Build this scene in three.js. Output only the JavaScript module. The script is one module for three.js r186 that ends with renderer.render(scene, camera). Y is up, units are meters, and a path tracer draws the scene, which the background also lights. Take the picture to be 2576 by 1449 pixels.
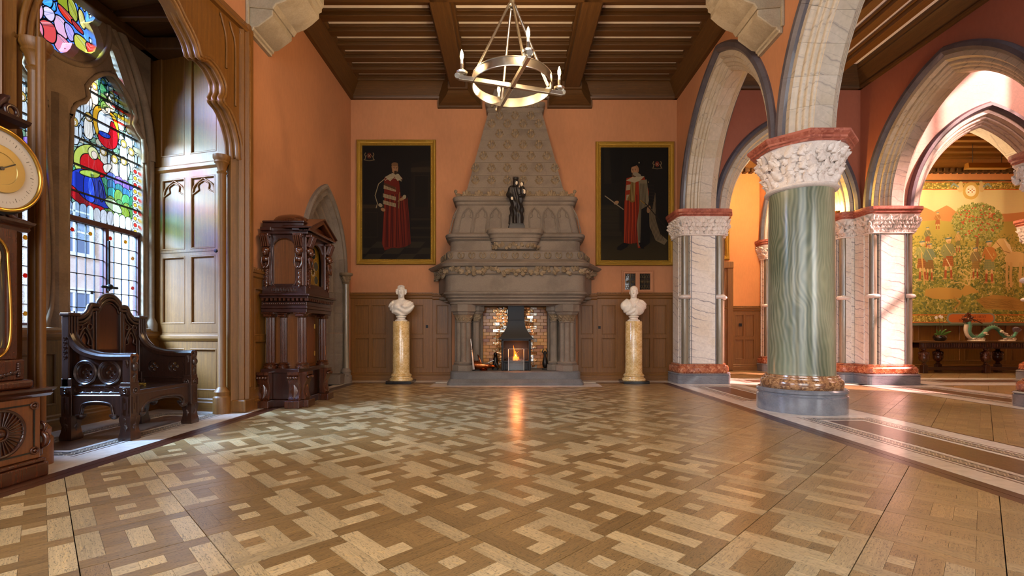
import * as THREE from 'three';
import { RoundedBoxGeometry } from 'three/addons/geometries/RoundedBoxGeometry.js';
import { mergeGeometries, toCreasedNormals } from 'three/addons/utils/BufferGeometryUtils.js';
import { RectAreaLightUniformsLib } from 'three/addons/lights/RectAreaLightUniformsLib.js';

// ---------------------------------------------------------------- camera, sky, sun, exposure
// Distances into the room are called depth: depth d lies at z = -d. The camera stands at depth 0, 1 m above the floor, lens shifted up.
const F = 1185, scene = new THREE.Scene();
const camera = new THREE.PerspectiveCamera(2 * Math.atan(724.5 / F) * 180 / Math.PI, 2576 / 1449, 0.05, 200);
camera.position.set(0, 1, 0);
camera.lookAt(0, 1, -10);
camera.setViewOffset(2576, 1449, 0, -113.5, 2576, 1449);
const renderer = new THREE.WebGLRenderer({ antialias: true });
renderer.toneMapping = THREE.LinearToneMapping;
renderer.toneMappingExposure = 1.0;
renderer.shadowMap.enabled = true;
RectAreaLightUniformsLib.init();
scene.background = new THREE.Color().setRGB(0.85, 0.96, 1.15);

const sun = new THREE.DirectionalLight(0xfff6f0, 26);
sun.position.set(6.2 + 8, 5.5, 3.5 - 9); sun.target.position.set(8, 0, -9);
sun.castShadow = true; sun.shadow.radius = 2; sun.shadow.mapSize.set(2048, 2048);
Object.assign(sun.shadow.camera, { left: -14, right: 14, top: 14, bottom: -14, near: 0.1, far: 60 });
scene.add(sun, sun.target);

// area lights for window daylight; the rear and aisle windows are added for fill
function windowLight(w, h, at, to, color, intensity) {
  const l = new THREE.RectAreaLight(color, intensity, w, h);
  l.position.set(...at); l.lookAt(...to); scene.add(l); return l;
}
windowLight(4.4, 3.2, [-9.4, 6.0, -2.4], [-4.2, 1.7, -5.6], 0x92bcf4, 430);      // open sky over the courtyard, seen by the bay window
windowLight(4.6, 4.4, [-0.6, 3.3, 2.94], [-0.2, 1.9, -8], 0xf4f3f2, 6.8);         // added tall windows behind the camera, fill for the room
windowLight(1.6, 3.2, [-3.68, 2.6, -0.6], [0, 0.4, -3.4], 0xeaf0ff, 6.0);      // side window next to the camera
windowLight(2.6, 3.2, [5.8, 2.9, 2.94], [5.8, 2, -8], 0xf6f4f2, 14);           // added aisle window behind the camera, fill for the aisle
windowLight(3.2, 3.2, [13.9, 7.6, -5.6], [7.6, 2.2, -9.4], 0xffd0bc, 12);        // clerestory of the hall

// ---------------------------------------------------------------- helpers
let seedState = 7;
const rnd = (a = 0, b = 1) => { seedState = (seedState * 1664525 + 1013904223) >>> 0; return a + (b - a) * (seedState / 4294967296); };
const reseed = (s) => { seedState = (s * 2654435761) >>> 0; for (let i = 0; i < 4; i++) rnd(); };
const { sin, cos, PI, sqrt, abs, min, max, floor, hypot, atan2, acos } = Math;
const clamp = (x, a = 0, b = 1) => min(b, max(a, x)), mix = (a, b, t) => a + (b - a) * t, smooth = (a, b, x) => { const t = clamp((x - a) / (b - a)); return t * t * (3 - 2 * t); };
const V3 = (x, y, z) => new THREE.Vector3(x, y, z), V2 = (x, y) => new THREE.Vector2(x, y);

const taken = new Map();
const numbered = (name) => { const n = taken.get(name) ?? 0; taken.set(name, n + 1); return n ? `${name}_${String(n).padStart(3, '0')}` : name; };
function tag(o, label, category, group, kind) { o.userData = { label, category }; if (group) o.userData.group = group; if (kind) o.userData.kind = kind; return o; }
function thing(name, label, category, [x, y, d] = [0, 0, 0], turn = 0, group, kind) {
  const o = new THREE.Group(); o.name = numbered(name); o.position.set(x, y, -d); o.rotation.y = turn; scene.add(o);
  return tag(o, label, category, group, kind);
}
const structure = (name, label, category, at, turn) => thing(name, label, category, at, turn, undefined, 'structure');

// texture coordinates in metres, the v axis along the grain
function boxUV(g, grain = 'y', ou = 0, ov = 0) {
  const p = g.attributes.position, uv = new Float32Array(p.count * 2), a = V3(), b = V3(), c = V3(), n = V3();
  const G = { x: 0, y: 1, z: 2 }[grain];
  for (let i = 0; i < p.count; i += 3) {
    a.fromBufferAttribute(p, i); b.fromBufferAttribute(p, i + 1); c.fromBufferAttribute(p, i + 2);
    n.copy(b).sub(a).cross(c.clone().sub(a));
    const m = [abs(n.x), abs(n.y), abs(n.z)], k = m[0] > m[1] ? (m[0] > m[2] ? 0 : 2) : (m[1] > m[2] ? 1 : 2);
    const axes = [0, 1, 2].filter((q) => q !== k); let v = axes.includes(G) ? G : axes[1], u = axes.find((q) => q !== v);
    for (let j = 0; j < 3; j++) { uv[(i + j) * 2] = p.getComponent(i + j, u) + ou; uv[(i + j) * 2 + 1] = p.getComponent(i + j, v) + ov; }
  }
  g.setAttribute('uv', new THREE.BufferAttribute(uv, 2));
  return g;
}
function plain(g) { const q = g.index ? g.toNonIndexed() : g; if (!q.attributes.normal) q.computeVertexNormals(); for (const k of Object.keys(q.attributes)) if (!['position', 'normal', 'uv'].includes(k)) q.deleteAttribute(k); q.morphAttributes = {}; return q; }
function join(list, grain = 'y', keepUV = false, off = true) {
  const gs = [list].flat(9).filter(Boolean).map((g) => { let q = plain(g); if (!keepUV || !q.attributes.uv) q = boxUV(q, grain, off ? rnd(0, 3) : 0, off ? rnd(0, 3) : 0); return q; });
  return gs.length === 1 ? gs[0] : mergeGeometries(gs, false);
}
function mesh(name, list, mat, parent, o = {}) {
  const m = new THREE.Mesh(join(list, o.grain, o.keepUV, o.off), mat);
  m.name = parent ? name : numbered(name); m.castShadow = m.receiveShadow = true;
  if (o.at) m.position.set(...o.at); if (o.turn) m.rotation.set(...o.turn);
  if (o.label) m.userData.label = o.label; if (o.kind) m.userData.kind = o.kind;
  (parent ?? scene).add(m); return m;
}
function part(name, parent, at = [0, 0, 0], turn = [0, 0, 0]) { const g = new THREE.Group(); g.name = name; g.position.set(...at); g.rotation.set(...turn); parent.add(g); return g; }
function again(m, parent, at, turn, scale) { const c = m.clone(); c.name = m.name; c.position.set(...at); if (turn) c.rotation.set(...turn); if (scale) c.scale.set(...[scale].flat().length === 1 ? [scale, scale, scale] : scale); parent.add(c); return c; }
const T = (g, x = 0, y = 0, z = 0, rx = 0, ry = 0, rz = 0, s = 1) => {
  const m = new THREE.Matrix4().compose(V3(x, y, z), new THREE.Quaternion().setFromEuler(new THREE.Euler(rx, ry, rz)), Array.isArray(s) ? V3(...s) : V3(s, s, s));
  const q = g.clone().applyMatrix4(m);
  if (m.determinant() < 0) { const w = plain(q); for (const k of ['position', 'normal', 'uv']) { const A = w.attributes[k]; if (!A) continue; const n = A.itemSize; for (let i = 0; i < A.count; i += 3) for (let c = 0; c < n; c++) { const t = A.array[(i + 1) * n + c]; A.array[(i + 1) * n + c] = A.array[(i + 2) * n + c]; A.array[(i + 2) * n + c] = t; } } return w; }
  return q;
};
const bx = (x0, x1, y0, y1, z0, z1, r = 0) => { const w = abs(x1 - x0), h = abs(y1 - y0), d = abs(z1 - z0); return (r ? new RoundedBoxGeometry(w, h, d, 1, min(r, w / 2.05, h / 2.05, d / 2.05)) : new THREE.BoxGeometry(w, h, d)).translate((x0 + x1) / 2, (y0 + y1) / 2, (z0 + z1) / 2); };
const cyl = (r0, r1, h, x = 0, y = 0, z = 0, seg = 24, open = false) => new THREE.CylinderGeometry(r1, r0, h, seg, 1, open).translate(x, y + h / 2, z);
const lathe = (pts, seg = 32, x = 0, y = 0, z = 0) => toCreasedNormals(new THREE.LatheGeometry(pts.map(([r, h]) => V2(max(r, 1e-4), h)), seg), 0.7).translate(x, y, z);
const ball = (r, x = 0, y = 0, z = 0, s = [1, 1, 1], a = 12, b = 9) => new THREE.SphereGeometry(r, a, b).scale(...s).translate(x, y, z);
const shape = (pts) => new THREE.Shape(pts.map(([x, y]) => V2(x, y)));
const ext = (sh, depth, bevel = 0, seg = 10) => toCreasedNormals(new THREE.ExtrudeGeometry(Array.isArray(sh) ? shape(sh) : sh, { depth: depth - 2 * bevel, bevelEnabled: bevel > 0, bevelThickness: bevel, bevelSize: bevel, bevelOffset: -bevel, bevelSegments: 1, curveSegments: seg }), 0.5).translate(0, 0, bevel);
const curve = (pts, closed = false, tension = 0.5) => new THREE.CatmullRomCurve3(pts.map((p) => (p.isVector3 ? p : V3(...p))), closed, 'catmullrom', tension);
const tube = (pts, r, n = 24, rad = 6, closed = false) => new THREE.TubeGeometry(pts.getPoint ? pts : curve(pts, closed), n, r, rad, closed);
const torus = (R, r, x = 0, y = 0, z = 0, rx = 0, a = 28, b = 8) => T(new THREE.TorusGeometry(R, r, b, a), x, y, z, rx);
// rings of points -> closed skin; caps close the ends
function loft(rings, { closed = true, caps = true, crease = 0.6 } = {}) {
  const pos = [], n = rings[0].length, q = (a, b, c) => pos.push(...a, ...b, ...c);
  for (let i = 0; i + 1 < rings.length; i++) for (let j = 0; j < (closed ? n : n - 1); j++) {
    const k = (j + 1) % n, a = rings[i][j], b = rings[i][k], c = rings[i + 1][k], d = rings[i + 1][j];
    q(a, b, c); q(a, c, d);
  }
  if (caps && closed) for (const [ring, flip] of [[rings[0], true], [rings[rings.length - 1], false]]) {
    const m = ring.reduce((s, p) => [s[0] + p[0] / n, s[1] + p[1] / n, s[2] + p[2] / n], [0, 0, 0]);
    for (let j = 0; j < n; j++) { const k = (j + 1) % n; flip ? q(m, ring[k], ring[j]) : q(m, ring[j], ring[k]); }
  }
  const g = new THREE.BufferGeometry(); g.setAttribute('position', new THREE.Float32BufferAttribute(pos, 3));
  return toCreasedNormals(g, crease);
}
// profile (closed polygon in the plane across the path) carried along a path given by frames: at(s) -> (p, q) => [x, y, z]
function sweep(profile, frames, crease = 0.55) {
  const rings = frames.map((f) => profile.map(([p, q]) => f(p, q))), pos = [];
  const n = profile.length, tri = (a, b, c) => pos.push(...a, ...b, ...c);
  for (let i = 0; i + 1 < rings.length; i++) for (let j = 0; j < n; j++) { const k = (j + 1) % n; tri(rings[i][j], rings[i][k], rings[i + 1][k]); tri(rings[i][j], rings[i + 1][k], rings[i + 1][j]); }
  const faces = THREE.ShapeUtils.triangulateShape(profile.map(([p, q]) => V2(p, q)), []);
  for (const [a, b, c] of faces) { const r = rings[0], e = rings[rings.length - 1]; tri(r[a], r[c], r[b]); tri(e[a], e[b], e[c]); }
  const g = new THREE.BufferGeometry(); g.setAttribute('position', new THREE.Float32BufferAttribute(pos, 3));
  return toCreasedNormals(g, crease);
}
// straight moulding: profile [height, projection] along x from x0 to x1
const mould = (profile, x0, x1, y = 0, z = 0) => sweep(profile.map(([h, p]) => [h, p]), [(h, p) => [x0, y + h, z + p], (h, p) => [x1, y + h, z + p]], 0.4);
// smooth surface of a distance field (surface nets)
function field(f, [x0, y0, z0], [x1, y1, z1], cell) {
  const nx = Math.ceil((x1 - x0) / cell) + 1, ny = Math.ceil((y1 - y0) / cell) + 1, nz = Math.ceil((z1 - z0) / cell) + 1;
  const v = new Float32Array(nx * ny * nz), at = (i, j, k) => (k * ny + j) * nx + i;
  for (let k = 0; k < nz; k++) for (let j = 0; j < ny; j++) for (let i = 0; i < nx; i++) v[at(i, j, k)] = f(x0 + i * cell, y0 + j * cell, z0 + k * cell);
  const id = new Int32Array(nx * ny * nz).fill(-1), pts = [], nor = [], idx = [];
  const E = [[0, 1], [2, 3], [4, 5], [6, 7], [0, 2], [1, 3], [4, 6], [5, 7], [0, 4], [1, 5], [2, 6], [3, 7]], e = cell * 0.5;
  for (let k = 0; k < nz - 1; k++) for (let j = 0; j < ny - 1; j++) for (let i = 0; i < nx - 1; i++) {
    const c = [0, 1, 2, 3, 4, 5, 6, 7].map((b) => v[at(i + (b & 1), j + ((b >> 1) & 1), k + (b >> 2))]);
    let neg = 0; for (const q of c) if (q < 0) neg++;
    if (neg === 0 || neg === 8) continue;
    let sx = 0, sy = 0, sz = 0, n = 0;
    for (const [a, b] of E) if ((c[a] < 0) !== (c[b] < 0)) { const t = c[a] / (c[a] - c[b]); sx += mix(a & 1, b & 1, t); sy += mix((a >> 1) & 1, (b >> 1) & 1, t); sz += mix(a >> 2, b >> 2, t); n++; }
    const x = x0 + (i + sx / n) * cell, y = y0 + (j + sy / n) * cell, z = z0 + (k + sz / n) * cell;
    id[at(i, j, k)] = pts.length / 3; pts.push(x, y, z);
    const g = V3(f(x + e, y, z) - f(x - e, y, z), f(x, y + e, z) - f(x, y - e, z), f(x, y, z + e) - f(x, y, z - e)).normalize(); nor.push(g.x, g.y, g.z);
  }
  const quad = (a, b, c, d, flip) => { if (min(a, b, c, d) < 0) return; flip ? idx.push(a, c, b, a, d, c) : idx.push(a, b, c, a, c, d); };
  for (let k = 1; k < nz - 1; k++) for (let j = 1; j < ny - 1; j++) for (let i = 1; i < nx - 1; i++) {
    const s = v[at(i, j, k)] < 0;
    if (s !== v[at(i + 1, j, k)] < 0) quad(id[at(i, j - 1, k - 1)], id[at(i, j, k - 1)], id[at(i, j, k)], id[at(i, j - 1, k)], !s);
    if (s !== v[at(i, j + 1, k)] < 0) quad(id[at(i - 1, j, k - 1)], id[at(i - 1, j, k)], id[at(i, j, k)], id[at(i, j, k - 1)], !s);
    if (s !== v[at(i, j, k + 1)] < 0) quad(id[at(i - 1, j - 1, k)], id[at(i, j - 1, k)], id[at(i, j, k)], id[at(i - 1, j, k)], !s);
  }
  const g = new THREE.BufferGeometry(); g.setAttribute('position', new THREE.Float32BufferAttribute(pts, 3)); g.setAttribute('normal', new THREE.Float32BufferAttribute(nor, 3)); g.setIndex(idx);
  return g;
}
const smin = (a, b, k) => { const h = clamp(0.5 + 0.5 * (b - a) / k); return mix(b, a, h) - k * h * (1 - h); };
const sdE = (x, y, z, cx, cy, cz, rx, ry, rz) => { const k0 = hypot((x - cx) / rx, (y - cy) / ry, (z - cz) / rz), k1 = hypot((x - cx) / (rx * rx), (y - cy) / (ry * ry), (z - cz) / (rz * rz)); return k1 < 1e-6 ? -min(rx, ry, rz) : k0 * (k0 - 1) / k1; };
const sdC = (x, y, z, a, b, ra, rb = ra) => { const bx = b[0] - a[0], by = b[1] - a[1], bz = b[2] - a[2], t = clamp(((x - a[0]) * bx + (y - a[1]) * by + (z - a[2]) * bz) / (bx * bx + by * by + bz * bz)); return hypot(x - a[0] - bx * t, y - a[1] - by * t, z - a[2] - bz * t) - mix(ra, rb, t); };

// ---------------------------------------------------------------- noise and textures
const hash = (x, y, s) => { let h = Math.imul(x, 374761393) ^ Math.imul(y, 668265263) ^ Math.imul(s, 2147483647 ^ 0x5bd1e995); h = Math.imul(h ^ (h >>> 13), 1274126177); return ((h ^ (h >>> 16)) >>> 0) / 4294967296; };
function vn(x, y, px, py, s) {            // value noise that repeats after px, py cells
  const ix = floor(x), iy = floor(y), fx = x - ix, fy = y - iy, u = fx * fx * (3 - 2 * fx), w = fy * fy * (3 - 2 * fy);
  const a = ((ix % px) + px) % px, b = (a + 1) % px, c = ((iy % py) + py) % py, d = (c + 1) % py;
  return mix(mix(hash(a, c, s), hash(b, c, s), u), mix(hash(a, d, s), hash(b, d, s), u), w);
}
function fbm(u, v, fu, fv, oct, s) { let t = 0, a = 0.5, n = 0; for (let o = 0; o < oct; o++) { t += a * vn(u * fu, v * fv, fu, fv, s + o * 17); n += a; a *= 0.5; fu *= 2; fv *= 2; } return t / n; }
const lerp3 = (a, b, t) => [mix(a[0], b[0], t), mix(a[1], b[1], t), mix(a[2], b[2], t)];
const hex = (h) => [(h >> 16) & 255, (h >> 8) & 255, h & 255];
function texture(w, h, f, metresU, metresV, colour = true) {
  const data = new Uint8Array(w * h * 4);
  for (let j = 0, o = 0; j < h; j++) for (let i = 0; i < w; i++, o += 4) { const c = f(i / w, j / h); if (colour) { data[o] = clamp(c[0], 0, 255); data[o + 1] = clamp(c[1], 0, 255); data[o + 2] = clamp(c[2], 0, 255); } else data[o] = data[o + 1] = data[o + 2] = clamp(c, 0, 1) * 255; data[o + 3] = 255; }
  const t = new THREE.DataTexture(data, w, h); if (colour) t.colorSpace = THREE.SRGBColorSpace;
  t.wrapS = t.wrapT = THREE.RepeatWrapping; t.magFilter = THREE.LinearFilter; t.minFilter = THREE.LinearMipmapLinearFilter; t.generateMipmaps = true; t.repeat.set(1 / metresU, 1 / metresV); t.needsUpdate = true;
  return t;
}
function drawn(w, h, f) {
  const c = document.createElement('canvas'); c.width = w; c.height = h; const g = c.getContext('2d'); f(g, w, h);
  const t = new THREE.CanvasTexture(c); t.colorSpace = THREE.SRGBColorSpace; t.magFilter = THREE.LinearFilter; t.wrapS = t.wrapT = THREE.RepeatWrapping; return t;
}
const std = (o) => new THREE.MeshStandardMaterial(o), phys = (o) => new THREE.MeshPhysicalMaterial(o);

const oakTex = (base, dark, light, s) => texture(384, 768, (u, v) => {
  const warp = fbm(u, v, 3, 2, 3, s) * 0.35, g = fbm(u + warp * 0.12, v, 40, 2, 4, s + 3), ring = 0.5 + 0.5 * sin((u * 9 + warp * 7 + 0.4 * fbm(u, v, 2, 3, 3, s + 9)) * 2 * PI);
  const pore = fbm(u, v, 96, 10, 2, s + 5), fleck = smooth(0.62, 0.78, fbm(u, v, 40, 60, 2, s + 7));
  let c = lerp3(dark, base, clamp(0.4 + 0.6 * g)); c = lerp3(c, light, 0.16 * ring * g); c = lerp3(c, light, 0.14 * fleck); return c.map((q) => q * (0.9 + 0.16 * pore));
}, 0.55, 1.1);
const grainBump = texture(256, 512, (u, v) => 0.6 * fbm(u, v, 60, 5, 3, 77) + 0.4 * fbm(u, v, 12, 12, 3, 78), 0.4, 0.8, false);
const softBump = texture(256, 256, (u, v) => fbm(u, v, 10, 10, 5, 31), 0.5, 0.5, false);
const stoneBump = texture(256, 256, (u, v) => 0.5 * fbm(u, v, 40, 40, 3, 33) + 0.5 * fbm(u, v, 6, 6, 4, 34), 0.7, 0.7, false);
const marbleTex = (base, vein, warm, s, size = 1.3, strength = 1) => texture(768, 768, (u, v) => {
  const w1 = fbm(u, v, 3, 3, 5, s), w2 = fbm(u, v, 3, 3, 4, s + 40);
  const a = abs(sin((v * 8 + u * 2 + 1.3 * w1 + 0.4 * w2) * PI)), b = abs(sin((v * 15 + u * 4 + 1.8 * w2) * PI)), gate = smooth(0.4, 0.62, fbm(u, v, 3, 4, 3, s + 90));
  let k = ((1 - smooth(0.0, 0.3, a)) * 0.45 + (1 - smooth(0.0, 0.09, a)) * 0.55) * (0.12 + 0.88 * gate) + 0.6 * (1 - smooth(0, 0.1, b)) * gate; k = clamp(k * strength);
  let c = lerp3(base, warm, smooth(0.4, 0.75, w2) * 0.7); c = lerp3(c, vein, k * 0.85); const n = 0.94 + 0.1 * fbm(u, v, 50, 50, 2, s + 5); return c.map((q) => q * n);
}, size, size);
const flowTex = (a, b, c3, line, s, mu, mv) => texture(512, 1024, (u, v) => {
  const w = fbm(u, v, 3, 2, 4, s), f = (u * 4 + 1.1 * w + 0.12 * fbm(u, v, 3, 9, 3, s + 8)), q = fbm(u + 0.3 * w, v, 5, 1, 2, s + 30), r = 0.5 + 0.5 * sin(f * 2 * PI * 15 + 3 * w);
  let c = lerp3(a, b, smooth(0.3, 0.7, q)); c = lerp3(c, c3, 0.55 * smooth(0.5, 0.95, fbm(u, v, 5, 3, 4, s + 20)) + 0.42 * r - 0.1);
  const lf = abs(((f * 1.7 + 0.3 * fbm(u, v, 6, 9, 3, s + 60)) % 1 + 1) % 1 - 0.5), vein = (1 - smooth(0, 0.05, lf)) * smooth(0.45, 0.7, fbm(u, v, 3, 4, 3, s + 70)); c = lerp3(c, line, vein * 0.4); return c.map((k) => k * (0.93 + 0.12 * fbm(u, v, 60, 30, 2, s + 4)));
}, mu, mv);
const speckTex = (a, b, c3, s, size = 0.6) => texture(512, 512, (u, v) => {
  const n = fbm(u, v, 14, 14, 4, s), m = fbm(u, v, 30, 30, 3, s + 5), l = fbm(u, v, 3, 3, 3, s + 11);
  return lerp3(lerp3(a, b, smooth(0.35, 0.65, n)), c3, smooth(0.55, 0.7, m) * 0.7).map((k) => k * (0.9 + 0.2 * l));
}, size, size);

const mats = {};
mats.oak = phys({ map: oakTex(hex(0x7d5016), hex(0x53340e), hex(0x9a6e2a), 11), roughness: 0.5, bumpMap: grainBump, bumpScale: 0.0012, clearcoat: 0.1, clearcoatRoughness: 0.3, name: 'golden oak' });
mats.oakDark = phys({ map: oakTex(hex(0x5a3c18), hex(0x38240c), hex(0x745022), 23), roughness: 0.5, bumpMap: grainBump, bumpScale: 0.0015, name: 'ceiling oak' });
mats.mahogany = phys({ map: oakTex(hex(0x4e2612), hex(0x2a1006), hex(0x70401f), 37), roughness: 0.26, clearcoat: 0.6, clearcoatRoughness: 0.18, bumpMap: grainBump, bumpScale: 0.0004, name: 'mahogany' });
mats.mahoganyDark = phys({ map: oakTex(hex(0x3a1a10), hex(0x1e0b06), hex(0x552c1a), 38), roughness: 0.3, clearcoat: 0.6, clearcoatRoughness: 0.2, bumpMap: grainBump, bumpScale: 0.0005, name: 'dark mahogany' });
mats.walnut = phys({ map: oakTex(hex(0x7a4720), hex(0x4a2810), hex(0x98642f), 41), roughness: 0.3, clearcoat: 0.5, clearcoatRoughness: 0.2, name: 'figured walnut' });
mats.blackOak = phys({ map: oakTex(hex(0x3b241a), hex(0x1c100c), hex(0x523424), 43), roughness: 0.3, clearcoat: 0.55, clearcoatRoughness: 0.22, bumpMap: grainBump, bumpScale: 0.0006, name: 'black oak' });
const wallTex = texture(512, 512, (u, v) => { const n = fbm(u, v, 4, 4, 4, 51), m = fbm(u, v, 90, 30, 2, 52), k = 0.93 + 0.1 * n + 0.05 * m; return hex(0xab7651).map((q) => q * k); }, 2.4, 2.4);
mats.wall = std({ map: wallTex, roughness: 0.88, bumpMap: softBump, bumpScale: 0.0008, name: 'terracotta wall paint' });
const wallTexR = texture(512, 512, (u, v) => { const n = fbm(u, v, 4, 4, 4, 53), m = fbm(u, v, 90, 30, 2, 54), k = 0.93 + 0.1 * n + 0.05 * m; return hex(0x9c5c46).map((q) => q * k); }, 2.4, 2.4);
mats.wallRed = std({ map: wallTexR, roughness: 0.88, name: 'brick red wall paint' });
mats.plaster = std({ color: 0xf2eeea, roughness: 0.9, bumpMap: softBump, bumpScale: 0.001, name: 'white plaster' });
const stoneTex = (c, d, s) => texture(512, 512, (u, v) => { const n = fbm(u, v, 5, 5, 5, s), m = fbm(u, v, 100, 100, 2, s + 3), st = smooth(0.6, 0.75, fbm(u, v, 3, 9, 4, s + 8)); return lerp3(c, d, 0.6 * smooth(0.35, 0.7, n) + 0.3 * st).map((q) => q * (0.93 + 0.11 * m)); }, 1.1, 1.1);
mats.sandstone = std({ map: stoneTex(hex(0x7a6e60), hex(0x62584c), 61), roughness: 0.82, bumpMap: stoneBump, bumpScale: 0.003, name: 'brown sandstone' });
mats.sandCarved = std({ map: stoneTex(hex(0x8a785e), hex(0x6e5c42), 62), roughness: 0.85, bumpMap: stoneBump, bumpScale: 0.003, name: 'carved sandstone' });
mats.hearth = std({ map: stoneTex(hex(0x6a6866), hex(0x555453), 63), roughness: 0.6, bumpMap: stoneBump, bumpScale: 0.002, name: 'hearth stone' });
mats.paleStone = std({ map: stoneTex(hex(0xa89c84), hex(0x8d8068), 64), roughness: 0.85, bumpMap: stoneBump, bumpScale: 0.003, name: 'pale corbel stone' });
mats.bathStone = std({ map: stoneTex(hex(0x8f7a60), hex(0x74614a), 65), roughness: 0.8, bumpMap: stoneBump, bumpScale: 0.002, name: 'window stone' });
mats.marble = phys({ map: marbleTex(hex(0xdcd6cc), hex(0x66636c), hex(0xd4c6b0), 71, 1.3, 1.0), roughness: 0.34, clearcoat: 0.3, clearcoatRoughness: 0.2, name: 'veined white marble' });
mats.archMarble = phys({ map: marbleTex(hex(0xb6ad9d), hex(0x6e6a66), hex(0xab9f88), 72, 1.5, 0.75), roughness: 0.42, clearcoat: 0.15, clearcoatRoughness: 0.3, name: 'veined arch marble' });
mats.hood = phys({ map: stoneTex(hex(0x57545c), hex(0x43414a), 73), roughness: 0.4, clearcoat: 0.2, name: 'slate grey marble' });
mats.green = phys({ map: flowTex(hex(0x989c7e), hex(0x4f5a46), hex(0xb4b094), hex(0xc8be98), 74, 2.4, 3.4), roughness: 0.3, clearcoat: 0.4, clearcoatRoughness: 0.16, name: 'green marble' });
mats.greenGrey = phys({ map: flowTex(hex(0x8c8470), hex(0x5a5448), hex(0xa89c82), hex(0x45413a), 75, 0.5, 1.9), roughness: 0.24, clearcoat: 0.6, clearcoatRoughness: 0.12, name: 'grey green marble' });
mats.greyMarble = phys({ map: marbleTex(hex(0x6c7078), hex(0x464a54), hex(0x7c8086), 76, 0.7, 0.5), roughness: 0.24, clearcoat: 0.6, clearcoatRoughness: 0.12, name: 'blue grey marble' });
mats.redMarble = phys({ map: speckTex(hex(0xb06a48), hex(0x8c4a32), hex(0xd09a74), 77), roughness: 0.25, clearcoat: 0.6, clearcoatRoughness: 0.12, name: 'red marble' });
mats.brownMarble = phys({ map: speckTex(hex(0x9c7450), hex(0x6e4c34), hex(0xc0986a), 79, 0.5), roughness: 0.2, clearcoat: 0.7, clearcoatRoughness: 0.1, name: 'brown marble' });
mats.abacus = phys({ map: speckTex(hex(0xa65f4c), hex(0x8d4a3a), hex(0xb97560), 78, 0.9), roughness: 0.4, name: 'rose marble' });
mats.carvedMarble = std({ map: stoneTex(hex(0xe4dcd4), hex(0xcfc4ba), 80), roughness: 0.55, name: 'carved white marble' });
mats.statuary = phys({ map: stoneTex(hex(0xe6ddcf), hex(0xdfd5c5), 81), roughness: 0.45, name: 'statuary marble' });
mats.yellowMarble = phys({ map: speckTex(hex(0xd9bb82), hex(0xc7a262), hex(0xe6d2a6), 82, 0.35), roughness: 0.2, clearcoat: 0.6, clearcoatRoughness: 0.1, name: 'yellow marble' });
mats.black = phys({ color: 0x0d0b0b, roughness: 0.25, clearcoat: 0.4, name: 'black stone' });
const giltBump = texture(256, 256, (u, v) => 0.5 * fbm(u, v, 26, 26, 3, 85) + 0.5 * (0.5 + 0.5 * sin(u * 2 * PI * 16) * sin(v * 2 * PI * 16)), 0.16, 0.16, false);
mats.gilt = std({ color: 0xa8842f, metalness: 0.6, roughness: 0.42, bumpMap: giltBump, bumpScale: 0.004, name: 'gilding' });
mats.brass = std({ color: 0xc9a04a, metalness: 1, roughness: 0.28, name: 'brass' });
mats.silverDial = std({ color: 0xcfc6ad, metalness: 0.5, roughness: 0.38, name: 'silvered brass' });
mats.steel = std({ color: 0xcac6ba, metalness: 1, roughness: 0.32, bumpMap: softBump, bumpScale: 0.002, name: 'polished steel' });
mats.iron = std({ color: 0x1d1e20, metalness: 0.6, roughness: 0.5, name: 'black iron' });
mats.lead = std({ color: 0x26262a, metalness: 0.3, roughness: 0.6, name: 'lead' });
mats.copper = std({ color: 0xb5683a, metalness: 1, roughness: 0.25, bumpMap: softBump, bumpScale: 0.003, name: 'copper' });
mats.bronze = std({ color: 0x2a241e, metalness: 0.7, roughness: 0.35, name: 'dark bronze' });

// ================================================================= THE SETTING
const XL = -3.42, XN = -3.72, DB = 10, XA0 = 3.5, XA1 = 4.1, XB0 = 7.1, XB1 = 7.7, SPRING = 3.45, HC = 6.33;
const bd = (x0, x1, y0, y1, d0, d1, r) => bx(x0, x1, y0, y1, -d1, -d0, r);

// ----------------------------------------------------------------- floor
const floorG = structure('floor', 'oak parquet floor with white marble bands and inlaid panels', 'floor');
mesh('floor_slab', bd(-8, 15, -0.35, -0.013, -3.2, 14), std({ color: 0x120c08, roughness: 0.9 }), floorG);
const parquetTex = texture(768, 768, (u, v) => {
  const g = fbm(u, v, 110, 4, 3, 101), p = fbm(u, v, 190, 22, 2, 102), fl = smooth(0.68, 0.78, fbm(u, v, 60, 34, 2, 103)) * smooth(0.45, 0.6, fbm(u, v, 5, 3, 2, 106)), l = fbm(u, v, 4, 2, 3, 104), pore = smooth(0.72, 0.8, fbm(u, v, 200, 60, 1, 108));
  const k = 0.84 + 0.16 * g + 0.12 * (l - 0.5); return [240 * k, 236 * k, 228 * k].map((q, i) => (mix(q * (0.9 + 0.14 * p), [255, 240, 200][i], fl * 0.4)) * (1 - 0.25 * pore));
}, 0.6, 0.8);
const scuff = texture(512, 512, (u, v) => 0.24 + 0.12 * fbm(u, v, 5, 5, 3, 110) + 0.04 * fbm(u, v, 120, 120, 2, 111), 1.9, 1.9, false);
mats.parquet = phys({ map: parquetTex, vertexColors: true, roughness: 1, roughnessMap: scuff, clearcoat: 0.2, clearcoatRoughness: 0.2, bumpMap: grainBump, bumpScale: 0.0006, name: 'waxed oak parquet' });
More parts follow.
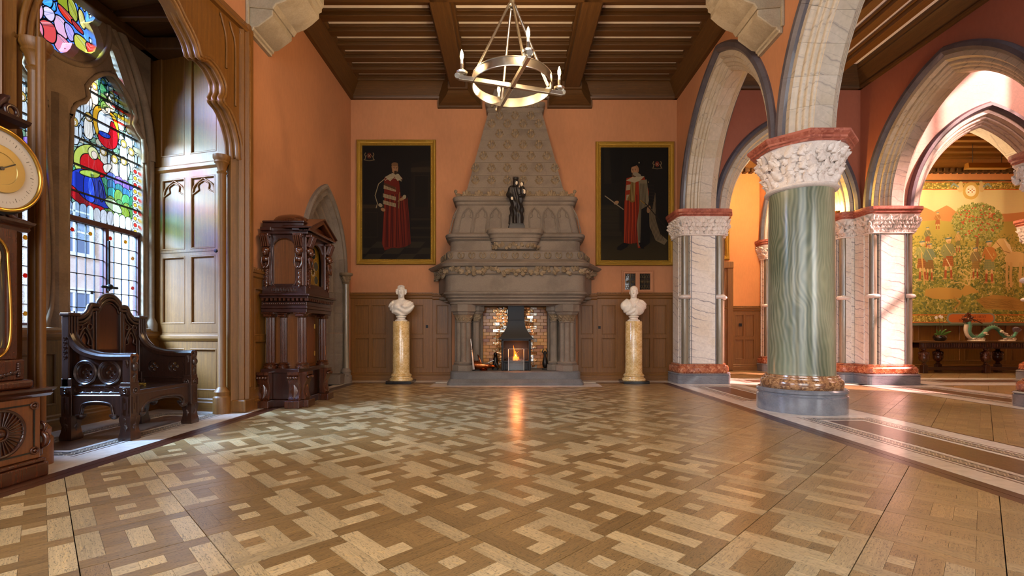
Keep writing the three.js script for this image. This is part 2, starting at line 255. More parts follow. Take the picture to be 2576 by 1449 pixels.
function clip(poly, x0, x1, d0, d1) {
  for (const [k, lim, s] of [[0, x0, 1], [0, x1, -1], [1, d0, 1], [1, d1, -1]]) {
    const out = [];
    for (let i = 0; i < poly.length; i++) { const a = poly[i], b = poly[(i + 1) % poly.length], fa = s * (a[k] - lim), fb = s * (b[k] - lim); if (fa >= 0) out.push(a); if ((fa >= 0) !== (fb >= 0)) { const t = fa / (fa - fb); out.push([mix(a[0], b[0], t), mix(a[1], b[1], t)]); } }
    poly = out; if (poly.length < 3) return null;
  }
  return poly;
}
// one parquet block: convex outline on the floor, a given tone, grain along (gx, gd)
function blockGeo(poly, gx, gd, col, top = 0) {
  let area = 0; poly.forEach((p, i) => { const q = poly[(i + 1) % poly.length]; area += p[0] * q[1] - q[0] * p[1]; }); if (abs(area) < 4e-4) return null; if (area < 0) poly = poly.slice().reverse();
  const pos = [], nor = [], uv = [], c = [], ou = rnd(0, 2), ov = rnd(0, 2), put = (x, y, d, n) => { pos.push(x, y, -d); nor.push(...n); uv.push(x * gd - d * gx + ou, x * gx + d * gd + ov); c.push(...col); };
  for (let i = 1; i + 1 < poly.length; i++) for (const p of [poly[0], poly[i], poly[i + 1]]) put(p[0], top, p[1], [0, 1, 0]);
  for (let i = 0; i < poly.length; i++) { const a = poly[i], b = poly[(i + 1) % poly.length], l = hypot(b[0] - a[0], b[1] - a[1]) || 1, n = [(b[1] - a[1]) / l, 0, (b[0] - a[0]) / l]; for (const [p, y] of [[a, top], [a, -0.013], [b, -0.013], [a, top], [b, -0.013], [b, top]]) put(p[0], y, p[1], n); }
  const g = new THREE.BufferGeometry(); for (const [k, a, n] of [['position', pos, 3], ['normal', nor, 3], ['uv', uv, 2], ['color', c, 3]]) g.setAttribute(k, new THREE.Float32BufferAttribute(a, n)); return g;
}
const lin = (h) => { const c = new THREE.Color(h); return [c.r, c.g, c.b]; };
function parquet(x0, x1, d0, d1, light, dark, nearCount) {
  const s = 0.463, w = s / 5, k = Math.SQRT1_2, u0 = 0.07, v0 = 0.115, gap = 0.0011, panels = [];
  const uMax = (abs(x0) + abs(x1) + d1) * k + 2;
  for (let i = -floor(uMax / s); i < uMax / s; i++) for (let j = -floor(uMax / s); j < uMax / s; j++) {
    const toWorld = (a, b) => { const U = u0 + i * s + a, W = v0 + j * s + b; return [(U + W) * k, (W - U) * k]; };   // a runs along +x -d, b along +x +d
    const [cx, cd] = toWorld(s / 2, s / 2); if (cx < x0 - 0.4 || cx > x1 + 0.4 || cd < d0 - 0.4 || cd > d1 + 0.4) continue;
    const kind = (i + j) & 1, rects = [[0, s - w, 0, w, 0], [s - w, s, 0, s - w, 1], [w, s, s - w, s, 0], [0, w, w, s, 1]];
    const a0 = w, a1 = 2 * w, a2 = 3 * w, a3 = 4 * w;
    if (kind) rects.push([a0, a3, a1, a2, 0], [a0, a1, a0, a1, 1], [a1, a2, a0, a1, 1], [a2, a3, a0, a1, 1], [a0, a1, a2, a3, 1], [a1, a2, a2, a3, 1], [a2, a3, a2, a3, 1]);
    else rects.push([a1, a2, a0, a3, 1], [a0, a1, a1, a2, 0], [a2, a3, a1, a2, 0], [a0, a1, a0, a1, 1], [a2, a3, a0, a1, 1], [a0, a1, a2, a3, 1], [a2, a3, a2, a3, 1]);
    const contrast = clamp(1 - smooth(1.0, 2.6, cx + rnd(-0.5, 0.5)) * 0.75), pieces = [];  // light and dark blocks differ less towards positive x
    rects.forEach(([p0, p1, q0, q1, dir], n) => {
      const e = (z) => (abs(z) < 1e-6 || abs(z - s) < 1e-6 ? 2.6 * gap : 0.7 * gap) * 0.75, P = [[p0 + e(p0), q0 + e(q0)], [p1 - e(p1), q0 + e(q0)], [p1 - e(p1), q1 - e(q1)], [p0 + e(p0), q1 - e(q1)]].map(([a, b]) => toWorld(a, b)), poly = clip(P, x0, x1, d0, d1);
      if (!poly) return;
      const isLight = dir === 0 ? rnd() < 0.88 : rnd() < (n > 4 ? 0.2 : 0.12), t = rnd(0.82, 1.1) * (n > 3 && isLight ? 1.08 : 1); let c = isLight ? lerp3(dark, light, contrast) : lerp3(light, dark, 0.75 + 0.25 * contrast);  // grain sheen painted into the tone: one diagonal lighter, the other darker
      const g = blockGeo(poly, dir ? k : k, dir ? k : -k, c.map((q) => q * t), -rnd(0, 0.0006)); if (g) pieces.push(g);
    });
    if (pieces.length) panels.push({ near: hypot(cx, cd) + (cd < 1.95 || abs(cx) > 1.09 * cd ? 50 : 0), pieces });
  }
  panels.sort((a, b) => a.near - b.near);
  panels.slice(0, nearCount).forEach((p) => { const g = part('parquet_panel', floorG); for (const q of p.pieces) { const m = new THREE.Mesh(q, mats.parquet); m.name = 'parquet_block'; m.castShadow = m.receiveShadow = true; g.add(m); } });
  const rest = panels.slice(nearCount).flatMap((p) => p.pieces);
  if (rest.length) { const m = new THREE.Mesh(mergeGeometries(rest, false), mats.parquet); m.name = 'parquet_field'; m.castShadow = m.receiveShadow = true; m.userData.kind = 'stuff'; floorG.add(m); }
}
reseed(3);
const PLIGHT = lin(0xdcc596), PDARK = lin(0xa98a5a);
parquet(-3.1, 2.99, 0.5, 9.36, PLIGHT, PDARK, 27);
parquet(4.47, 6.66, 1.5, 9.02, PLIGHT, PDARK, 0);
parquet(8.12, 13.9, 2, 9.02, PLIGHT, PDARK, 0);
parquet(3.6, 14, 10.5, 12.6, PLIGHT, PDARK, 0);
const fb = (name, x0, x1, d0, d1, mat, grain = 'z', y = 0) => mesh(name, bd(x0, x1, -0.014, y, d0, d1), mat, floorG, { grain });
mats.floorOak = phys({ map: mats.mahogany.map, roughness: 0.34, clearcoat: 0.3, clearcoatRoughness: 0.2, name: 'dark floor border' });
mats.floorMarble = phys({ map: marbleTex(hex(0xe9e2d6), hex(0xb3aca2), hex(0xe0d2bd), 83, 2.2, 0.4), roughness: 0.24, clearcoat: 0.4, clearcoatRoughness: 0.12, name: 'white floor marble' });
mats.inlay = phys({ map: speckTex(hex(0x6a4c38), hex(0x5a3e2e), hex(0x7a5c46), 84, 0.25), roughness: 0.3, clearcoat: 0.3, clearcoatRoughness: 0.15, name: 'brown marble mosaic' });
const guilloche = texture(256, 128, (u, v) => {     // running knot of small marble cubes
  const a = abs(v - 0.5 - 0.22 * sin(u * 4 * PI)), b = abs(v - 0.5 + 0.22 * sin(u * 4 * PI)), k = min(abs(a - 0.11), abs(b - 0.11)), edge = v < 0.1 || v > 0.9;
  const t = 0.88 + 0.12 * vn(u * 64, v * 32, 64, 32, 9), on = (a < 0.14 || b < 0.14); return (edge ? hex(0x463c36) : k < 0.05 ? hex(0xd8cdb8) : on ? hex(0x6a5a48) : hex(0x3c342f)).map((q) => q * t);
}, 0.28, 0.11);
mats.guilloche = phys({ map: guilloche, roughness: 0.3, clearcoat: 0.3, clearcoatRoughness: 0.15, name: 'marble knot mosaic' });
function mosaicStrip(x0, x1, d0, d1) {              // thin strip of mosaic, uv along its length
  const g = bd(x0, x1, -0.012, 0.0012, d0, d1), along = abs(x1 - x0) > abs(d1 - d0), q = g.toNonIndexed(), p = q.attributes.position, uv = q.attributes.uv;
  for (let i = 0; i < p.count; i++) { const X = p.getX(i) - x0, Dd = -p.getZ(i) - d0; along ? uv.setXY(i, X, Dd) : uv.setXY(i, Dd, X); } return q;
}
function inlayPanel(x0, x1, d0, d1) {
  const g = part('inlay_panel', floorG), w = 0.11, a = 0.17;
  mesh('mosaic_border', [mosaicStrip(x0, x0 + w, d0, d1), mosaicStrip(x1 - w, x1, d0, d1), mosaicStrip(x0 + w, x1 - w, d0, d0 + w), mosaicStrip(x0 + w, x1 - w, d1 - w, d1)], mats.guilloche, g, { keepUV: true });
  mesh('inlay_field', bd(x0 + a, x1 - a, -0.012, 0.0012, d0 + a, d1 - a), mats.inlay, g);
  if (a > w) mesh('marble_fillet', [bd(x0 - 0.05, x0 - 0.035, -0.012, 0.001, d0 - 0.05, d1 + 0.05), bd(x1 + 0.035, x1 + 0.05, -0.012, 0.001, d0 - 0.05, d1 + 0.05)], mats.inlay, g);
}
const slabs = (x0, x1, d0, d1, n, acrossX) => { for (let i = 0; i < n; i++) { const t0 = i / n, t1 = (i + 1) / n, e = 0.0012; acrossX ? fb('marble_slab', mix(x0, x1, t0) + e, mix(x0, x1, t1) - e, d0, d1, mats.floorMarble) : fb('marble_slab', x0, x1, mix(d0, d1, t0) + e, mix(d0, d1, t1) - e, mats.floorMarble); } };
slabs(3.16, 4.44, 0, 9.36, 5); slabs(6.7, 8.1, 2, 9.05, 3); slabs(3.16, 13.9, 9.36, 10.5, 4, true);
slabs(-4.8, -3.28, 3.5, 6.3, 2); slabs(-3.72, -3.28, -0.5, 3.5, 2); slabs(-3.44, -3.28, 6.3, 9.55, 2); slabs(-3.44, 3.16, 9.55, 10, 4, true); slabs(-1.55, 1.7, 8.78, 9.36, 3, true); slabs(8.1, 13.9, 9.05, 9.36, 2, true); slabs(4.44, 6.7, 9.05, 9.36, 1, true);
for (const [a, b, c, d] of [[-3.28, -3.19, 0.5, 9.55], [-3.185, -3.1, 0.5, 9.55], [2.99, 3.07, 0.5, 9.55], [3.075, 3.16, 0.5, 9.55], [4.44, 4.47, 0.5, 9.05], [6.66, 6.7, 2, 9.05], [8.1, 8.12, 2, 9.05]]) fb('border_board', a, b, c, d, mats.floorOak);
fb('border_board', -3.1, -1.55, 9.36, 9.55, mats.floorOak, 'x'); fb('border_board', 1.7, 2.99, 9.36, 9.55, mats.floorOak, 'x');
inlayPanel(-4.35, -3.6, 3.85, 5.85); inlayPanel(3.43, 4.17, 6.95, 8.95); inlayPanel(3.43, 4.17, 2.9, 5.55); inlayPanel(7.03, 7.77, 6.0, 8.7); inlayPanel(4.75, 6.45, 9.45, 10.2); inlayPanel(8.7, 10.8, 9.45, 10.2);
fb('floor_board', -3.72, 14, -3, 0.5, mats.floorOak); fb('floor_board', 4.47, 14, 0.5, 1.5, mats.floorOak); 

// ----------------------------------------------------------------- pointed arches, each built from wedge stones
const archGeo = (half, rise) => { const R = (rise * rise + half * half) / (2 * half), c = R - half; return { R, c, top: (t) => acos(c / (R - t)), at: (t, s, side) => { const a = s * acos(clamp(c / (R - t), -1, 1)); return [side * (-c + (R - t) * cos(a)), (R - t) * sin(a)]; } }; };
const archLine = (half, rise, t, n = 14) => { const A = archGeo(half, rise), out = []; for (let i = 0; i <= n; i++) out.push(A.at(t, i / n, 1)); for (let i = n - 1; i >= 0; i--) out.push(A.at(t, i / n, -1)); return out; };
// profile: closed polygon of [inset from the outer curve, z]; stones run from s0 to s1 on both sides. Local x along the wall, y from the springing, z out of the wall.
function archStones(parent, name, mat, half, rise, profile, n, seg = 3, gap = 0.00035) {
  const A = archGeo(half, rise);
  let area = 0; profile.forEach((p, i) => { const q = profile[(i + 1) % profile.length]; area += p[0] * q[1] - q[0] * p[1]; });
  const pr = area > 0 ? profile : profile.slice().reverse();
  for (const side of [1, -1]) for (let i = 0; i < n; i++) {
    const fr = []; for (let k = 0; k <= seg; k++) { const s = (i + k / seg) / n + (k === 0 ? gap : k === seg && i < n - 1 ? -gap : 0); fr.push((t, z) => { const [x, y] = A.at(t, s, side); return [x, y, z]; }); }
    mesh(name, sweep(side > 0 ? pr.slice().reverse() : pr, fr, 0.5), mat, parent);
  }
}
// big marble arch, both faces alike: th = wall thickness; local z = 0 at the middle of the wall
function marbleArch(label, half, rise, at, turn, th = 0.6) {
  const g = thing('marble_arch', label, 'arch', at, turn), h = th / 2;
  const half1 = [[0.13, h], [0.215, h]]; for (let i = 1; i <= 24; i++) { const s = i / 25, o = 0.021 * abs(sin(s * 4 * PI)) - 0.014 - 0.02 * smooth(0, 0.12, s) * smooth(0.3, 0.2, s); half1.push([mix(0.215, 0.42, s) + o * 0.707, mix(h, h - 0.19, s) + o * 0.707]); } half1.push([0.42, h - 0.19]);
  const prof = [...half1, ...half1.slice().reverse().map(([t, z]) => [t, -z])];
  archStones(g, 'arch_stone', mats.archMarble, half, rise, prof, 8, 3);
  for (const s of [1, -1]) archStones(g, 'hood_stone', mats.hood, half, rise, [[0, s * (h - 0.02)], [0.0, s * (h + 0.03)], [0.03, s * (h + 0.07)], [0.09, s * (h + 0.07)], [0.13, s * (h + 0.035)], [0.15, s * (h - 0.02)]], 4, 6);
  return g;
}
// wall pierced by arches: outline in (along, y), arches [centre, half, rise]; carved from the springing up
function archWall(y0, y1, a0, a1, arches, thick) {
  const sh = new THREE.Shape(); sh.moveTo(a0, y1); sh.lineTo(a0, y0);
  for (const [c, half, rise] of arches) for (const [x, y] of archLine(half, rise, 0.1).slice().reverse()) sh.lineTo(c + x, SPRING + y);
  sh.lineTo(a1, y0); sh.lineTo(a1, y1); sh.closePath();
  return new THREE.ExtrudeGeometry(sh, { depth: thick, bevelEnabled: false, curveSegments: 8 });
}
// along = depth: shape x = depth, turned so that the wall's thickness runs along +x
const turnDepth = (g, x) => T(g, x, 0, 0, 0, PI / 2, 0);
const wallR = structure('wall_right', 'terracotta arcade wall above marble arches', 'wall');
mesh('wall_face', turnDepth(archWall(SPRING, HC, -1.4, 10.05, [[0.5, 1.88, 2.42], [4.3, 1.88, 2.42], [7.94, 1.74, 2.42]], 0.6), XA0), mats.wall, wallR);
mesh('wall_end', bd(XA0, XA1, 0, HC, -3.2, -1.35), mats.wall, wallR);
marbleArch('veined marble arch with grey hood between fireplace wall and green column', 1.74, 2.42, [3.8, SPRING, 7.94], PI / 2);
marbleArch('veined marble arch rising from the green column away from the fireplace', 1.88, 2.42, [3.8, SPRING, 4.3], PI / 2);
const wallB = structure('wall_aisle', 'brick red aisle wall with large arch towards the tapestry hall', 'wall');
mesh('wall_face', turnDepth(archWall(SPRING, HC, 2, 9.6, [[4.1, 1.75, 2.25], [7.72, 1.75, 2.25]], 0.6), XB0), mats.wallRed, wallB);
mesh('wall_end', [bd(XB0, XB1, 0, HC, -3.2, 2.35), bd(XB0, XB1, HC, 11, -3.2, 10.2)], mats.wallRed, wallB);
marbleArch('veined marble arch opening on the tapestry hall', 1.75, 2.25, [7.4, SPRING, 7.72], PI / 2);
const wallC = structure('wall_aisle_end', 'brick red end wall of the aisle with pointed arch', 'wall');
mesh('wall_face', T(archWall(SPRING, HC, XA0 + 0.06, XB0 + 0.05, [[5.6, 1.5, 2.05]], 0.6), 0, 0, -10.2), mats.wallRed, wallC);
marbleArch('narrow veined marble arch at the end of the aisle', 1.5, 2.05, [5.6, SPRING, 9.9], 0);
const wallD = structure('wall_hall_end', 'pink marble wall above the sunlit arch', 'wall');
mats.pinkMarble = phys({ map: marbleTex(hex(0xd8ab94), hex(0xb98a76), hex(0xe2c0a8), 86, 1.2, 0.5), roughness: 0.4, name: 'pink marble' });
mesh('wall_face', T(archWall(SPRING, 10.8, XB1, 14, [[9.72, 1.69, 2.26]], 0.6), 0, 0, -10.2), mats.pinkMarble, wallD);
mesh('wall_end', bd(11.4, 14, 0, SPRING, 9.6, 10.2), mats.pinkMarble, wallD);
marbleArch('sunlit veined marble arch before the tapestry', 1.69, 2.26, [9.72, SPRING, 9.9], 0);

// ----------------------------------------------------------------- walls of the main room
const wallK = structure('wall_back', 'terracotta painted fireplace wall', 'wall');
mesh('wall_face', bd(XL - 0.3, XA0 + 0.3, 0, HC + 0.4, DB, DB + 0.3), mats.wall, wallK);
const wallL = structure('wall_left', 'terracotta painted window wall', 'wall');
{
  const sh = shape([[6.05, 0], [7.62, 0], ...[[7.62, 2.2]], ...archLine(1.03, 1.52, 0.1).slice().reverse().map(([x, y]) => [8.6 + x, 2.2 + y]), [9.58, 2.2], [9.58, 0], [10.02, 0], [10.02, HC], [6.05, HC]]);
  mesh('wall_face', turnDepth(new THREE.ExtrudeGeometry(sh, { depth: 0.34, bevelEnabled: false }), XL - 0.34), mats.wall, wallL);
  mesh('wall_over_bay', loft([[[-3.68, 4.95, -3.5], [XL, 4.95, -6.05], [XL - 0.3, 4.95, -6.05], [-4.02, 4.95, -3.5]], [[-3.68, HC, -3.5], [XL, HC, -6.05], [XL - 0.3, HC, -6.05], [-4.02, HC, -3.5]]], { crease: 0.3 }), mats.wall, wallL);
  mesh('wall_near', [bd(XN - 0.3, XN, 0, HC, 1.4, 3.5), bd(XN - 0.3, XN, 0, HC, -3.2, -0.2), bd(XN - 0.3, XN, 0, 1.0, -0.2, 1.4), bd(XN - 0.3, XN, 4.2, HC, -0.2, 1.4)], mats.wall, wallL);
}
const wallM = structure('wall_rear', 'terracotta painted rear wall with added tall windows', 'wall');
mesh('wall_face', [bd(-4, -2.9, 0, 11, -3.3, -3), bd(1.7, 4.5, 0, 11, -3.3, -3), bd(7.1, 14.3, 0, 11, -3.3, -3), bd(-2.9, 1.7, 0, 1.1, -3.3, -3), bd(-2.9, 1.7, 5.5, 11, -3.3, -3), bd(4.5, 7.1, 0, 1.3, -3.3, -3), bd(4.5, 7.1, 4.5, 11, -3.3, -3)], mats.wall, wallM);
mats.clearGlass = phys({ color: 0xffffff, transmission: 1, thickness: 0, roughness: 0.02, name: 'window glass' });
for (const [x0, x1, y0, y1, n, m] of [[-2.9, 1.7, 1.1, 5.5, 6, 4], [4.5, 7.1, 1.3, 4.5, 3, 3]]) {
  const w = structure(`window_${x0 < 0 ? 2 : 3}`, x0 < 0 ? 'added tall oak window behind the viewer for fill light' : 'added oak aisle window behind the viewer for fill light', 'window'), bars = [];
  for (let i = 0; i <= n; i++) bars.push(bd(mix(x0, x1, i / n) - 0.03, mix(x0, x1, i / n) + 0.03, y0, y1, -3.2, -3.12));
  for (let j = 0; j <= m; j++) bars.push(bd(x0, x1, mix(y0, y1, j / m) - 0.03, mix(y0, y1, j / m) + 0.03, -3.2, -3.12));
  mesh('window_frame', bars, mats.oak, w);
  for (let i = 0; i < n; i++) for (let j = 0; j < m; j++) mesh('pane', bd(mix(x0, x1, i / n) + 0.03, mix(x0, x1, (i + 1) / n) - 0.03, mix(y0, y1, j / m) + 0.03, mix(y0, y1, (j + 1) / m) - 0.03, -3.165, -3.16), mats.clearGlass, w);
}
{ const w = structure('window_4', 'oak side window beside the viewer', 'window'); mesh('window_frame', [bd(-3.95, -3.85, 1, 4.2, -0.2, -0.12), bd(-3.95, -3.85, 1, 4.2, 1.32, 1.4), bd(-3.95, -3.85, 1, 4.2, 0.57, 0.63), bd(-3.95, -3.85, 1, 1.08, -0.2, 1.4), bd(-3.95, -3.85, 4.12, 4.2, -0.2, 1.4), bd(-3.95, -3.85, 2.57, 2.63, -0.2, 1.4)], mats.oak, w);
  for (const [a, b] of [[-0.12, 0.57], [0.63, 1.32]]) for (const [c, d] of [[1.08, 2.57], [2.63, 4.12]]) mesh('pane', bd(-3.905, -3.9, c, d, a, b), mats.clearGlass, w); }

// hall beyond the arches
const wallH = structure('wall_hall', 'orange painted wall of the tapestry hall', 'wall');
mats.wallOrange = std({ map: texture(512, 512, (u, v) => hex(0xcf8a52).map((q) => q * (0.93 + 0.1 * fbm(u, v, 4, 4, 4, 55) + 0.04 * fbm(u, v, 90, 30, 2, 56))), 2.4, 2.4), roughness: 0.88, name: 'orange wall paint' });
mesh('wall_face', [bd(XA0, 15, 0, HC, 12.6, 12.9), bd(XA0 - 0.3, XA0, 0, HC, 10.3, 12.9)], mats.wallOrange, wallH);
mesh('wall_side', [bd(6.62, 7.0, SPRING + 2.4, HC, 10.2, 12.6), bd(6.62, 7.0, 0, HC, 10.2, 10.5)], mats.wallOrange, wallH);
mesh('wall_side', turnDepth(archWall(SPRING, HC, 10.3, 12.6, [[11.45, 1.05, 1.9]], 0.38), 6.62), mats.wallOrange, wallH);
const wallE = structure('wall_hall_side', 'pink marble clerestory wall of the hall', 'wall');
mesh('wall_face', [bd(14, 14.3, 0, 6, -3.3, 13), bd(14, 14.3, 6, 11, 7.4, 13), bd(14, 14.3, 6, 11, -3.3, 3.75), bd(14, 14.3, 10.6, 11, 3.75, 7.4)], mats.pinkMarble, wallE);
{ const w = structure('window_5', 'rose tinted clerestory window of the hall', 'window'), bars = []; for (let i = 0; i <= 4; i++) bars.push(bd(14.1, 14.2, 6, 10.6, 3.75 + i * 0.9125 - 0.04, 3.75 + i * 0.9125 + 0.04)); for (let j = 0; j <= 3; j++) bars.push(bd(14.1, 14.2, 6 + j * 1.533 - 0.04, 6 + j * 1.533 + 0.04, 3.75, 7.4));
  mesh('window_frame', bars, mats.bathStone, w);
  const rose = phys({ color: 0xffe0de, transmission: 1, thickness: 0, roughness: 0.03, name: 'rose glass' });
  for (let i = 0; i < 4; i++) for (let j = 0; j < 3; j++) mesh('pane', bd(14.14, 14.145, 6.04 + j * 1.533, 6.04 + j * 1.533 + 1.45, 3.79 + i * 0.9125, 4.62 + i * 0.9125), rose, w); }

// ----------------------------------------------------------------- ceilings
const ceil = structure('ceiling', 'dark oak beamed ceiling with white plaster between joists', 'ceiling');
mesh('plaster', [bd(-4.1, XA0 + 0.1, HC, HC + 0.15, -3.3, DB + 0.2)], mats.plaster, ceil);
const joist = (x0, x1, d) => { const p = [[0, 0], [0, 0.012], [0.03, 0.028], [0.045, 0.028], [0.06, 0.012], [0.06, 0.0]]; return mesh('joist', [bd(x0, x1, HC - 0.11, HC, d - 0.08, d + 0.08, 0.012), bd(x0, x1, HC - 0.05, HC, d - 0.11, d + 0.11, 0.01)], mats.oakDark, ceil, { grain: 'x' }); };
const BX = 1.16, bays = [[XL + 0.16, -BX + 0.06 - 0.15], [-BX + 0.06 + 0.15, BX + 0.06 - 0.15], [BX + 0.06 + 0.15, XA0 - 0.16]];
for (let k = 0; k < 28; k++) { const d = 9.8 - k * 0.395; if (d > 6.4 && d < 7.2) continue; for (const [a, b] of bays) joist(a, b, d); }
for (const s of [-1, 1]) {
  const c = 0.06 + s * BX;
  mesh('main_beam', [bd(c - 0.155, c + 0.155, 5.98, HC, -3, 9.98, 0.02), bd(c - 0.2, c + 0.2, 6.1, 6.16, -3, 9.98, 0.02), bd(c - 0.19, c + 0.19, 6.24, HC, -3, 9.98, 0.02)], mats.oakDark, ceil, { grain: 'z' });
  const ring = (hw, y0, d) => [[c - hw, y0, -d], [c + hw, y0, -d], [c + hw, HC, -d], [c - hw, HC, -d]];
  mesh('beam_corbel', [loft([ring(0.47, 5.76, 10), ring(0.47, 5.76, 9.93)]), loft([ring(0.44, 5.80, 9.93), ring(0.26, 5.88, 9.68), ring(0.2, 5.95, 9.6), ring(0.2, 5.955, 9.54)])], mats.oakDark, ceil, { grain: 'x' });
  mesh('cross_beam', [bd(-3.3, 3.42, 5.98, HC, s > 0 ? 6.52 : 1.5, s > 0 ? 7.12 : 2.1, 0.03), bd(-3.3, 3.42, 6.1, 6.17, s > 0 ? 6.47 : 1.45, s > 0 ? 7.17 : 2.15, 0.02)], mats.oakDark, ceil, { grain: 'x' });
}
const cornP = [[0, 0], [0, 0.07], [0.035, 0.085], [0.05, 0.06], [0.07, 0.07], [0.1, 0.1], [0.24, 0.2], [0.27, 0.24], [0.3, 0.24], [0.33, 0.27], [0.39, 0.27], [0.39, 0]];
mesh('cornice', T(mould(cornP, XL, XA0), 0, 5.95, -DB), mats.oakDark, ceil, { grain: 'x' });
mesh('cornice', T(mould(cornP, -3, DB), XL, 5.95, 0, 0, PI / 2, 0), mats.oakDark, ceil, { grain: 'z' });
mesh('cornice', T(mould(cornP, -DB, 3), XA0, 5.95, 0, 0, -PI / 2, 0), mats.oakDark, ceil, { grain: 'z' });
const ceilA = structure('ceiling_aisle', 'oak aisle ceiling with long joists', 'ceiling');
mesh('plaster', [bd(XA1 - 0.1, XB0 + 0.2, HC, HC + 0.15, -3.3, 10.2), bd(XA0 - 0.3, 15, HC, HC + 0.15, 10.2, 13)], mats.plaster, ceilA);
mesh('roof', [bd(XB0, 14.3, 10.8, 11, -3.3, 10.2), bd(XA0, 14.3, HC + 0.15, 11, 10.2, 10.3)], mats.plaster, ceilA);
for (let x = XA1 + 0.42; x < XB0 - 0.2; x += 0.4) mesh('joist', [bd(x - 0.09, x + 0.09, HC - 0.13, HC, -3, 9.55, 0.012), bd(x - 0.12, x + 0.12, HC - 0.05, HC, -3, 9.55, 0.01)], mats.oak, ceilA, { grain: 'z' });
mesh('cornice', T(mould(cornP, XA1, XB0), 0, 5.95, -9.6), mats.oakDark, ceilA, { grain: 'x' });
mesh('cornice', T(mould(cornP, -9.6, 3), XB0, 5.95, 0, 0, -PI / 2, 0), mats.oakDark, ceilA, { grain: 'z' });
mesh('cornice', T(mould(cornP, -3, 9.6), XA1, 5.95, 0, 0, PI / 2, 0), mats.oakDark, ceilA, { grain: 'z' });
mesh('cornice', T(mould(cornP, 3.5, 14), 0, 5.3, -12.6), mats.oak, ceilA, { grain: 'x' });
mesh('cornice_dentils', Array.from({ length: 60 }, (_, i) => bd(3.6 + i * 0.17, 3.69 + i * 0.17, 5.26, 5.36, 12.42, 12.6)), mats.oakDark, ceilA, { grain: 'x' });
mesh('ceiling_boards', bd(3.5, 14, 5.68, 5.75, 10.25, 12.6), mats.oak, ceilA, { grain: 'x' });
for (let d = 10.5; d < 12.6; d += 0.35) mesh('joist', bd(3.5, 14, 5.56, 5.68, d - 0.07, d + 0.07, 0.01), mats.oak, ceilA, { grain: 'x' });

const upper = structure('wall_sun_block', 'added unseen block above the ceilings that shades the courtyard', 'wall');
mesh('sun_block', [bd(-4.1, 7, 6.6, 16, -3.3, 13)], mats.paleStone, upper);  // added block out of view, keeps the sun off the courtyard front

// ----------------------------------------------------------------- carved leaves
function leaf(w, h, curl, lobes = 4, thick = 0.012) {
  const N = 9, M = 2, front = [], back = [];
  for (let j = 0; j <= N; j++) { const v = j / N, W = w * sin(PI * clamp(0.12 + 0.86 * v)) ** 0.7 * (0.62 + 0.38 * abs(sin(v * lobes * PI))), a = [], b = []; for (let i = -M; i <= M; i++) { const u = i / M, z = curl * v * v * (v > 0.85 ? 1 - (v - 0.85) : 1) - 0.35 * w * u * u + 0.12 * w * (1 - abs(u)); a.push([u * W, h * (v - 0.18 * (v > 0.8 ? (v - 0.8) * 3 : 0)), z]); b.push([u * W * 0.8, h * v * 0.96, z - thick - 0.02 * (1 - v)]); } front.push([...a, ...b.reverse()]); }
  return loft(front, { crease: 0.9 });
}
const sprig = (s = 1) => [T(leaf(0.35 * s, 0.9 * s, 0.16 * s, 3, 0.06 * s), 0, 0, 0), T(leaf(0.22 * s, 0.55 * s, 0.14 * s, 2, 0.05 * s), -0.3 * s, 0.1 * s, 0, 0, 0, 0.8), T(leaf(0.22 * s, 0.55 * s, 0.14 * s, 2, 0.05 * s), 0.3 * s, 0.1 * s, 0, 0, 0, -0.8)];
// foliage over a vertical surface: where(u in 0..1) -> [x, z, outward angle]; several rows
function foliage(where, y0, y1, flare, n, rows, size, jitter = 0.5) {
  const out = [], base = [leaf(size * 0.42, size, size * 0.42, 4, size * 0.1), leaf(size * 0.5, size * 0.85, size * 0.3, 3, size * 0.1)];
  for (let r = 0; r < rows; r++) for (let i = 0; i < n; i++) {
    const u = (i + 0.5 * (r & 1) + 0.5 + rnd(-0.15, 0.15)) / n, v = r / rows, [x, z, a] = where(u % 1, flare * (v + 0.15));
    out.push(T(base[(i + r) & 1], x, y0 + (y1 - y0) * v * 0.86, z, -0.12, a, rnd(-jitter, jitter), rnd(0.85, 1.15)));
  }
  return out;
}
const round = (r) => (u, f) => { const a = u * 2 * PI; return [(r + f) * sin(a), (r + f) * cos(a), a]; };
const octagon = (r, y) => Array.from({ length: 8 }, (_, i) => { const a = (i + 0.5) * PI / 4, q = r / cos(PI / 8); return [q * cos(a), y, -q * sin(a)]; });

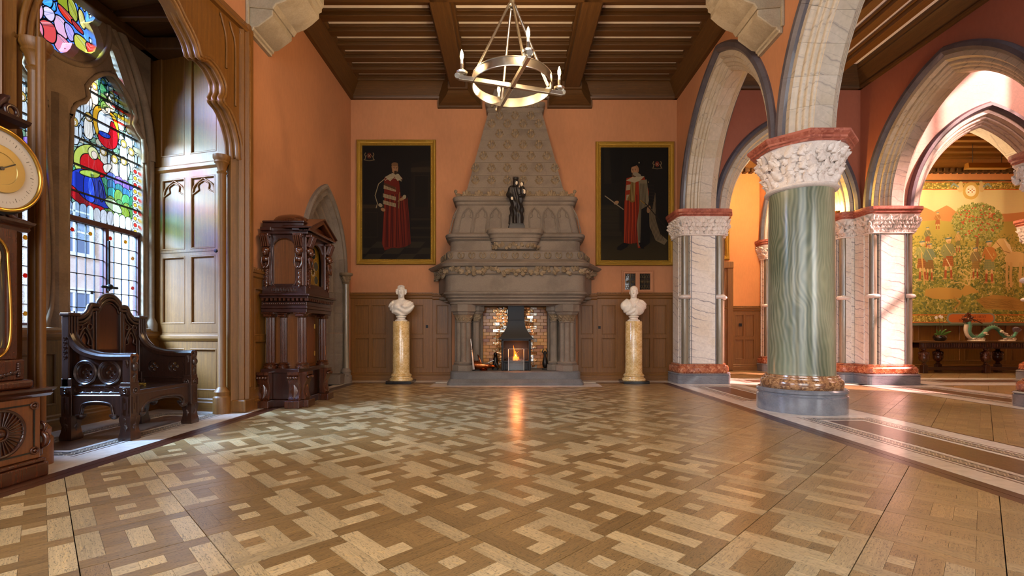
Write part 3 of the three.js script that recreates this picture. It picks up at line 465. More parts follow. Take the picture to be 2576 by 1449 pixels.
// ----------------------------------------------------------------- the green column and its fellows
function column(label, x, d) {
  const g = thing('marble_column', label, 'column', [x, 0, d]);
  mesh('plinth', lathe([[0, 0], [0.515, 0], [0.52, 0.012], [0.52, 0.2], [0.505, 0.215], [0.505, 0.235], [0.522, 0.25], [0.522, 0.275], [0.505, 0.295], [0, 0.295]], 64), mats.greyMarble, g);
  mesh('base', lathe([[0, 0.295], [0.465, 0.295], [0.47, 0.3], [0.475, 0.35], [0.468, 0.395], [0.45, 0.415], [0.44, 0.418], [0.437, 0.435], [0.42, 0.445], [0.415, 0.465], [0.395, 0.47], [0, 0.47]], 64), mats.brownMarble, g);
  const sh = lathe([[0.392, 0.47], [0.388, 0.5], [0.384, 1.4], [0.372, 2.84]], 64), uv = sh.attributes.uv; for (let i = 0; i < uv.count; i++) uv.setXY(i, uv.getX(i) * 2.4, sh.attributes.position.getY(i));
  mesh('shaft', sh, mats.green, g, { keepUV: true });
  mesh('necking', lathe([[0.37, 2.82], [0.41, 2.83], [0.425, 2.85], [0.41, 2.875], [0.38, 2.88]], 48), mats.carvedMarble, g);
  reseed(15);
  mesh('capital', [lathe([[0.375, 2.87], [0.38, 2.95], [0.41, 3.1], [0.47, 3.25], [0.52, 3.34], [0, 3.34]], 32), ...foliage(round(0.375), 2.88, 3.34, 0.13, 17, 5, 0.15, 0.8), ...foliage(round(0.4), 3.02, 3.36, 0.13, 22, 3, 0.1, 1.2)], mats.carvedMarble, g);
  mesh('abacus', loft([octagon(0.52, 3.33), octagon(0.53, 3.35), octagon(0.55, 3.36), octagon(0.55, 3.385), octagon(0.57, 3.4), octagon(0.585, 3.42), octagon(0.585, 3.45), octagon(0.5, 3.452)], { crease: 0.3 }), mats.abacus, g);
  return g;
}
column('tall green marble column with leafy white capital standing on the inlaid floor band', 3.8, 6.2);
column('green marble column next to the camera end of the arcade', 3.8, 2.4);

// ----------------------------------------------------------------- clustered piers: each arm carries one arch
const rrect = (hw, z0, z1, r, y, n = 4) => { const p = [[-hw, y, z0], [hw, y, z0]]; for (let i = 0; i <= n; i++) { const a = i / n * PI / 2; p.push([hw - r + r * cos(a), y, z1 - r + r * sin(a)]); } for (let i = 0; i <= n; i++) { const a = PI / 2 + i / n * PI / 2; p.push([-hw + r + r * cos(a), y, z1 - r + r * sin(a)]); } return p.reverse(); };
function pierArm(g, ox, oz, ry, w = 0.9, dep = 0.62) {
  const P = (q) => T(q, ox, 0, oz, 0, ry, 0), h = w / 2, R = (b, y, rr = 0.08) => rrect(h + b, 0, dep + b, rr, y);
  mesh('plinth', P(loft([R(0.055, 0, 0.1), R(0.055, 0.16, 0.1), R(0.045, 0.17, 0.1), R(0.06, 0.185, 0.1), R(0.045, 0.205, 0.1)], { crease: 0.35 })), mats.greyMarble, g);
  mesh('base', P(loft([R(0.02, 0.205, 0.12), R(0.035, 0.23, 0.12), R(0.035, 0.31, 0.12), R(0.02, 0.345, 0.12), R(-0.01, 0.355, 0.1), R(-0.005, 0.375, 0.1), R(-0.03, 0.39, 0.1)], { crease: 0.35 })), mats.redMarble, g);
  mesh('core', P(bx(-h + 0.045, h - 0.045, 0.38, 2.98, 0, dep - 0.1, 0.01)), mats.marble, g);
  mesh('front_panel', P(bx(-h + 0.21, h - 0.21, 0.39, 2.96, dep - 0.12, dep - 0.03, 0.012)), mats.marble, g);
  for (const s of [-1, 1]) {
    mesh('panel_fillet', P(bx(s * (h - 0.23) - 0.006, s * (h - 0.23) + 0.006, 0.39, 2.96, dep - 0.05, dep - 0.022)), mats.greyMarble, g);
    const c = lathe([[0.072, 0.39], [0.072, 2.96]], 20), uv = c.attributes.uv; for (let i = 0; i < uv.count; i++) uv.setXY(i, uv.getX(i) * 0.5, c.attributes.position.getY(i));
    mesh('shaft', P(T(c, s * (h - 0.125), 0, dep - 0.1)), mats.greenGrey, g, { keepUV: true });
    mesh('shaft_ring', P(lathe([[0.07, 1.68], [0.1, 1.685], [0.125, 1.71], [0.125, 1.735], [0.1, 1.76], [0.07, 1.765]], 20, s * (h - 0.125), 0, dep - 0.1)), mats.carvedMarble, g);
    mesh('side_panel', P(bx(s * (h - 0.05) - 0.02, s * (h - 0.05) + 0.012, 0.39, 2.96, 0.05, dep - 0.2, 0.008)), mats.marble, g);
  }
  mesh('necking', P(loft([R(-0.05, 2.93, 0.1), R(-0.01, 2.94, 0.1), R(-0.01, 2.96, 0.1), R(-0.05, 2.97, 0.1)])), mats.carvedMarble, g);
  const walk = (f0) => (u, f) => { const L = 2 * dep + w; let t = u * L; if (t < dep) return [-h + 0.04 - f, t, -PI / 2]; t -= dep; if (t < w) return [-h + 0.03 + t * (w - 0.06) / w, dep - 0.04 + f, 0]; t -= w; return [h - 0.04 + f, dep - t, PI / 2]; };
  mesh('capital', [P(loft([R(-0.06, 2.96, 0.1), R(-0.04, 3.08, 0.1), R(0.0, 3.2, 0.1), R(0.05, 3.3, 0.08)])), ...foliage(walk(), 2.97, 3.3, 0.1, floor(20 * (2 * dep + w)), 4, 0.105, 1.1).map(P)], mats.carvedMarble, g);
  mesh('abacus', P(loft([R(0.045, 3.29, 0.12), R(0.05, 3.32, 0.12), R(0.075, 3.335, 0.14), R(0.075, 3.36, 0.14), R(0.1, 3.385, 0.16), R(0.1, 3.44, 0.16), R(0.02, 3.45, 0.1)], { crease: 0.3 })), mats.abacus, g);
}
const pierA = thing('clustered_pier', 'veined marble pier with grey green shafts against the fireplace wall', 'pier', [0, 0, 0]);
reseed(21); pierArm(pierA, 3.8, -9.9, 0, 0.94, 0.58); pierArm(pierA, 4.08, -9.9, PI / 2, 0.72, 0.3);
const pierB = thing('clustered_pier', 'broad cluster of veined marble shafts half in pink sunlight', 'pier', [0, 0, 0]);
pierArm(pierB, 7.4, -9.62, 0, 0.94, 0.5); pierArm(pierB, 7.12, -9.9, -PI / 2, 0.72, 0.42); pierArm(pierB, 7.68, -9.9, PI / 2, 0.72, 0.38);
const pierC = thing('clustered_pier', 'marble pier beside the oak table under the sunlit arch', 'pier', [0, 0, 0]);
pierArm(pierC, 11.42, -9.9, -PI / 2, 0.72, 0.4);
const pierD = thing('clustered_pier', 'small marble pier at the far end of the orange wall', 'pier', [0, 0, 0]);
pierArm(pierD, 6.81, -12.58, 0, 0.46, 0.28);
const pierE = thing('clustered_pier', 'marble pier carrying the two aisle arches', 'pier', [0, 0, 0]);
pierArm(pierE, 7.4, -6.2, 0, 0.9, 0.4); pierArm(pierE, 7.4, -6.2, PI, 0.9, 0.3);
{ const g = thing('marble_arch', 'small marble arch in the side wall of the orange hall', 'arch', [6.81, SPRING, 11.45], PI / 2);
  const h = 0.19, pf = [[0.1, h], [0.17, h], [0.19, h - 0.05], [0.24, h - 0.06], [0.27, h - 0.12]]; archStones(g, 'arch_stone', mats.archMarble, 1.05, 1.9, [...pf, ...pf.slice().reverse().map(([t, z]) => [t, -z])], 6, 3);
  archStones(g, 'hood_stone', mats.hood, 1.05, 1.9, [[0, -h], [0, -h - 0.06], [0.08, -h - 0.06], [0.11, -h]], 4, 4); }

// ----------------------------------------------------------------- stone corbels under the cross beam
for (const s of [-1, 1]) {
  const g = thing('stone_corbel', s < 0 ? 'pale stone corbel on the window wall under the cross beam' : 'pale stone corbel above the marble arches under the cross beam', 'corbel', [s < 0 ? XL : XA0, 0, 6.35], s < 0 ? 0 : PI);
  const lower = [[0, 4.88], [0.05, 4.88], [0.055, 4.91], [0.08, 4.92], [0.085, 4.95], [0.14, 4.96], [0.33, 5.1], [0.33, 5.3], [0, 5.3]], upper = [[0, 5.2], [0.35, 5.17], [0.37, 5.2], [0.39, 5.23], [0.5, 5.27], [0.6, 5.34], [0.7, 5.43], [0.7, 5.5], [0.74, 5.52], [0.74, 5.56], [0.77, 5.6], [0.77, 5.98], [0, 5.98]];
  mesh('lower_tier', T(ext(lower, 0.54, 0.01), 0, 0, -0.27), mats.paleStone, g); mesh('upper_tier', T(ext(upper, 0.6, 0.012), 0, 0, -0.3), mats.paleStone, g);
  for (const q of [-1, 1]) mesh('side_frame', [bx(0, 0.36, 5.28, 5.32, q * 0.27, q * 0.31, 0.01), bx(0, 0.04, 4.95, 5.3, q * 0.27, q * 0.31, 0.01), bx(0, 0.72, 5.66, 5.7, q * 0.29, q * 0.325, 0.01)], mats.paleStone, g);
}

// ----------------------------------------------------------------- oak panelling
function panelling(g, x0, x1, y0, y1, cells, { mat = mats.oak, z = 0, raise = 0.012, head = false } = {}) {
  const sh = shape([[x0, y0], [x1, y0], [x1, y1], [x0, y1]]);
  for (const [a, b, c, d] of cells) sh.holes.push(shape([[a, c], [a, d], [b, d], [b, c]]));
  mesh('framing', T(ext(sh, 0.034, 0.003), 0, 0, z), mat, g);
  for (const [a, b, c, d] of cells) {
    mesh('panel', bx(a - 0.004, b + 0.004, c - 0.004, d + 0.004, z, z + raise), mat, g);
    const ring = shape([[a - 0.006, c - 0.006], [b + 0.006, c - 0.006], [b + 0.006, d + 0.006], [a - 0.006, d + 0.006]]); ring.holes.push(shape([[a + 0.022, c + 0.022], [a + 0.022, d - 0.022], [b - 0.022, d - 0.022], [b - 0.022, c + 0.022]]));
    mesh('panel_moulding', T(ext(ring, 0.03, 0.008), 0, 0, z + 0.008), mat, g);
    if (head) { const m = (a + b) / 2, w = (b - a) / 2 - 0.012, top = d - 0.02, pts = [[m - w, top - 0.34, z + 0.02], [m - w, top - 0.2, z + 0.02], [m - w * 0.55, top - 0.1, z + 0.02], [m - w * 0.42, top - 0.15, z + 0.02], [m - w * 0.42, top - 0.1, z + 0.02], [m, top, z + 0.02]];
      const half = curve(pts.slice(0, 3), false, 0.5), up = curve([[m - w, top - 0.24, z + 0.02], [m - w * 0.8, top - 0.1, z + 0.02], [m, top + 0.0, z + 0.02]]); const one = [tube(up, 0.012, 10, 6), tube([pts[3], [m - w * 0.62, top - 0.17, z + 0.02], [m - w * 0.95, top - 0.2, z + 0.02]], 0.009, 8, 5), tube([pts[3], [m - w * 0.45, top - 0.08, z + 0.02], [m, top - 0.035, z + 0.02]], 0.009, 8, 5)];
      mesh('tracery', [...one, ...one.map((q) => T(q, 2 * m, 0, 0, 0, 0, 0, [-1, 1, 1]))], mat, g); }
  }
}
const capP = [[0, 0], [0, 0.03], [0.03, 0.035], [0.05, 0.055], [0.09, 0.06], [0.1, 0.075], [0.125, 0.08], [0.14, 0.06], [0.165, 0.06], [0.165, 0]], skirtP = [[0, 0], [0, 0.06], [0.11, 0.06], [0.125, 0.045], [0.15, 0.045], [0.165, 0.034], [0.165, 0]];
function wainscot(name, label, at, turn, L, H, cells, mat = mats.oak) {
  const g = structure(name, label, 'panelling', at, turn);
  panelling(g, 0, L, 0, H - 0.1, cells, { mat });
  mesh('cap_rail', mould(capP, 0, L, H - 0.165, 0.0), mat, g, { grain: 'x' }); mesh('skirting', mould(skirtP, 0, L, 0, 0.0), mat, g, { grain: 'x' });
  mesh('cap_beads', Array.from({ length: floor(L / 0.055) }, (_, i) => bx(i * 0.055 + 0.01, i * 0.055 + 0.045, H - 0.03, H - 0.002, 0.05, 0.068, 0.005)), mat, g, { grain: 'x' });
  return g;
}
const WH = 1.86;
const grid = (list, rows) => list.flatMap(([a, b]) => rows.map(([c, d]) => [a, b, c, d])), rows2 = [[0.26, 0.9], [0.97, 1.6]];
wainscot('trim_1', 'oak panelling between window wall and fireplace', [XL, 0, DB], 0, 1.74, WH, grid([[0.1, 0.4], [0.45, 0.75], [0.92, 1.2], [1.27, 1.55]], rows2));
wainscot('trim_2', 'narrow oak panel beside the fireplace under the portrait of the bearded man', [-1.68, 0, DB], 0, 0.4, WH - 0.02, grid([[0.07, 0.34]], rows2));
wainscot('trim_3', 'oak panelling between fireplace and marble pier', [1.8, 0, DB], 0, 1.62, WH, grid([[0.1, 0.4], [0.57, 0.75], [0.85, 1.13], [1.18, 1.48]], rows2));
wainscot('trim_4', 'narrow oak panel beside the fireplace under the portrait of the man in a cap', [1.4, 0, DB], 0, 0.4, WH - 0.02, grid([[0.06, 0.33]], rows2));
wainscot('trim_5', 'oak panelling between window bay and stone doorway', [XL, 0, 6.1], PI / 2, 1.46, WH, grid([[0.1, 0.42], [0.5, 0.95], [1.02, 1.38]], rows2));
wainscot('trim_6', 'oak panelling under the orange wall beyond the aisle', [5.35, 0, 12.6], 0, 1.3, 1.72, grid([[0.6, 0.84], [0.88, 1.12]], [[0.3, 0.84], [0.9, 1.5]]));
wainscot('trim_7', 'oak panelling below the tapestry', [7, 0, 12.6], 0, 7, 1.5, grid(Array.from({ length: 11 }, (_, i) => [0.12 + i * 0.62, 0.12 + i * 0.62 + 0.5]), [[0.26, 0.72], [0.79, 1.25]]));
mesh('key_plate', bx(-0.025, 0.025, -0.03, 0.03, 0.03, 0.04, 0.004), mats.iron, scene.getObjectByName('trim_1'), { at: [1.62, 1.14, 0] });
mesh('key_plate', bx(-0.025, 0.025, -0.03, 0.03, 0.03, 0.04, 0.004), mats.iron, scene.getObjectByName('trim_3'), { at: [0.05, 1.12, 0] });
mesh('key_plate', bx(-0.04, 0.04, -0.04, 0.04, 0.03, 0.045, 0.004), mats.iron, scene.getObjectByName('trim_6'), { at: [0.74, 1.22, 0] });
// door at the far end of the aisle
{ const g = structure('door_2', 'oak door frame in the orange wall beyond the aisle', 'door', [5.1, 0, 12.6]);
  mesh('door_frame', [bx(0.62, 0.78, 0, 2.88, 0, 0.1, 0.02), bx(-0.5, 0.78, 2.72, 2.9, 0, 0.12, 0.02), bx(0.56, 0.64, 0, 2.74, 0, 0.06, 0.02)], mats.oak, g); mesh('door_lining', bx(-0.5, 0.6, 0, 2.72, 0.001, 0.02), mats.marble, g); panelling(g, -0.5, 0.36, 0, 2.4, grid([[-0.4, -0.1], [0, 0.28]], [[0.3, 1.1], [1.2, 2.2]]), { z: 0.02 }); }

// ----------------------------------------------------------------- stone doorway in the window wall
{ const g = structure('door_1', 'pointed sandstone doorway behind the carved clock', 'door', [XL, 0, 8.6], PI / 2);
  const prof = [[0, -0.05], [0, 0.05], [0.03, 0.075], [0.07, 0.07], [0.09, 0.03], [0.12, 0.025], [0.14, 0.05], [0.18, 0.05], [0.2, 0.01], [0.22, -0.03], [0.25, -0.02], [0.28, -0.06], [0.29, -0.1], [0.33, -0.11], [0.36, -0.15], [0.37, -0.19], [0.42, -0.2], [0.44, -0.24], [0.5, -0.25], [0.5, -0.33], [0.05, -0.33]];
  archStones(g, 'arch_stone', mats.sandstone, 1.03, 1.52, prof.map(([t, z]) => [t, z]), 6, 4); g.children.forEach((c) => { c.position.y = 2.2; });
  for (const s of [-1, 1]) for (let k = 0; k < 5; k++) { const f = (y) => (t, z) => [s * (1.03 - t), y, z]; mesh('jamb_stone', sweep(prof, [f(0.2 + k * 0.4 + 0.002), f(0.2 + (k + 1) * 0.4 - 0.002)], 0.5), mats.sandstone, g); }
  for (const s of [-1, 1]) {
    mesh('jamb_base', bx(s * 0.5, s * 1.05, 0, 0.2, -0.33, 0.1, 0.02), mats.sandstone, g);
    mesh('colonnette', lathe([[0.06, 0.3], [0.055, 2.0]], 16, s * 0.85, 0, 0.09), mats.greenGrey, g);
    mesh('colonnette_base', lathe([[0, 0.0], [0.12, 0], [0.12, 0.14], [0.1, 0.16], [0.09, 0.2], [0.105, 0.23], [0.08, 0.28], [0.06, 0.3]], 10, s * 0.85, 0, 0.09), mats.sandstone, g);
    reseed(31); mesh('colonnette_capital', [lathe([[0.06, 1.98], [0.075, 2.0], [0.06, 2.02], [0.085, 2.12], [0.11, 2.15], [0.13, 2.16], [0.13, 2.2], [0.0, 2.21]], 16, s * 0.85, 0, 0.09), ...foliage((u, f) => { const [x, z, a] = round(0.06)(u, f); return [x + s * 0.85, z + 0.09, a]; }, 2.02, 2.14, 0.05, 8, 2, 0.07)], mats.sandCarved, g);
  }
  mesh('door_leaf', bx(-0.55, 0.55, 0, 3.2, -0.33, -0.28), mats.oakDark, g);
  for (let k = 0; k < 5; k++) mesh('door_plank', bx(-0.53 + k * 0.213, -0.53 + k * 0.213 + 0.205, 0, 3.1, -0.285, -0.262, 0.008), mats.oakDark, g);
  mesh('door_backing', bx(-1.05, 1.05, 0, 3.75, -0.4, -0.335), mats.sandstone, g); }

// ----------------------------------------------------------------- window bay: oak arch, jambs, stone window with stained glass
{ const g = structure('trim_8', 'oak arch frame of the window bay with cusped edge', 'trim', [0, 0, 0]);
  const C = 4.83, half = [[1.12, 0], [1.12, 3.2], [1.08, 3.2], [1.06, 3.38], [0.99, 3.56], [0.88, 3.7], [0.76, 3.76], [0.8, 3.86], [0.79, 3.98], [0.68, 4.09], [0.54, 4.12], [0.44, 4.08], [0.38, 4.2], [0.24, 4.34], [0, 4.5]];
  const edge = [...half.map(([a, y]) => [C + a, y]), ...[[0.5, 4.35], [0.75, 4.15], [0.9, 3.92], [1.0, 3.66], [1.06, 3.4], [1.08, 3.2], [1.12, 3.2], [1.12, 0]].map(([a, y]) => [C - a * 1.15, y])];
  // spandrel board: above the capitals only, its back 15 cm behind the wall face
  const arc = edge.filter(([, y]) => y >= 3.2), sp = shape([[C + 1.28, 3.2], [C + 1.28, 4.95], [C - 1.3, 4.95], [C - 1.3, 3.2], ...arc.slice().reverse()]);
  mesh('spandrel', T(ext(sp, 0.14, 0.012), XL - 0.14, 0, 0, 0, PI / 2, 0), mats.oak, g);
  for (const [k, r, x] of [[0, 0.03, XL - 0.005], [1, 0.022, XL + 0.012], [2, 0.018, XL - 0.14], [3, 0.026, XL - 0.075]]) mesh('arch_roll', tube(arc.map(([a, y]) => { const s = 1 + (k === 1 ? 0.06 : k === 0 ? 0.012 : 0); return V3(x, k === 1 ? mix(3.2, y, 1.035) : y, -(C + (a - C) * s)); }), r, 90, 6), mats.oak, g);
  // panels in the spandrel, mouldings round the frame
  const ribs = []; for (const a of [1.2, 1.02, 0.86]) for (const s of [1, -1]) { const lowY = a > 1.1 ? 3.25 : a > 0.95 ? 3.82 : 4.2; ribs.push(tube([[XL + 0.012, lowY, -(C + s * a)], [XL + 0.012, 4.55, -(C + s * a)], [XL + 0.012, 4.72, -(C + s * (a - 0.06))], [XL + 0.012, 4.8, -(C + s * (a - 0.1))]], 0.012, 12, 6)); }
  mesh('spandrel_tracery', ribs, mats.oak, g);
  const frameP = [[0, 0], [0, 0.05], [0.03, 0.07], [0.06, 0.05], [0.08, 0.05], [0.1, 0.03], [0.13, 0.03], [0.13, 0]];
  mesh('head_moulding', T(mould(frameP, C - 1.3, C + 1.28), XL, 4.84, 0, 0, PI / 2, 0), mats.oak, g, { grain: 'z' });
  g.children.forEach((c) => { const p = c.geometry.attributes.position; for (let i = 0; i < p.count; i++) p.setX(i, p.getX(i) - (6.1 + p.getZ(i)) * 0.1); });   // the bay wall runs slightly askew
  // far post beside the clock: splayed board with flutes, and the near post
  const post = (pts, x0y) => mesh('post', loft([pts.map(([x, d]) => [x, 0, -d]), pts.map(([x, d]) => [x, 4.95, -d])], { crease: 0.3 }), mats.oak, g);
  post([[-3.36, 6.12], [-3.36, 6.02], [-3.4, 6.0], [-3.39, 5.96], [-3.44, 5.93], [-3.46, 5.95], [-3.52, 5.9], [-3.66, 5.98], [-3.7, 6.12]].map(([x, d], i) => [x, d]));
  post([[-3.69, 3.36], [-3.66, 3.38], [-3.68, 3.41], [-3.66, 3.48], [-3.69, 3.5], [-3.68, 3.54], [-3.74, 3.56], [-3.9, 3.56], [-3.9, 3.36]]);
  mesh('post_base', bd(-3.7, -3.34, 0, 0.16, 5.9, 6.14, 0.02), mats.oak, g);
  mesh('post_panel', [bd(-3.43, -3.352, 0.3, 4.7, 6.03, 6.11, 0.015)], mats.oak, g);
  for (const d of [5.88, 3.58]) {
    mesh('colonnette', lathe([[0.1, 0.0], [0.1, 0.2], [0.085, 0.22], [0.09, 0.27], [0.06, 0.31], [0.045, 0.33], [0.045, 2.98], [0.06, 3.0], [0.045, 3.02], [0.065, 3.1], [0.085, 3.12], [0.08, 3.14], [0.1, 3.17], [0.1, 3.21], [0, 3.215]], 20, -3.62, 0, -d), mats.oak, g);
    mesh('roll', lathe([[0.03, 0.2], [0.03, 3.2]], 12, -3.52, 0, -(d + (d > 5 ? 0.06 : -0.06))), mats.oak, g);
  }
}
{ // the jamb panelling stands on its own so that its panels are parts
  const g = structure('trim_9', 'tall oak shutter panelling lit by the stained glass window', 'panelling', [-4.76, 0, 6.3], atan2(-0.3, 1.12));
  const L = 1.17;
  panelling(g, 0, L, 0, 0.92, [[0.12, 0.52, 0.26, 0.8], [0.62, 1.04, 0.26, 0.8]], {});
  panelling(g, 0, L, 1.0, 2.06, [[0.14, 0.53, 1.12, 2.0], [0.62, 1.02, 1.12, 2.0]], {}); panelling(g, 0, L, 2.04, 3.12, [[0.14, 0.53, 2.09, 3.02], [0.62, 1.02, 2.09, 3.02]], { head: true });
  panelling(g, 0, L, 3.2, 4.9, [[0.12, 0.52, 3.32, 4.7], [0.62, 1.04, 3.32, 4.7]], { mat: mats.oak });
  mesh('sill_rail', mould([[0, 0], [0, 0.045], [0.03, 0.06], [0.06, 0.06], [0.08, 0.035], [0.1, 0.034], [0.1, 0]], 0, L, 0.9), mats.oak, g, { grain: 'x' });
  mesh('upper_rail', mould([[0, 0], [0, 0.035], [0.03, 0.06], [0.07, 0.06], [0.09, 0.035], [0.1, 0.034], [0.1, 0]], 0, L, 3.11), mats.oak, g, { grain: 'x' });
  mesh('skirting', mould(skirtP, 0, L), mats.oak, g, { grain: 'x' });
  mesh('shutter_knob', lathe([[0, 0], [0.012, 0], [0.01, 0.02], [0.022, 0.03], [0.022, 0.045], [0, 0.05]], 12), mats.iron, g, { at: [1.07, 2.04, 0.034], turn: [PI / 2, 0, 0] });
}
const bay = structure('wall_bay', 'stone and oak walls of the window bay', 'wall');
mesh('near_jamb', [bd(-4.95, -3.74, 0, 5.2, 3.42, 3.52), bd(-4.95, -3.7, 0, 5.2, 6.3, 6.4), bd(-3.9, XL - 0.05, 0, 5.2, 6.13, 6.4)], mats.oak, bay);
mesh('bay_ceiling', [loft([[[XL - 0.14, 5.0, -3.4], [XL - 0.14, 5.0, -6.35], [-4.95, 4.75, -6.35], [-4.95, 4.75, -3.4]], [[XL - 0.14, 5.1, -3.4], [XL - 0.14, 5.1, -6.35], [-4.95, 4.85, -6.35], [-4.95, 4.85, -3.4]]]), ...[4.0, 4.8, 5.6].map((d) => bd(-4.75, XL - 0.14, 4.72, 4.95, d - 0.05, d + 0.05, 0.02))], mats.oakDark, bay, { grain: 'x' });
mesh('bay_cornice', [bd(-4.8, -4.66, 4.62, 4.76, 3.5, 6.3, 0.02), bd(-4.78, -3.6, 4.62, 4.78, 6.0, 6.3, 0.02)], mats.oakDark, bay);
{ const g = structure('trim_10', 'low oak dado under the stained glass window', 'panelling', [-4.72, 0, 3.5], PI / 2);
  panelling(g, 0, 2.8, 0, 0.95, [[0.15, 0.7, 0.26, 0.8], [0.8, 1.35, 0.26, 0.8], [1.45, 2.0, 0.26, 0.8], [2.1, 2.68, 0.26, 0.8]], {}); mesh('sill_rail', mould([[0, -0.04], [0, 0.045], [0.03, 0.06], [0.06, 0.06], [0.08, 0.035], [0.1, 0.034], [0.1, -0.04]], 0, 2.8, 0.93), mats.oak, g, { grain: 'x' }); mesh('skirting', mould(skirtP, 0, 2.8), mats.oak, g, { grain: 'x' }); }

// stone tracery: local x = depth - 5, z towards the room
const win = structure('window_1', 'pointed stone window with stained glass figures above leaded panes', 'window', [-4.76, 0, 4.95], PI / 2);
const lightEdge = (s) => { const m = s * 0.665, w = 0.495, p = [[-w, 1.08], [w, 1.08], [w, 3.2]], h = [[w, 3.3], [w * 0.93, 3.48], [w * 0.62, 3.62], [w * 0.66, 3.76], [w * 0.4, 3.95], [0, 4.08]]; return [...p, ...h, ...h.slice(0, -1).reverse().map(([a, b]) => [-a, b]), [-w, 3.2]].map(([a, b]) => [m + a, b]); };
const roseEdge = Array.from({ length: 48 }, (_, i) => { const a = i / 48 * 2 * PI, r = 0.4 + 0.15 * abs(cos(3 * (a + PI / 2))); return [r * cos(a), 4.52 + r * sin(a)]; });
{ const outer = shape([[-1.45, 0.9], [1.3, 0.9], [1.3, 5.3], [-1.45, 5.3]]);
  for (const s of [-1, 1]) { outer.holes.push(shape(lightEdge(s))); outer.holes.push(shape([[s * 0.62, 4.42], [s * 0.72, 4.4], [s * 1.08, 3.72], [s * 1.12, 3.62], [s * 0.98, 3.86], [s * 0.72, 4.2]])); }
  outer.holes.push(shape(roseEdge));
  mesh('tracery', T(ext(outer, 0.2, 0.045), 0, 0, -0.2), mats.bathStone, win);
  mesh('outer_wall', [bx(-1.45, -1.2, 0, 5.4, -0.45, -0.2), bx(1.2, 1.35, 0, 5.4, -0.45, -0.2), bx(-1.45, 1.35, 0, 1.04, -0.45, -0.001), bx(-1.45, 1.35, 5.2, 6.4, -0.45, -0.001)], mats.bathStone, win);
  for (const s of [-1, 1]) mesh('light_roll', tube(lightEdge(s).map(([a, b]) => V3(s * 0.665 + (a - s * 0.665) * 1.06, b, 0.0)), 0.026, 80, 6, true), mats.bathStone, win);
  mesh('rose_roll', tube(Array.from({ length: 24 }, (_, i) => V3(0.61 * cos(i / 24 * 2 * PI), 4.52 + 0.61 * sin(i / 24 * 2 * PI), 0.0)), 0.035, 64, 6, true), mats.bathStone, win);
  const AL = archLine(1.24, 2.0, 0, 12).map(([a, b]) => V3(a, 3.25 + b, 0.02)); mesh('window_arch', [tube(AL, 0.05, 60, 7), tube(AL.map((p) => V3(p.x * 0.93, p.y - 0.05, 0.0)), 0.03, 60, 6)], mats.bathStone, win);
  for (const s of [-1, 1]) mesh('jamb_shaft', [lathe([[0.07, 1.02], [0.07, 1.12], [0.035, 1.2], [0.035, 3.25]], 14, s * 1.24, 0, 0.02), lathe([[0.05, 1.02], [0.05, 1.1], [0.02, 1.18], [0.02, 3.25]], 12, s * 1.17, 0, -0.03)], mats.bathStone, win);
  mesh('mullion', loft([[[-0.09, 1.02, -0.2], [0.09, 1.02, -0.2], [0.13, 1.02, -0.06], [0.05, 1.02, 0.05], [-0.05, 1.02, 0.05], [-0.13, 1.02, -0.06]], [[-0.09, 3.5, -0.2], [0.09, 3.5, -0.2], [0.13, 3.5, -0.06], [0.05, 3.5, 0.05], [-0.05, 3.5, 0.05], [-0.13, 3.5, -0.06]]].map((r) => r.slice().reverse())), mats.bathStone, win);
  mesh('stone_sill', bx(-1.4, 1.3, 0.96, 1.06, -0.2, 0.06, 0.02), mats.bathStone, win);
}
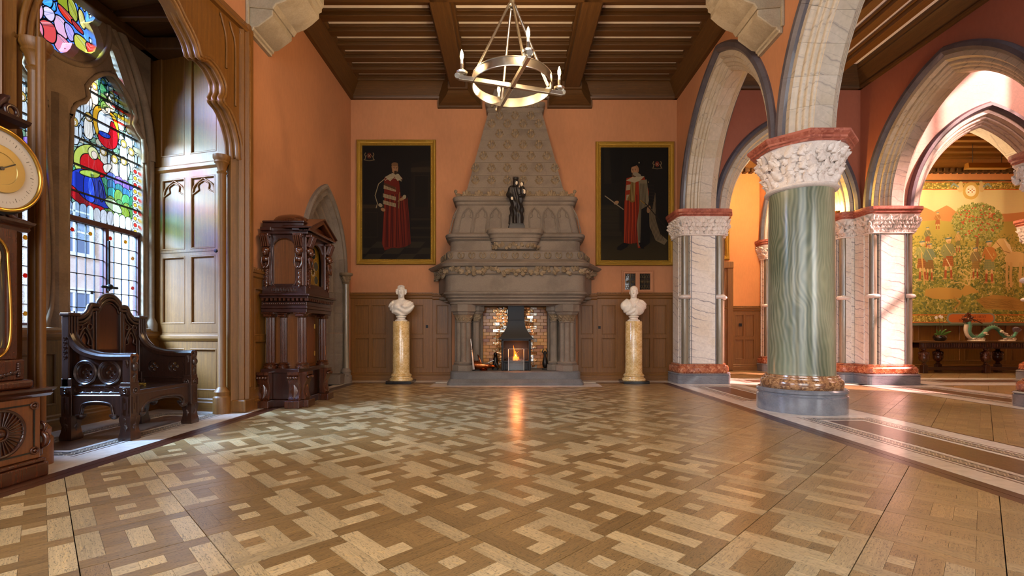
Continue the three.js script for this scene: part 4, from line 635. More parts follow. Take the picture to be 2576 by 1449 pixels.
// the painted glass: kneeling figure in a blue robe below rows of pale winged figures
const glassTex = drawn(512, 960, (g, w, h) => {
  reseed(77);
  const lead = '#0b0a0c', round2 = (pts) => { const n = pts.length, m = (i) => [(pts[i % n][0] + pts[(i + 1) % n][0]) / 2, (pts[i % n][1] + pts[(i + 1) % n][1]) / 2]; g.beginPath(); g.moveTo(...m(n - 1)); for (let i = 0; i < n; i++) g.quadraticCurveTo(...pts[i], ...m(i)); g.closePath(); }, cell = (pts, col, lw = 5) => { const k = 1.12, cx = pts.reduce((s, p) => s + p[0], 0) / pts.length, cy = pts.reduce((s, p) => s + p[1], 0) / pts.length; round2(pts.map(([x, y]) => [cx + (x - cx) * k, cy + (y - cy) * k])); g.fillStyle = col; g.fill(); g.save(); g.clip(); for (let q = 0; q < 7; q++) { g.strokeStyle = q % 2 ? 'rgba(40,30,20,.16)' : 'rgba(255,255,240,.14)'; g.lineWidth = rnd(2, 6); g.beginPath(); g.moveTo(cx + rnd(-40, 40), cy - 80); g.quadraticCurveTo(cx + rnd(-50, 50), cy, cx + rnd(-60, 60), cy + 90); g.stroke(); } g.restore(); round2(pts.map(([x, y]) => [cx + (x - cx) * k, cy + (y - cy) * k])); g.lineWidth = lw; g.strokeStyle = lead; g.stroke(); };
  const blob = (x, y, rx, ry, col, rot = 0, lw = 4) => { g.beginPath(); g.ellipse(x, y, rx, ry, rot, 0, 2 * PI); g.fillStyle = col; g.fill(); g.lineWidth = lw; g.strokeStyle = lead; g.stroke(); };
  g.fillStyle = '#1a1a1c'; g.fillRect(0, 0, w, h);
  for (let y = 0; y < h; y += 34) for (let x = 0; x < w; x += 40) cell([[x + rnd(-9, 9), y], [x + 40, y + rnd(-9, 9)], [x + 40 + rnd(-8, 8), y + 34], [x, y + 34]], ['#8fa89a', '#7f98a4', '#b0a888', '#6f8f6c'][floor(rnd(0, 4))], 3);
  const angel = (x, y, s, robe) => { cell([[x - 22 * s, y + 14 * s], [x + 20 * s, y + 14 * s], [x + 30 * s, y + 70 * s], [x + 22 * s, y + 128 * s], [x - 26 * s, y + 128 * s], [x - 30 * s, y + 60 * s]], robe); for (let k = 0; k < 4; k++) { g.strokeStyle = 'rgba(110,95,70,.55)'; g.lineWidth = 2; g.beginPath(); g.moveTo(x - 14 * s + k * 9 * s, y + 24 * s); g.quadraticCurveTo(x - 20 * s + k * 12 * s, y + 70 * s, x - 18 * s + k * 13 * s, y + 122 * s); g.stroke(); } cell([[x + 24 * s, y + 22 * s], [x + 44 * s, y - 4 * s], [x + 50 * s, y + 60 * s], [x + 32 * s, y + 104 * s]], '#b9c4bc'); blob(x, y, 24 * s, 27 * s, '#c9a54a'); blob(x - 2 * s, y + 3 * s, 14 * s, 17 * s, '#e0cfae', 0, 2); g.fillStyle = '#b08a3c'; g.beginPath(); g.ellipse(x, y - 7 * s, 15 * s, 11 * s, 0, PI, 0); g.fill(); g.fillStyle = '#6a5030'; for (const q of [-7, 3]) g.fillRect(x + q * s, y + 2 * s, 4 * s, 2 * s); g.fillRect(x - 4 * s, y + 12 * s, 6 * s, 1.6 * s); g.strokeStyle = '#8a6a34'; g.lineWidth = 2; g.beginPath(); g.ellipse(x, y, 19 * s, 22 * s, 0, 0, 7); g.stroke(); };
  for (const [x, y, s] of [[250, 60, 0.8], [190, 120, 0.85], [310, 110, 0.85], [130, 200, 0.9], [380, 190, 0.9], [70, 270, 1], [440, 280, 1], [150, 330, 1], [60, 400, 1], [400, 390, 1], [460, 420, 1]]) angel(x, y, s, ['#ded8bc', '#cfd6cc', '#e6dcc0'][floor(rnd(0, 3))]);
  // seated figure in red and white
  cell([[200, 230], [330, 230], [360, 330], [340, 440], [220, 440], [180, 330]], '#c9921f'); cell([[225, 250], [310, 250], [335, 350], [300, 410], [235, 410], [210, 340]], '#ece8da'); cell([[300, 270], [350, 340], [345, 440], [270, 470], [215, 430], [225, 380], [290, 390]], '#c2121c'); cell([[215, 380], [300, 375], [290, 405], [230, 410]], '#1c3b9c'); blob(265, 215, 36, 40, '#f1e7cf'); blob(262, 222, 20, 25, '#eadbc0', 0, 3);
  for (const [x, y] of [[250, 500], [330, 520], [400, 505]]) angel(x, y, 1.05, '#ddd6bc');
  // landscape bands
  const band = (y0, y1, cols) => { for (let x = 0; x < w; x += 56) cell([[x, y0 + rnd(-10, 10) + x * 0.08], [x + 56, y0 + rnd(-10, 10) + (x + 56) * 0.08], [x + 56 + rnd(-10, 10), y1 + (x + 56) * 0.1], [x + rnd(-10, 10), y1 + x * 0.1]], cols[floor(rnd(0, cols.length))], 3); };
  band(600, 650, ['#4c4a9c', '#5d6fb4', '#7a58a0']); band(645, 700, ['#2c6a6c', '#3f8a5e', '#356a8c']); band(690, 760, ['#2e7a52', '#4a9a5c', '#2f8f8a', '#6a8a3a']); band(750, 850, ['#6f8a34', '#86963e', '#4c7a3c']);
  // kneeling figure
  cell([[70, 560], [150, 500], [210, 520], [230, 600], [215, 680], [90, 690], [60, 640]], '#b4bd4c'); cell([[110, 570], [200, 555], [270, 600], [265, 650], [180, 690], [100, 660]], '#c4161c'); blob(180, 540, 34, 38, '#d9d489'); blob(188, 548, 20, 24, '#e6cfae', 0, 3); cell([[240, 590], [300, 560], [312, 580], [270, 640]], '#e8dcc0');
  cell([[60, 680], [215, 660], [245, 720], [262, 800], [300, 850], [120, 850], [30, 800]], '#20348f'); cell([[120, 690], [170, 680], [200, 840], [120, 845]], '#2b48b4'); cell([[215, 690], [240, 720], [258, 800], [225, 830]], '#18276c'); cell([[10, 800], [60, 780], [120, 850], [260, 852], [210, 890], [60, 870]], '#b3141a'); cell([[230, 640], [205, 690], [90, 700], [110, 665]], '#a9b63e');
  cell([[300, 850], [360, 800], [440, 850], [470, 900], [380, 890]], '#86a05a'); cell([[360, 820], [420, 800], [455, 860], [400, 880]], '#6f7f24'); cell([[250, 800], [330, 780], [400, 860], [300, 860]], '#a9c08a');
  // pale foliage border
  for (let x = 0; x < w; x += 46) cell([[x, 872 + rnd(-6, 6)], [x + 46, 872 + rnd(-6, 6)], [x + 46, h], [x, h]], '#cfd2ca', 3);
  for (let y = 520; y < h; y += 46) { cell([[w - 40, y], [w, y], [w, y + 46], [w - 40, y + 46]], '#c9ccc4', 3); blob(w - 20, y + 23, 14, 13, (y / 46 | 0) % 2 ? '#c8251c' : '#c99a2a', 0, 3); }
  g.globalAlpha = 0.22; for (let k = 0; k < 2600; k++) { g.fillStyle = rnd() < 0.5 ? '#6a5c3a' : '#ffffff'; g.fillRect(rnd(0, w), rnd(0, h), rnd(1, 4), rnd(1, 3)); } g.globalAlpha = 1;
});
const roseTex = drawn(512, 512, (g, w, h) => {
  reseed(78); g.fillStyle = '#4a78b8'; g.fillRect(0, 0, w, h);
  const cell = (pts, col) => { const n = pts.length, m = (i) => [(pts[i % n][0] + pts[(i + 1) % n][0]) / 2, (pts[i % n][1] + pts[(i + 1) % n][1]) / 2], path = () => { g.beginPath(); g.moveTo(...m(n - 1)); for (let i = 0; i < n; i++) g.quadraticCurveTo(...pts[i], ...m(i)); g.closePath(); }; path(); g.fillStyle = col; g.fill(); g.save(); g.clip(); for (let k = 0; k < 9; k++) { g.strokeStyle = k % 2 ? 'rgba(20,20,30,.22)' : 'rgba(255,255,240,.2)'; g.lineWidth = 3; g.beginPath(); g.moveTo(pts[0][0] + rnd(-30, 30), pts[0][1]); g.lineTo(pts[floor(n / 2)][0] + rnd(-30, 30), pts[floor(n / 2)][1]); g.stroke(); } g.restore(); path(); g.lineWidth = 6; g.strokeStyle = '#0b0a0c'; g.stroke(); };
  for (const s of [1, -1]) { const X = (x) => 256 + s * x, C = (pts, col) => cell(pts.map(([x, y]) => [X(x), y]), col);
    for (let k = 0; k < 6; k++) C([[40 + k * 34, 20], [84 + k * 34, 10], [92 + k * 30, 120], [70 + k * 30, 210], [50 + k * 30, 150]], ['#d8b04a', '#e0c878', '#c4922a', '#8f8c20', '#d9c98a', '#c8a23c'][k]);
    C([[30, 150], [70, 140], [110, 200], [104, 268], [40, 258]], '#8a8a1e'); C([[90, 170], [140, 180], [160, 270], [110, 290]], '#a39a2c'); C([[150, 190], [190, 200], [200, 290], [160, 280]], '#d8b858');
    C([[-30, 70], [20, 40], [46, 110], [40, 190], [-20, 190]], '#2f86cc'); C([[-40, 170], [30, 170], [52, 240], [0, 268], [-50, 240]], '#1d56b0'); C([[-30, 240], [30, 240], [44, 300], [-10, 310]], '#3f9ad0'); C([[40, 240], [120, 262], [160, 300], [100, 306], [50, 280]], '#d8301c'); C([[110, 270], [180, 290], [190, 320], [130, 312]], '#b81c18');
    C([[-40, 300], [20, 296], [36, 350], [-20, 370]], '#d9b8c8'); C([[20, 310], [80, 300], [110, 350], [90, 410], [30, 390]], '#e0a0a8'); C([[70, 310], [130, 316], [140, 380], [100, 400]], '#b896cc'); C([[-40, 360], [30, 370], [60, 420], [20, 470], [-40, 460]], '#d8443c'); C([[30, 390], [110, 400], [130, 450], [60, 490], [20, 460]], '#e27a84'); C([[130, 330], [210, 330], [230, 390], [180, 430], [130, 400]], '#c9b83c'); C([[190, 340], [240, 330], [250, 380], [210, 400]], '#c2281c');
    for (let k = 0; k < 8; k++) C([[216, 20 + k * 40], [252, 24 + k * 40], [254, 60 + k * 40], [218, 58 + k * 40]], '#c3cfc6'); }
});
const glass = (map) => phys({ map, transmission: 1, thickness: 0, roughness: 0.16, specularIntensity: 0.4, name: 'painted glass' });
mats.stained = glass(glassTex); mats.rose = glass(roseTex);
function pane(x0, x1, y0, y1, [u0, u1, w0, w1], z = -0.1) { const g = new THREE.PlaneGeometry(x1 - x0, y1 - y0).translate((x0 + x1) / 2, (y0 + y1) / 2, z), q = g.toNonIndexed(), uv = q.attributes.uv; for (let i = 0; i < uv.count; i++) uv.setXY(i, mix(u0, u1, uv.getX(i)), mix(w0, w1, uv.getY(i))); return q; }
for (const s of [-1, 1]) {
  const m = s * 0.665, x0 = m - 0.5, x1 = m + 0.5, cuts = [2.3, 2.58, 2.88, 3.18, 3.48, 3.78, 4.1];
  for (let k = 0; k < 6; k++) { const a = (cuts[k] - 2.3) / 1.8, b = (cuts[k + 1] - 2.3) / 1.8; mesh('stained_pane', pane(x0, x1, cuts[k], cuts[k + 1], s > 0 ? [0, 1, a, b] : [1, 0, a, b]), mats.stained, win, { keepUV: true }); if (k) mesh('saddle_bar', bx(x0, x1, cuts[k] - 0.008, cuts[k] + 0.008, -0.1, -0.07), mats.lead, win); }
  mats.casement ??= phys({ color: 0x4a1f22, roughness: 0.45, name: 'red brown casement' });
  mesh('casement_frame', [bx(x0, x1, 2.24, 2.3, -0.14, -0.06, 0.008), bx(x0, x0 + 0.03, 1.08, 2.24, -0.14, -0.07, 0.006), bx(x1 - 0.03, x1, 1.08, 2.24, -0.14, -0.07, 0.006), bx(m - 0.022, m + 0.022, 1.08, 2.24, -0.14, -0.06, 0.006), bx(x0, x1, 1.06, 1.1, -0.14, -0.06, 0.006)], mats.casement, win);
  mesh('casement_latch', [bx(m - 0.012, m + 0.012, 1.5, 2.1, -0.06, -0.035, 0.006), bx(m - 0.1, m + 0.1, 1.53, 1.56, -0.05, -0.03, 0.008), ball(0.035, m, 1.55, -0.035), ball(0.016, m - 0.1, 1.545, -0.035), ball(0.016, m + 0.1, 1.545, -0.035)], mats.iron, win);
  mats.palePane ??= phys({ color: 0xf4f2f0, transmission: 1, thickness: 0, roughness: 0.03, name: 'leaded glass' });
  mats.borderPane ??= phys({ map: drawn(128, 128, (g) => { reseed(5); g.fillStyle = '#f0efe6'; g.fillRect(0, 0, 128, 128); for (let k = 0; k < 26; k++) { g.strokeStyle = ['#9a8a5a', '#c9a02c', '#8a8678'][k % 3]; g.lineWidth = 2; g.beginPath(); g.arc(rnd(0, 128), rnd(0, 128), rnd(6, 18), rnd(0, 6), rnd(0, 6)); g.stroke(); } }), transmission: 1, thickness: 0, roughness: 0.16, name: 'painted border glass' });
  mats.rubyPane ??= phys({ color: 0xd02418, transmission: 1, thickness: 0, roughness: 0.1, name: 'ruby glass' }); mats.amberPane ??= phys({ color: 0xc99a28, transmission: 1, thickness: 0, roughness: 0.1, name: 'amber glass' });
  for (const q of [-1, 1]) { const a0 = q < 0 ? x0 + 0.03 : m + 0.022, a1 = q < 0 ? m - 0.022 : x1 - 0.03, bars = []; for (let i = 0; i <= 4; i++) bars.push(bx(mix(a0, a1, i / 4) - 0.004, mix(a0, a1, i / 4) + 0.004, 1.1, 2.24, -0.106, -0.094)); for (let j = 0; j <= 6; j++) bars.push(bx(a0, a1, mix(1.1, 2.24, j / 6) - 0.004, mix(1.1, 2.24, j / 6) + 0.004, -0.108, -0.092)); mesh('lead_came', bars, mats.lead, win);
    for (let i = 0; i < 4; i++) for (let j = 0; j < 6; j++) { const edge = j === 5 || (q > 0 && i === 3); mesh('pane', pane(mix(a0, a1, i / 4) + 0.004, mix(a0, a1, (i + 1) / 4) - 0.004, mix(1.1, 2.24, j / 6) + 0.004, mix(1.1, 2.24, (j + 1) / 6) - 0.004, [0, 1, 0, 1]), edge ? mats.borderPane : mats.palePane, win, { keepUV: true });
      if (edge && (i + j) % 2) mesh('glass_boss', T(new THREE.CylinderGeometry(0.024, 0.024, 0.004, 14), mix(a0, a1, (i + 0.5) / 4), mix(1.1, 2.24, (j + 0.5) / 6), -0.096, PI / 2), (i + j) % 4 === 1 ? mats.rubyPane : mats.amberPane, win); } }
}
for (const [a, b, c, d] of [[-0.56, 0, 4.52, 5.08], [0, 0.56, 4.52, 5.08], [-0.56, 0, 3.96, 4.52], [0, 0.56, 3.96, 4.52]]) mesh('stained_pane', pane(a, b, c, d, [(a + 0.56) / 1.12, (b + 0.56) / 1.12, (c - 3.96) / 1.12, (d - 3.96) / 1.12], -0.11), mats.rose, win, { keepUV: true });
for (const s of [-1, 1]) mesh('stained_pane', pane(s > 0 ? 0.6 : -1.14, s > 0 ? 1.14 : -0.6, 3.6, 4.44, [0.9, 1, 0.05, 0.5], -0.12), mats.stained, win, { keepUV: true });

// courtyard front seen through the leaded panes
{ const g = structure('courtyard_wall', 'pale courtyard front with tall windows seen through the leaded panes', 'building');
  const fmat = std({ map: stoneTex(hex(0xecd4c4), hex(0xe0c2b0), 91), roughness: 0.9, name: 'courtyard stone' }), grey = std({ color: 0x6f7f9a, roughness: 0.2, name: 'far window glass' });
  mesh('facade', bd(-13.4, -13, -1, 9, 1, 26), fmat, g); mesh('ground', bd(-30, -5.3, -1.2, -1, -10, 40), std({ color: 0x9a948a, roughness: 0.95 }), g);
  for (let k = 0; k < 7; k++) for (const y of [-0.2, 3.4]) { const d = 9 + k * 2.2; mesh('far_window', bd(-13.05, -12.96, y, y + 2.4, d, d + 1.05), grey, g); mesh('far_window_frame', [bd(-13.0, -12.9, y - 0.1, y, d - 0.15, d + 1.2), bd(-13.0, -12.93, y, y + 2.5, d - 0.12, d), bd(-13.0, -12.93, y, y + 2.5, d + 1.05, d + 1.17), bd(-13.0, -12.93, y + 2.4, y + 2.55, d - 0.12, d + 1.17), bd(-13, -12.94, y, y + 2.4, d + 0.5, d + 0.56), ...[0.6, 1.2, 1.8].map((q) => bd(-13, -12.94, y + q, y + q + 0.05, d, d + 1.05))], mats.plaster, g); } }

// ================================================================= FIREPLACE
const fire = thing('fireplace', 'tall sandstone chimneypiece with tapering carved hood and clustered columns', 'fireplace', [0.065, 0, DB]);
// plan of a course: rounded front, flaring back to the wall
const plan = (y, hf, hb, dep, r = 0.2, n = 6) => { const p = [[-hb, y, 0]]; for (let i = 0; i <= n; i++) { const a = PI - i / n * PI / 2; p.push([-hf + r + r * cos(a), y, dep - r + r * sin(a)]); } for (let i = 0; i <= n; i++) { const a = PI / 2 - i / n * PI / 2; p.push([hf - r + r * cos(a), y, dep - r + r * sin(a)]); } p.push([hb, y, 0]); return p; };
const course = (name, levels, mat = mats.sandstone) => mesh(name, loft(levels.map((l) => plan(...l)), { crease: 0.35 }), mat, fire);
// evenly spaced places along the front of a plan: [x, z, turn]
function along(hf, hb, dep, r, n, skip = 0.06) {
  const p = plan(0, hf, hb, dep, r), cum = [0]; for (let i = 1; i < p.length; i++) cum.push(cum[i - 1] + hypot(p[i][0] - p[i - 1][0], p[i][2] - p[i - 1][2]));
  const out = []; for (let k = 0; k < n; k++) { const s = mix(skip, 1 - skip, n === 1 ? 0.5 : k / (n - 1)) * cum[cum.length - 1]; let i = 1; while (cum[i] < s) i++; const t = (s - cum[i - 1]) / (cum[i] - cum[i - 1]), a = p[i - 1], b = p[i]; out.push([mix(a[0], b[0], t), mix(a[2], b[2], t), atan2(-(b[2] - a[2]), b[0] - a[0])]); }
  return out;
}
course('lower_step', [[0, 1.31, 1.31, 1.02, 0.06], [0.05, 1.31, 1.31, 1.02, 0.06], [0.115, 1.27, 1.27, 0.97, 0.06]], mats.hearth);
course('upper_step', [[0.115, 1.265, 1.265, 0.93, 0.1], [0.24, 1.265, 1.265, 0.93, 0.1], [0.262, 1.245, 1.245, 0.91, 0.1]], mats.hearth);
// moulded lintel, frieze and shelf
course('lintel_moulding', [[1.55, 1.24, 1.28, 0.78, 0.2], [1.57, 1.3, 1.36, 0.84, 0.22], [1.605, 1.305, 1.37, 0.845, 0.22], [1.61, 1.32, 1.4, 0.83, 0.22], [1.64, 1.345, 1.43, 0.86, 0.23], [1.665, 1.345, 1.43, 0.86, 0.23], [1.67, 1.35, 1.45, 0.845, 0.23], [1.7, 1.38, 1.48, 0.88, 0.24], [1.725, 1.38, 1.48, 0.88, 0.24], [1.73, 1.385, 1.5, 0.865, 0.24], [1.765, 1.425, 1.56, 0.9, 0.25], [1.795, 1.425, 1.58, 0.9, 0.25], [1.815, 1.4, 1.6, 0.87, 0.25]]);
course('frieze', [[1.81, 1.4, 1.62, 0.85, 0.26], [2.14, 1.4, 1.62, 0.85, 0.26]]);
course('shelf', [[2.13, 1.41, 1.66, 0.86, 0.26], [2.15, 1.43, 1.7, 0.88, 0.27], [2.17, 1.4, 1.66, 0.85, 0.27], [2.28, 1.43, 1.72, 0.87, 0.28], [2.3, 1.47, 1.78, 0.92, 0.28], [2.35, 1.5, 1.84, 0.95, 0.3], [2.375, 1.48, 1.82, 0.93, 0.3], [2.4, 1.44, 1.74, 0.87, 0.28], [2.44, 1.42, 1.68, 0.82, 0.26]]);
course('upper_band', [[2.43, 1.39, 1.58, 0.76, 0.24], [2.6, 1.39, 1.58, 0.76, 0.24], [2.625, 1.37, 1.55, 0.73, 0.24]]);
course('plain_stage', [[2.6, 1.32, 1.34, 0.6, 0.2], [2.86, 1.32, 1.34, 0.6, 0.2]]);
course('middle_moulding', [[2.84, 1.33, 1.35, 0.61, 0.2], [2.87, 1.37, 1.4, 0.65, 0.2], [2.885, 1.36, 1.39, 0.64, 0.2], [2.91, 1.4, 1.43, 0.68, 0.2], [2.95, 1.41, 1.44, 0.69, 0.2], [2.98, 1.39, 1.41, 0.66, 0.2], [3.0, 1.34, 1.36, 0.61, 0.2]]);
course('arcade_stage', [[2.99, 1.31, 1.34, 0.57, 0.14], [3.6, 1.19, 1.2, 0.49, 0.14]]);
course('upper_moulding', [[3.57, 1.19, 1.2, 0.49, 0.14], [3.6, 1.21, 1.22, 0.52, 0.14], [3.64, 1.22, 1.23, 0.53, 0.14], [3.66, 1.25, 1.26, 0.56, 0.15], [3.71, 1.27, 1.28, 0.58, 0.15], [3.74, 1.26, 1.27, 0.57, 0.15], [3.76, 1.22, 1.23, 0.53, 0.15]]);
// tapering hood in coursed stones
const hoodAt = (y) => { const t = (y - 3.72) / (5.6 - 3.72); return [mix(1.03, 0.555, t), mix(0.44, 0.2, t)]; };
const joints = [3.72, 3.96, 4.22, 4.5, 4.74, 4.98, 5.22, 5.42, 5.6];
for (let k = 0; k < 8; k++) {
  const [h0, z0] = hoodAt(joints[k] + 0.002), [h1, z1] = hoodAt(joints[k + 1] - 0.002), cut = k % 2 ? [-1, -0.42, 0.5, 1] : [-1, -0.15, 0.72, 1];
  for (let i = 0; i < 3; i++) { const a = cut[i] + (i ? 0.003 : 0), b = cut[i + 1] - (i < 2 ? 0.003 : 0), ring = (y, h, z) => [[a * h, y, 0], [a * h, y, z], [b * h, y, z], [b * h, y, 0]]; mesh('hood_stone', loft([ring(joints[k] + 0.002, h0, z0), ring(joints[k + 1] - 0.002, h1, z1)], { crease: 0.3 }), mats.sandstone, fire); }
}
mesh('hood_core', loft([plan(3.7, 1.02, 1.02, 0.43, 0.01), plan(5.6, 0.545, 0.545, 0.19, 0.01)]), mats.sandstone, fire);
course('hood_cornice', [[5.58, 0.56, 0.56, 0.21, 0.03], [5.62, 0.6, 0.6, 0.25, 0.05], [5.66, 0.6, 0.6, 0.25, 0.05], [5.68, 0.57, 0.57, 0.22, 0.05], [5.74, 0.62, 0.62, 0.27, 0.05], [5.78, 0.62, 0.62, 0.27, 0.05], [5.8, 0.55, 0.55, 0.2, 0.05]]);
course('hood_neck', [[5.78, 0.52, 0.52, 0.18, 0.03], [6.3, 0.4, 0.4, 0.12, 0.03]]);
mesh('neck_beads', Array.from({ length: 9 }, (_, i) => ball(0.035, -0.48 + i * 0.12, 5.71, 0.24)), mats.sandCarved, fire);
// carved flowers on the hood
{ const fl = [ball(0.026, 0, 0.085, 0.02, [0.8, 1.3, 0.7], 8, 6), ...[-1, 1].flatMap((s) => [ball(0.024, s * 0.048, 0.05, 0.018, [0.9, 1.1, 0.7], 8, 6), ball(0.022, s * 0.068, 0.005, 0.016, [1, 1, 0.7], 8, 6), ball(0.02, s * 0.035, 0.09, 0.016, [0.8, 1, 0.7], 8, 6), T(leaf(0.03, 0.085, 0.02, 2, 0.012), s * 0.01, -0.06, 0.005, 0, 0, -s * 0.75)]), tube([[0, -0.09, 0.006], [0, 0, 0.018], [0, 0.08, 0.016]], 0.009, 6, 5), tube([[0, -0.06, 0.006], [-0.04, -0.01, 0.016], [-0.065, 0.0, 0.014]], 0.007, 6, 5), tube([[0, -0.06, 0.006], [0.04, -0.01, 0.016], [0.065, 0.0, 0.014]], 0.007, 6, 5)];
  let first; const geo = join(fl);
  [[4.1, 6], [4.36, 6], [4.62, 5], [4.86, 6], [5.1, 5], [5.32, 4], [5.5, 3]].forEach(([y, n], r) => { const [h, z] = hoodAt(y); for (let i = 0; i < n; i++) { const x = (i - (n - 1) / 2) * 0.325; if (abs(x) > h - 0.04) continue; const m = new THREE.Mesh(geo, mats.sandCarved); m.name = 'carved_flower'; m.position.set(x, y, z + 0.002); m.rotation.x = -0.127; m.castShadow = m.receiveShadow = true; fire.add(m); } }); }
// cresting
{ const big = join([T(leaf(0.05, 0.15, 0.03, 3, 0.02), 0, 0.0, 0), ...[-1, 1].flatMap((s) => [T(leaf(0.035, 0.12, 0.03, 2, 0.02), s * 0.012, 0.01, 0, 0, 0, -s * 0.55), T(leaf(0.03, 0.1, 0.03, 2, 0.02), s * 0.02, 0, 0, 0, 0, -s * 1.05), ball(0.02, s * 0.075, 0.02, 0.01)])]), small = join([-1, 1].map((s) => T(leaf(0.03, 0.1, 0.02, 2, 0.02), 0, 0, 0, 0, 0, -s * 0.9)).concat([ball(0.025, 0, 0.03, 0.01)]));
  for (let i = -4; i <= 4; i++) { const m = new THREE.Mesh(big, mats.sandCarved); m.name = 'cresting_leaf'; m.position.set(i * 0.245, 3.75, 0.5); fire.add(m); if (i < 4) { const q = new THREE.Mesh(small, mats.sandCarved); q.name = 'cresting_bud'; q.position.set((i + 0.5) * 0.245, 3.75, 0.5); fire.add(q); } }
  for (const s of [-1, 1]) mesh('cresting_beast', [ball(0.05, s * 1.15, 3.8, 0.4, [1.2, 0.9, 0.8]), ball(0.035, s * 1.21, 3.88, 0.42), tube([[s * 1.15, 3.8, 0.4], [s * 1.2, 3.84, 0.41], [s * 1.21, 3.88, 0.42]], 0.025, 6, 6)], mats.sandCarved, fire);
  fire.children.forEach((c) => { c.castShadow = c.receiveShadow = true; }); }
// blind arcade
for (const x of [-1.02, -0.72, -0.42, 0.42, 0.72, 1.02, -1.26, 1.26]) {
  const f = abs(x) > 1.2 ? 0.55 : 1, w = 0.125 * f, zt = (y) => mix(0.585, 0.5, (y - 2.99) / 0.61) - (f < 1 ? 0.07 : 0), sh = (y) => 1 - 0.095 * (y - 2.99) / 0.61, P = (dx, y) => V3((x + dx) * sh(y), y, zt(y));
  const L = [P(-w, 3.01), P(-w, 3.2), P(-w, 3.32), P(-w * 0.72, 3.44), P(0, 3.54)], Rr = [P(w, 3.01), P(w, 3.2), P(w, 3.32), P(w * 0.72, 3.44), P(0, 3.54)];
  mesh('blind_arch', [tube(L, 0.014, 16, 6), tube(Rr, 0.014, 16, 6), tube([P(-w * 0.9, 3.31), P(-w * 0.45, 3.34), P(-w * 0.5, 3.42), P(0, 3.5), P(w * 0.5, 3.42), P(w * 0.45, 3.34), P(w * 0.9, 3.31)], 0.009, 20, 5)], mats.sandstone, fire);
}
// carved bands
reseed(41);
{ const lf = [leaf(0.05, 0.11, 0.035, 3, 0.02), leaf(0.04, 0.1, 0.045, 2, 0.02)], list = []; for (const [x, z, a] of along(1.43, 1.72, 0.88, 0.28, 66, 0.01)) for (let q = 0; q < 2; q++) list.push(T(lf[q], x + rnd(-0.02, 0.02), 2.215 + rnd(-0.04, 0.035), z + 0.0, 0, a, rnd(0, 6.28), rnd(0.8, 1.2))); mesh('leaf_frieze', list, mats.sandCarved, fire); }
{ const sc = (s) => [tube([[0, -0.06, 0.012], [s * 0.03, -0.05, 0.015], [s * 0.06, -0.01, 0.015], [s * 0.05, 0.045, 0.015], [s * 0.02, 0.05, 0.015], [s * 0.025, 0.02, 0.015]], 0.011, 12, 5)], list = []; for (const [x, z, a] of along(1.39, 1.58, 0.76, 0.24, 19, 0.04)) list.push(...[-1, 1].flatMap((s) => sc(s)).concat([T(leaf(0.022, 0.09, 0.015, 2, 0.01), 0, -0.055, 0.004)]).map((g) => T(g, x, 2.525, z, 0, a, 0))); mesh('scroll_frieze', list, mats.sandCarved, fire); }
// bracket for the statue
course('statue_bracket', [[2.64, 0.4, 0.5, 0.7, 0.12], [2.66, 0.42, 0.5, 0.74, 0.14], [2.79, 0.46, 0.5, 0.77, 0.15], [2.8, 0.48, 0.55, 0.79, 0.16], [2.86, 0.49, 0.56, 0.8, 0.16], [2.87, 0.51, 0.58, 0.81, 0.17], [2.92, 0.52, 0.6, 0.83, 0.18], [2.95, 0.55, 0.62, 0.86, 0.18], [3.02, 0.56, 0.64, 0.87, 0.18], [3.045, 0.54, 0.62, 0.85, 0.18]]);
{ const lf = [leaf(0.045, 0.09, 0.03, 3, 0.02), leaf(0.04, 0.08, 0.04, 2, 0.02)], list = []; for (const [x, z, a] of along(0.45, 0.5, 0.76, 0.14, 30, 0.12)) for (let q = 0; q < 2; q++) list.push(T(lf[q], x, 2.725 + rnd(-0.045, 0.035), z, 0, a, rnd(0, 6.28))); mesh('bracket_leaves', list, mats.sandCarved, fire); }
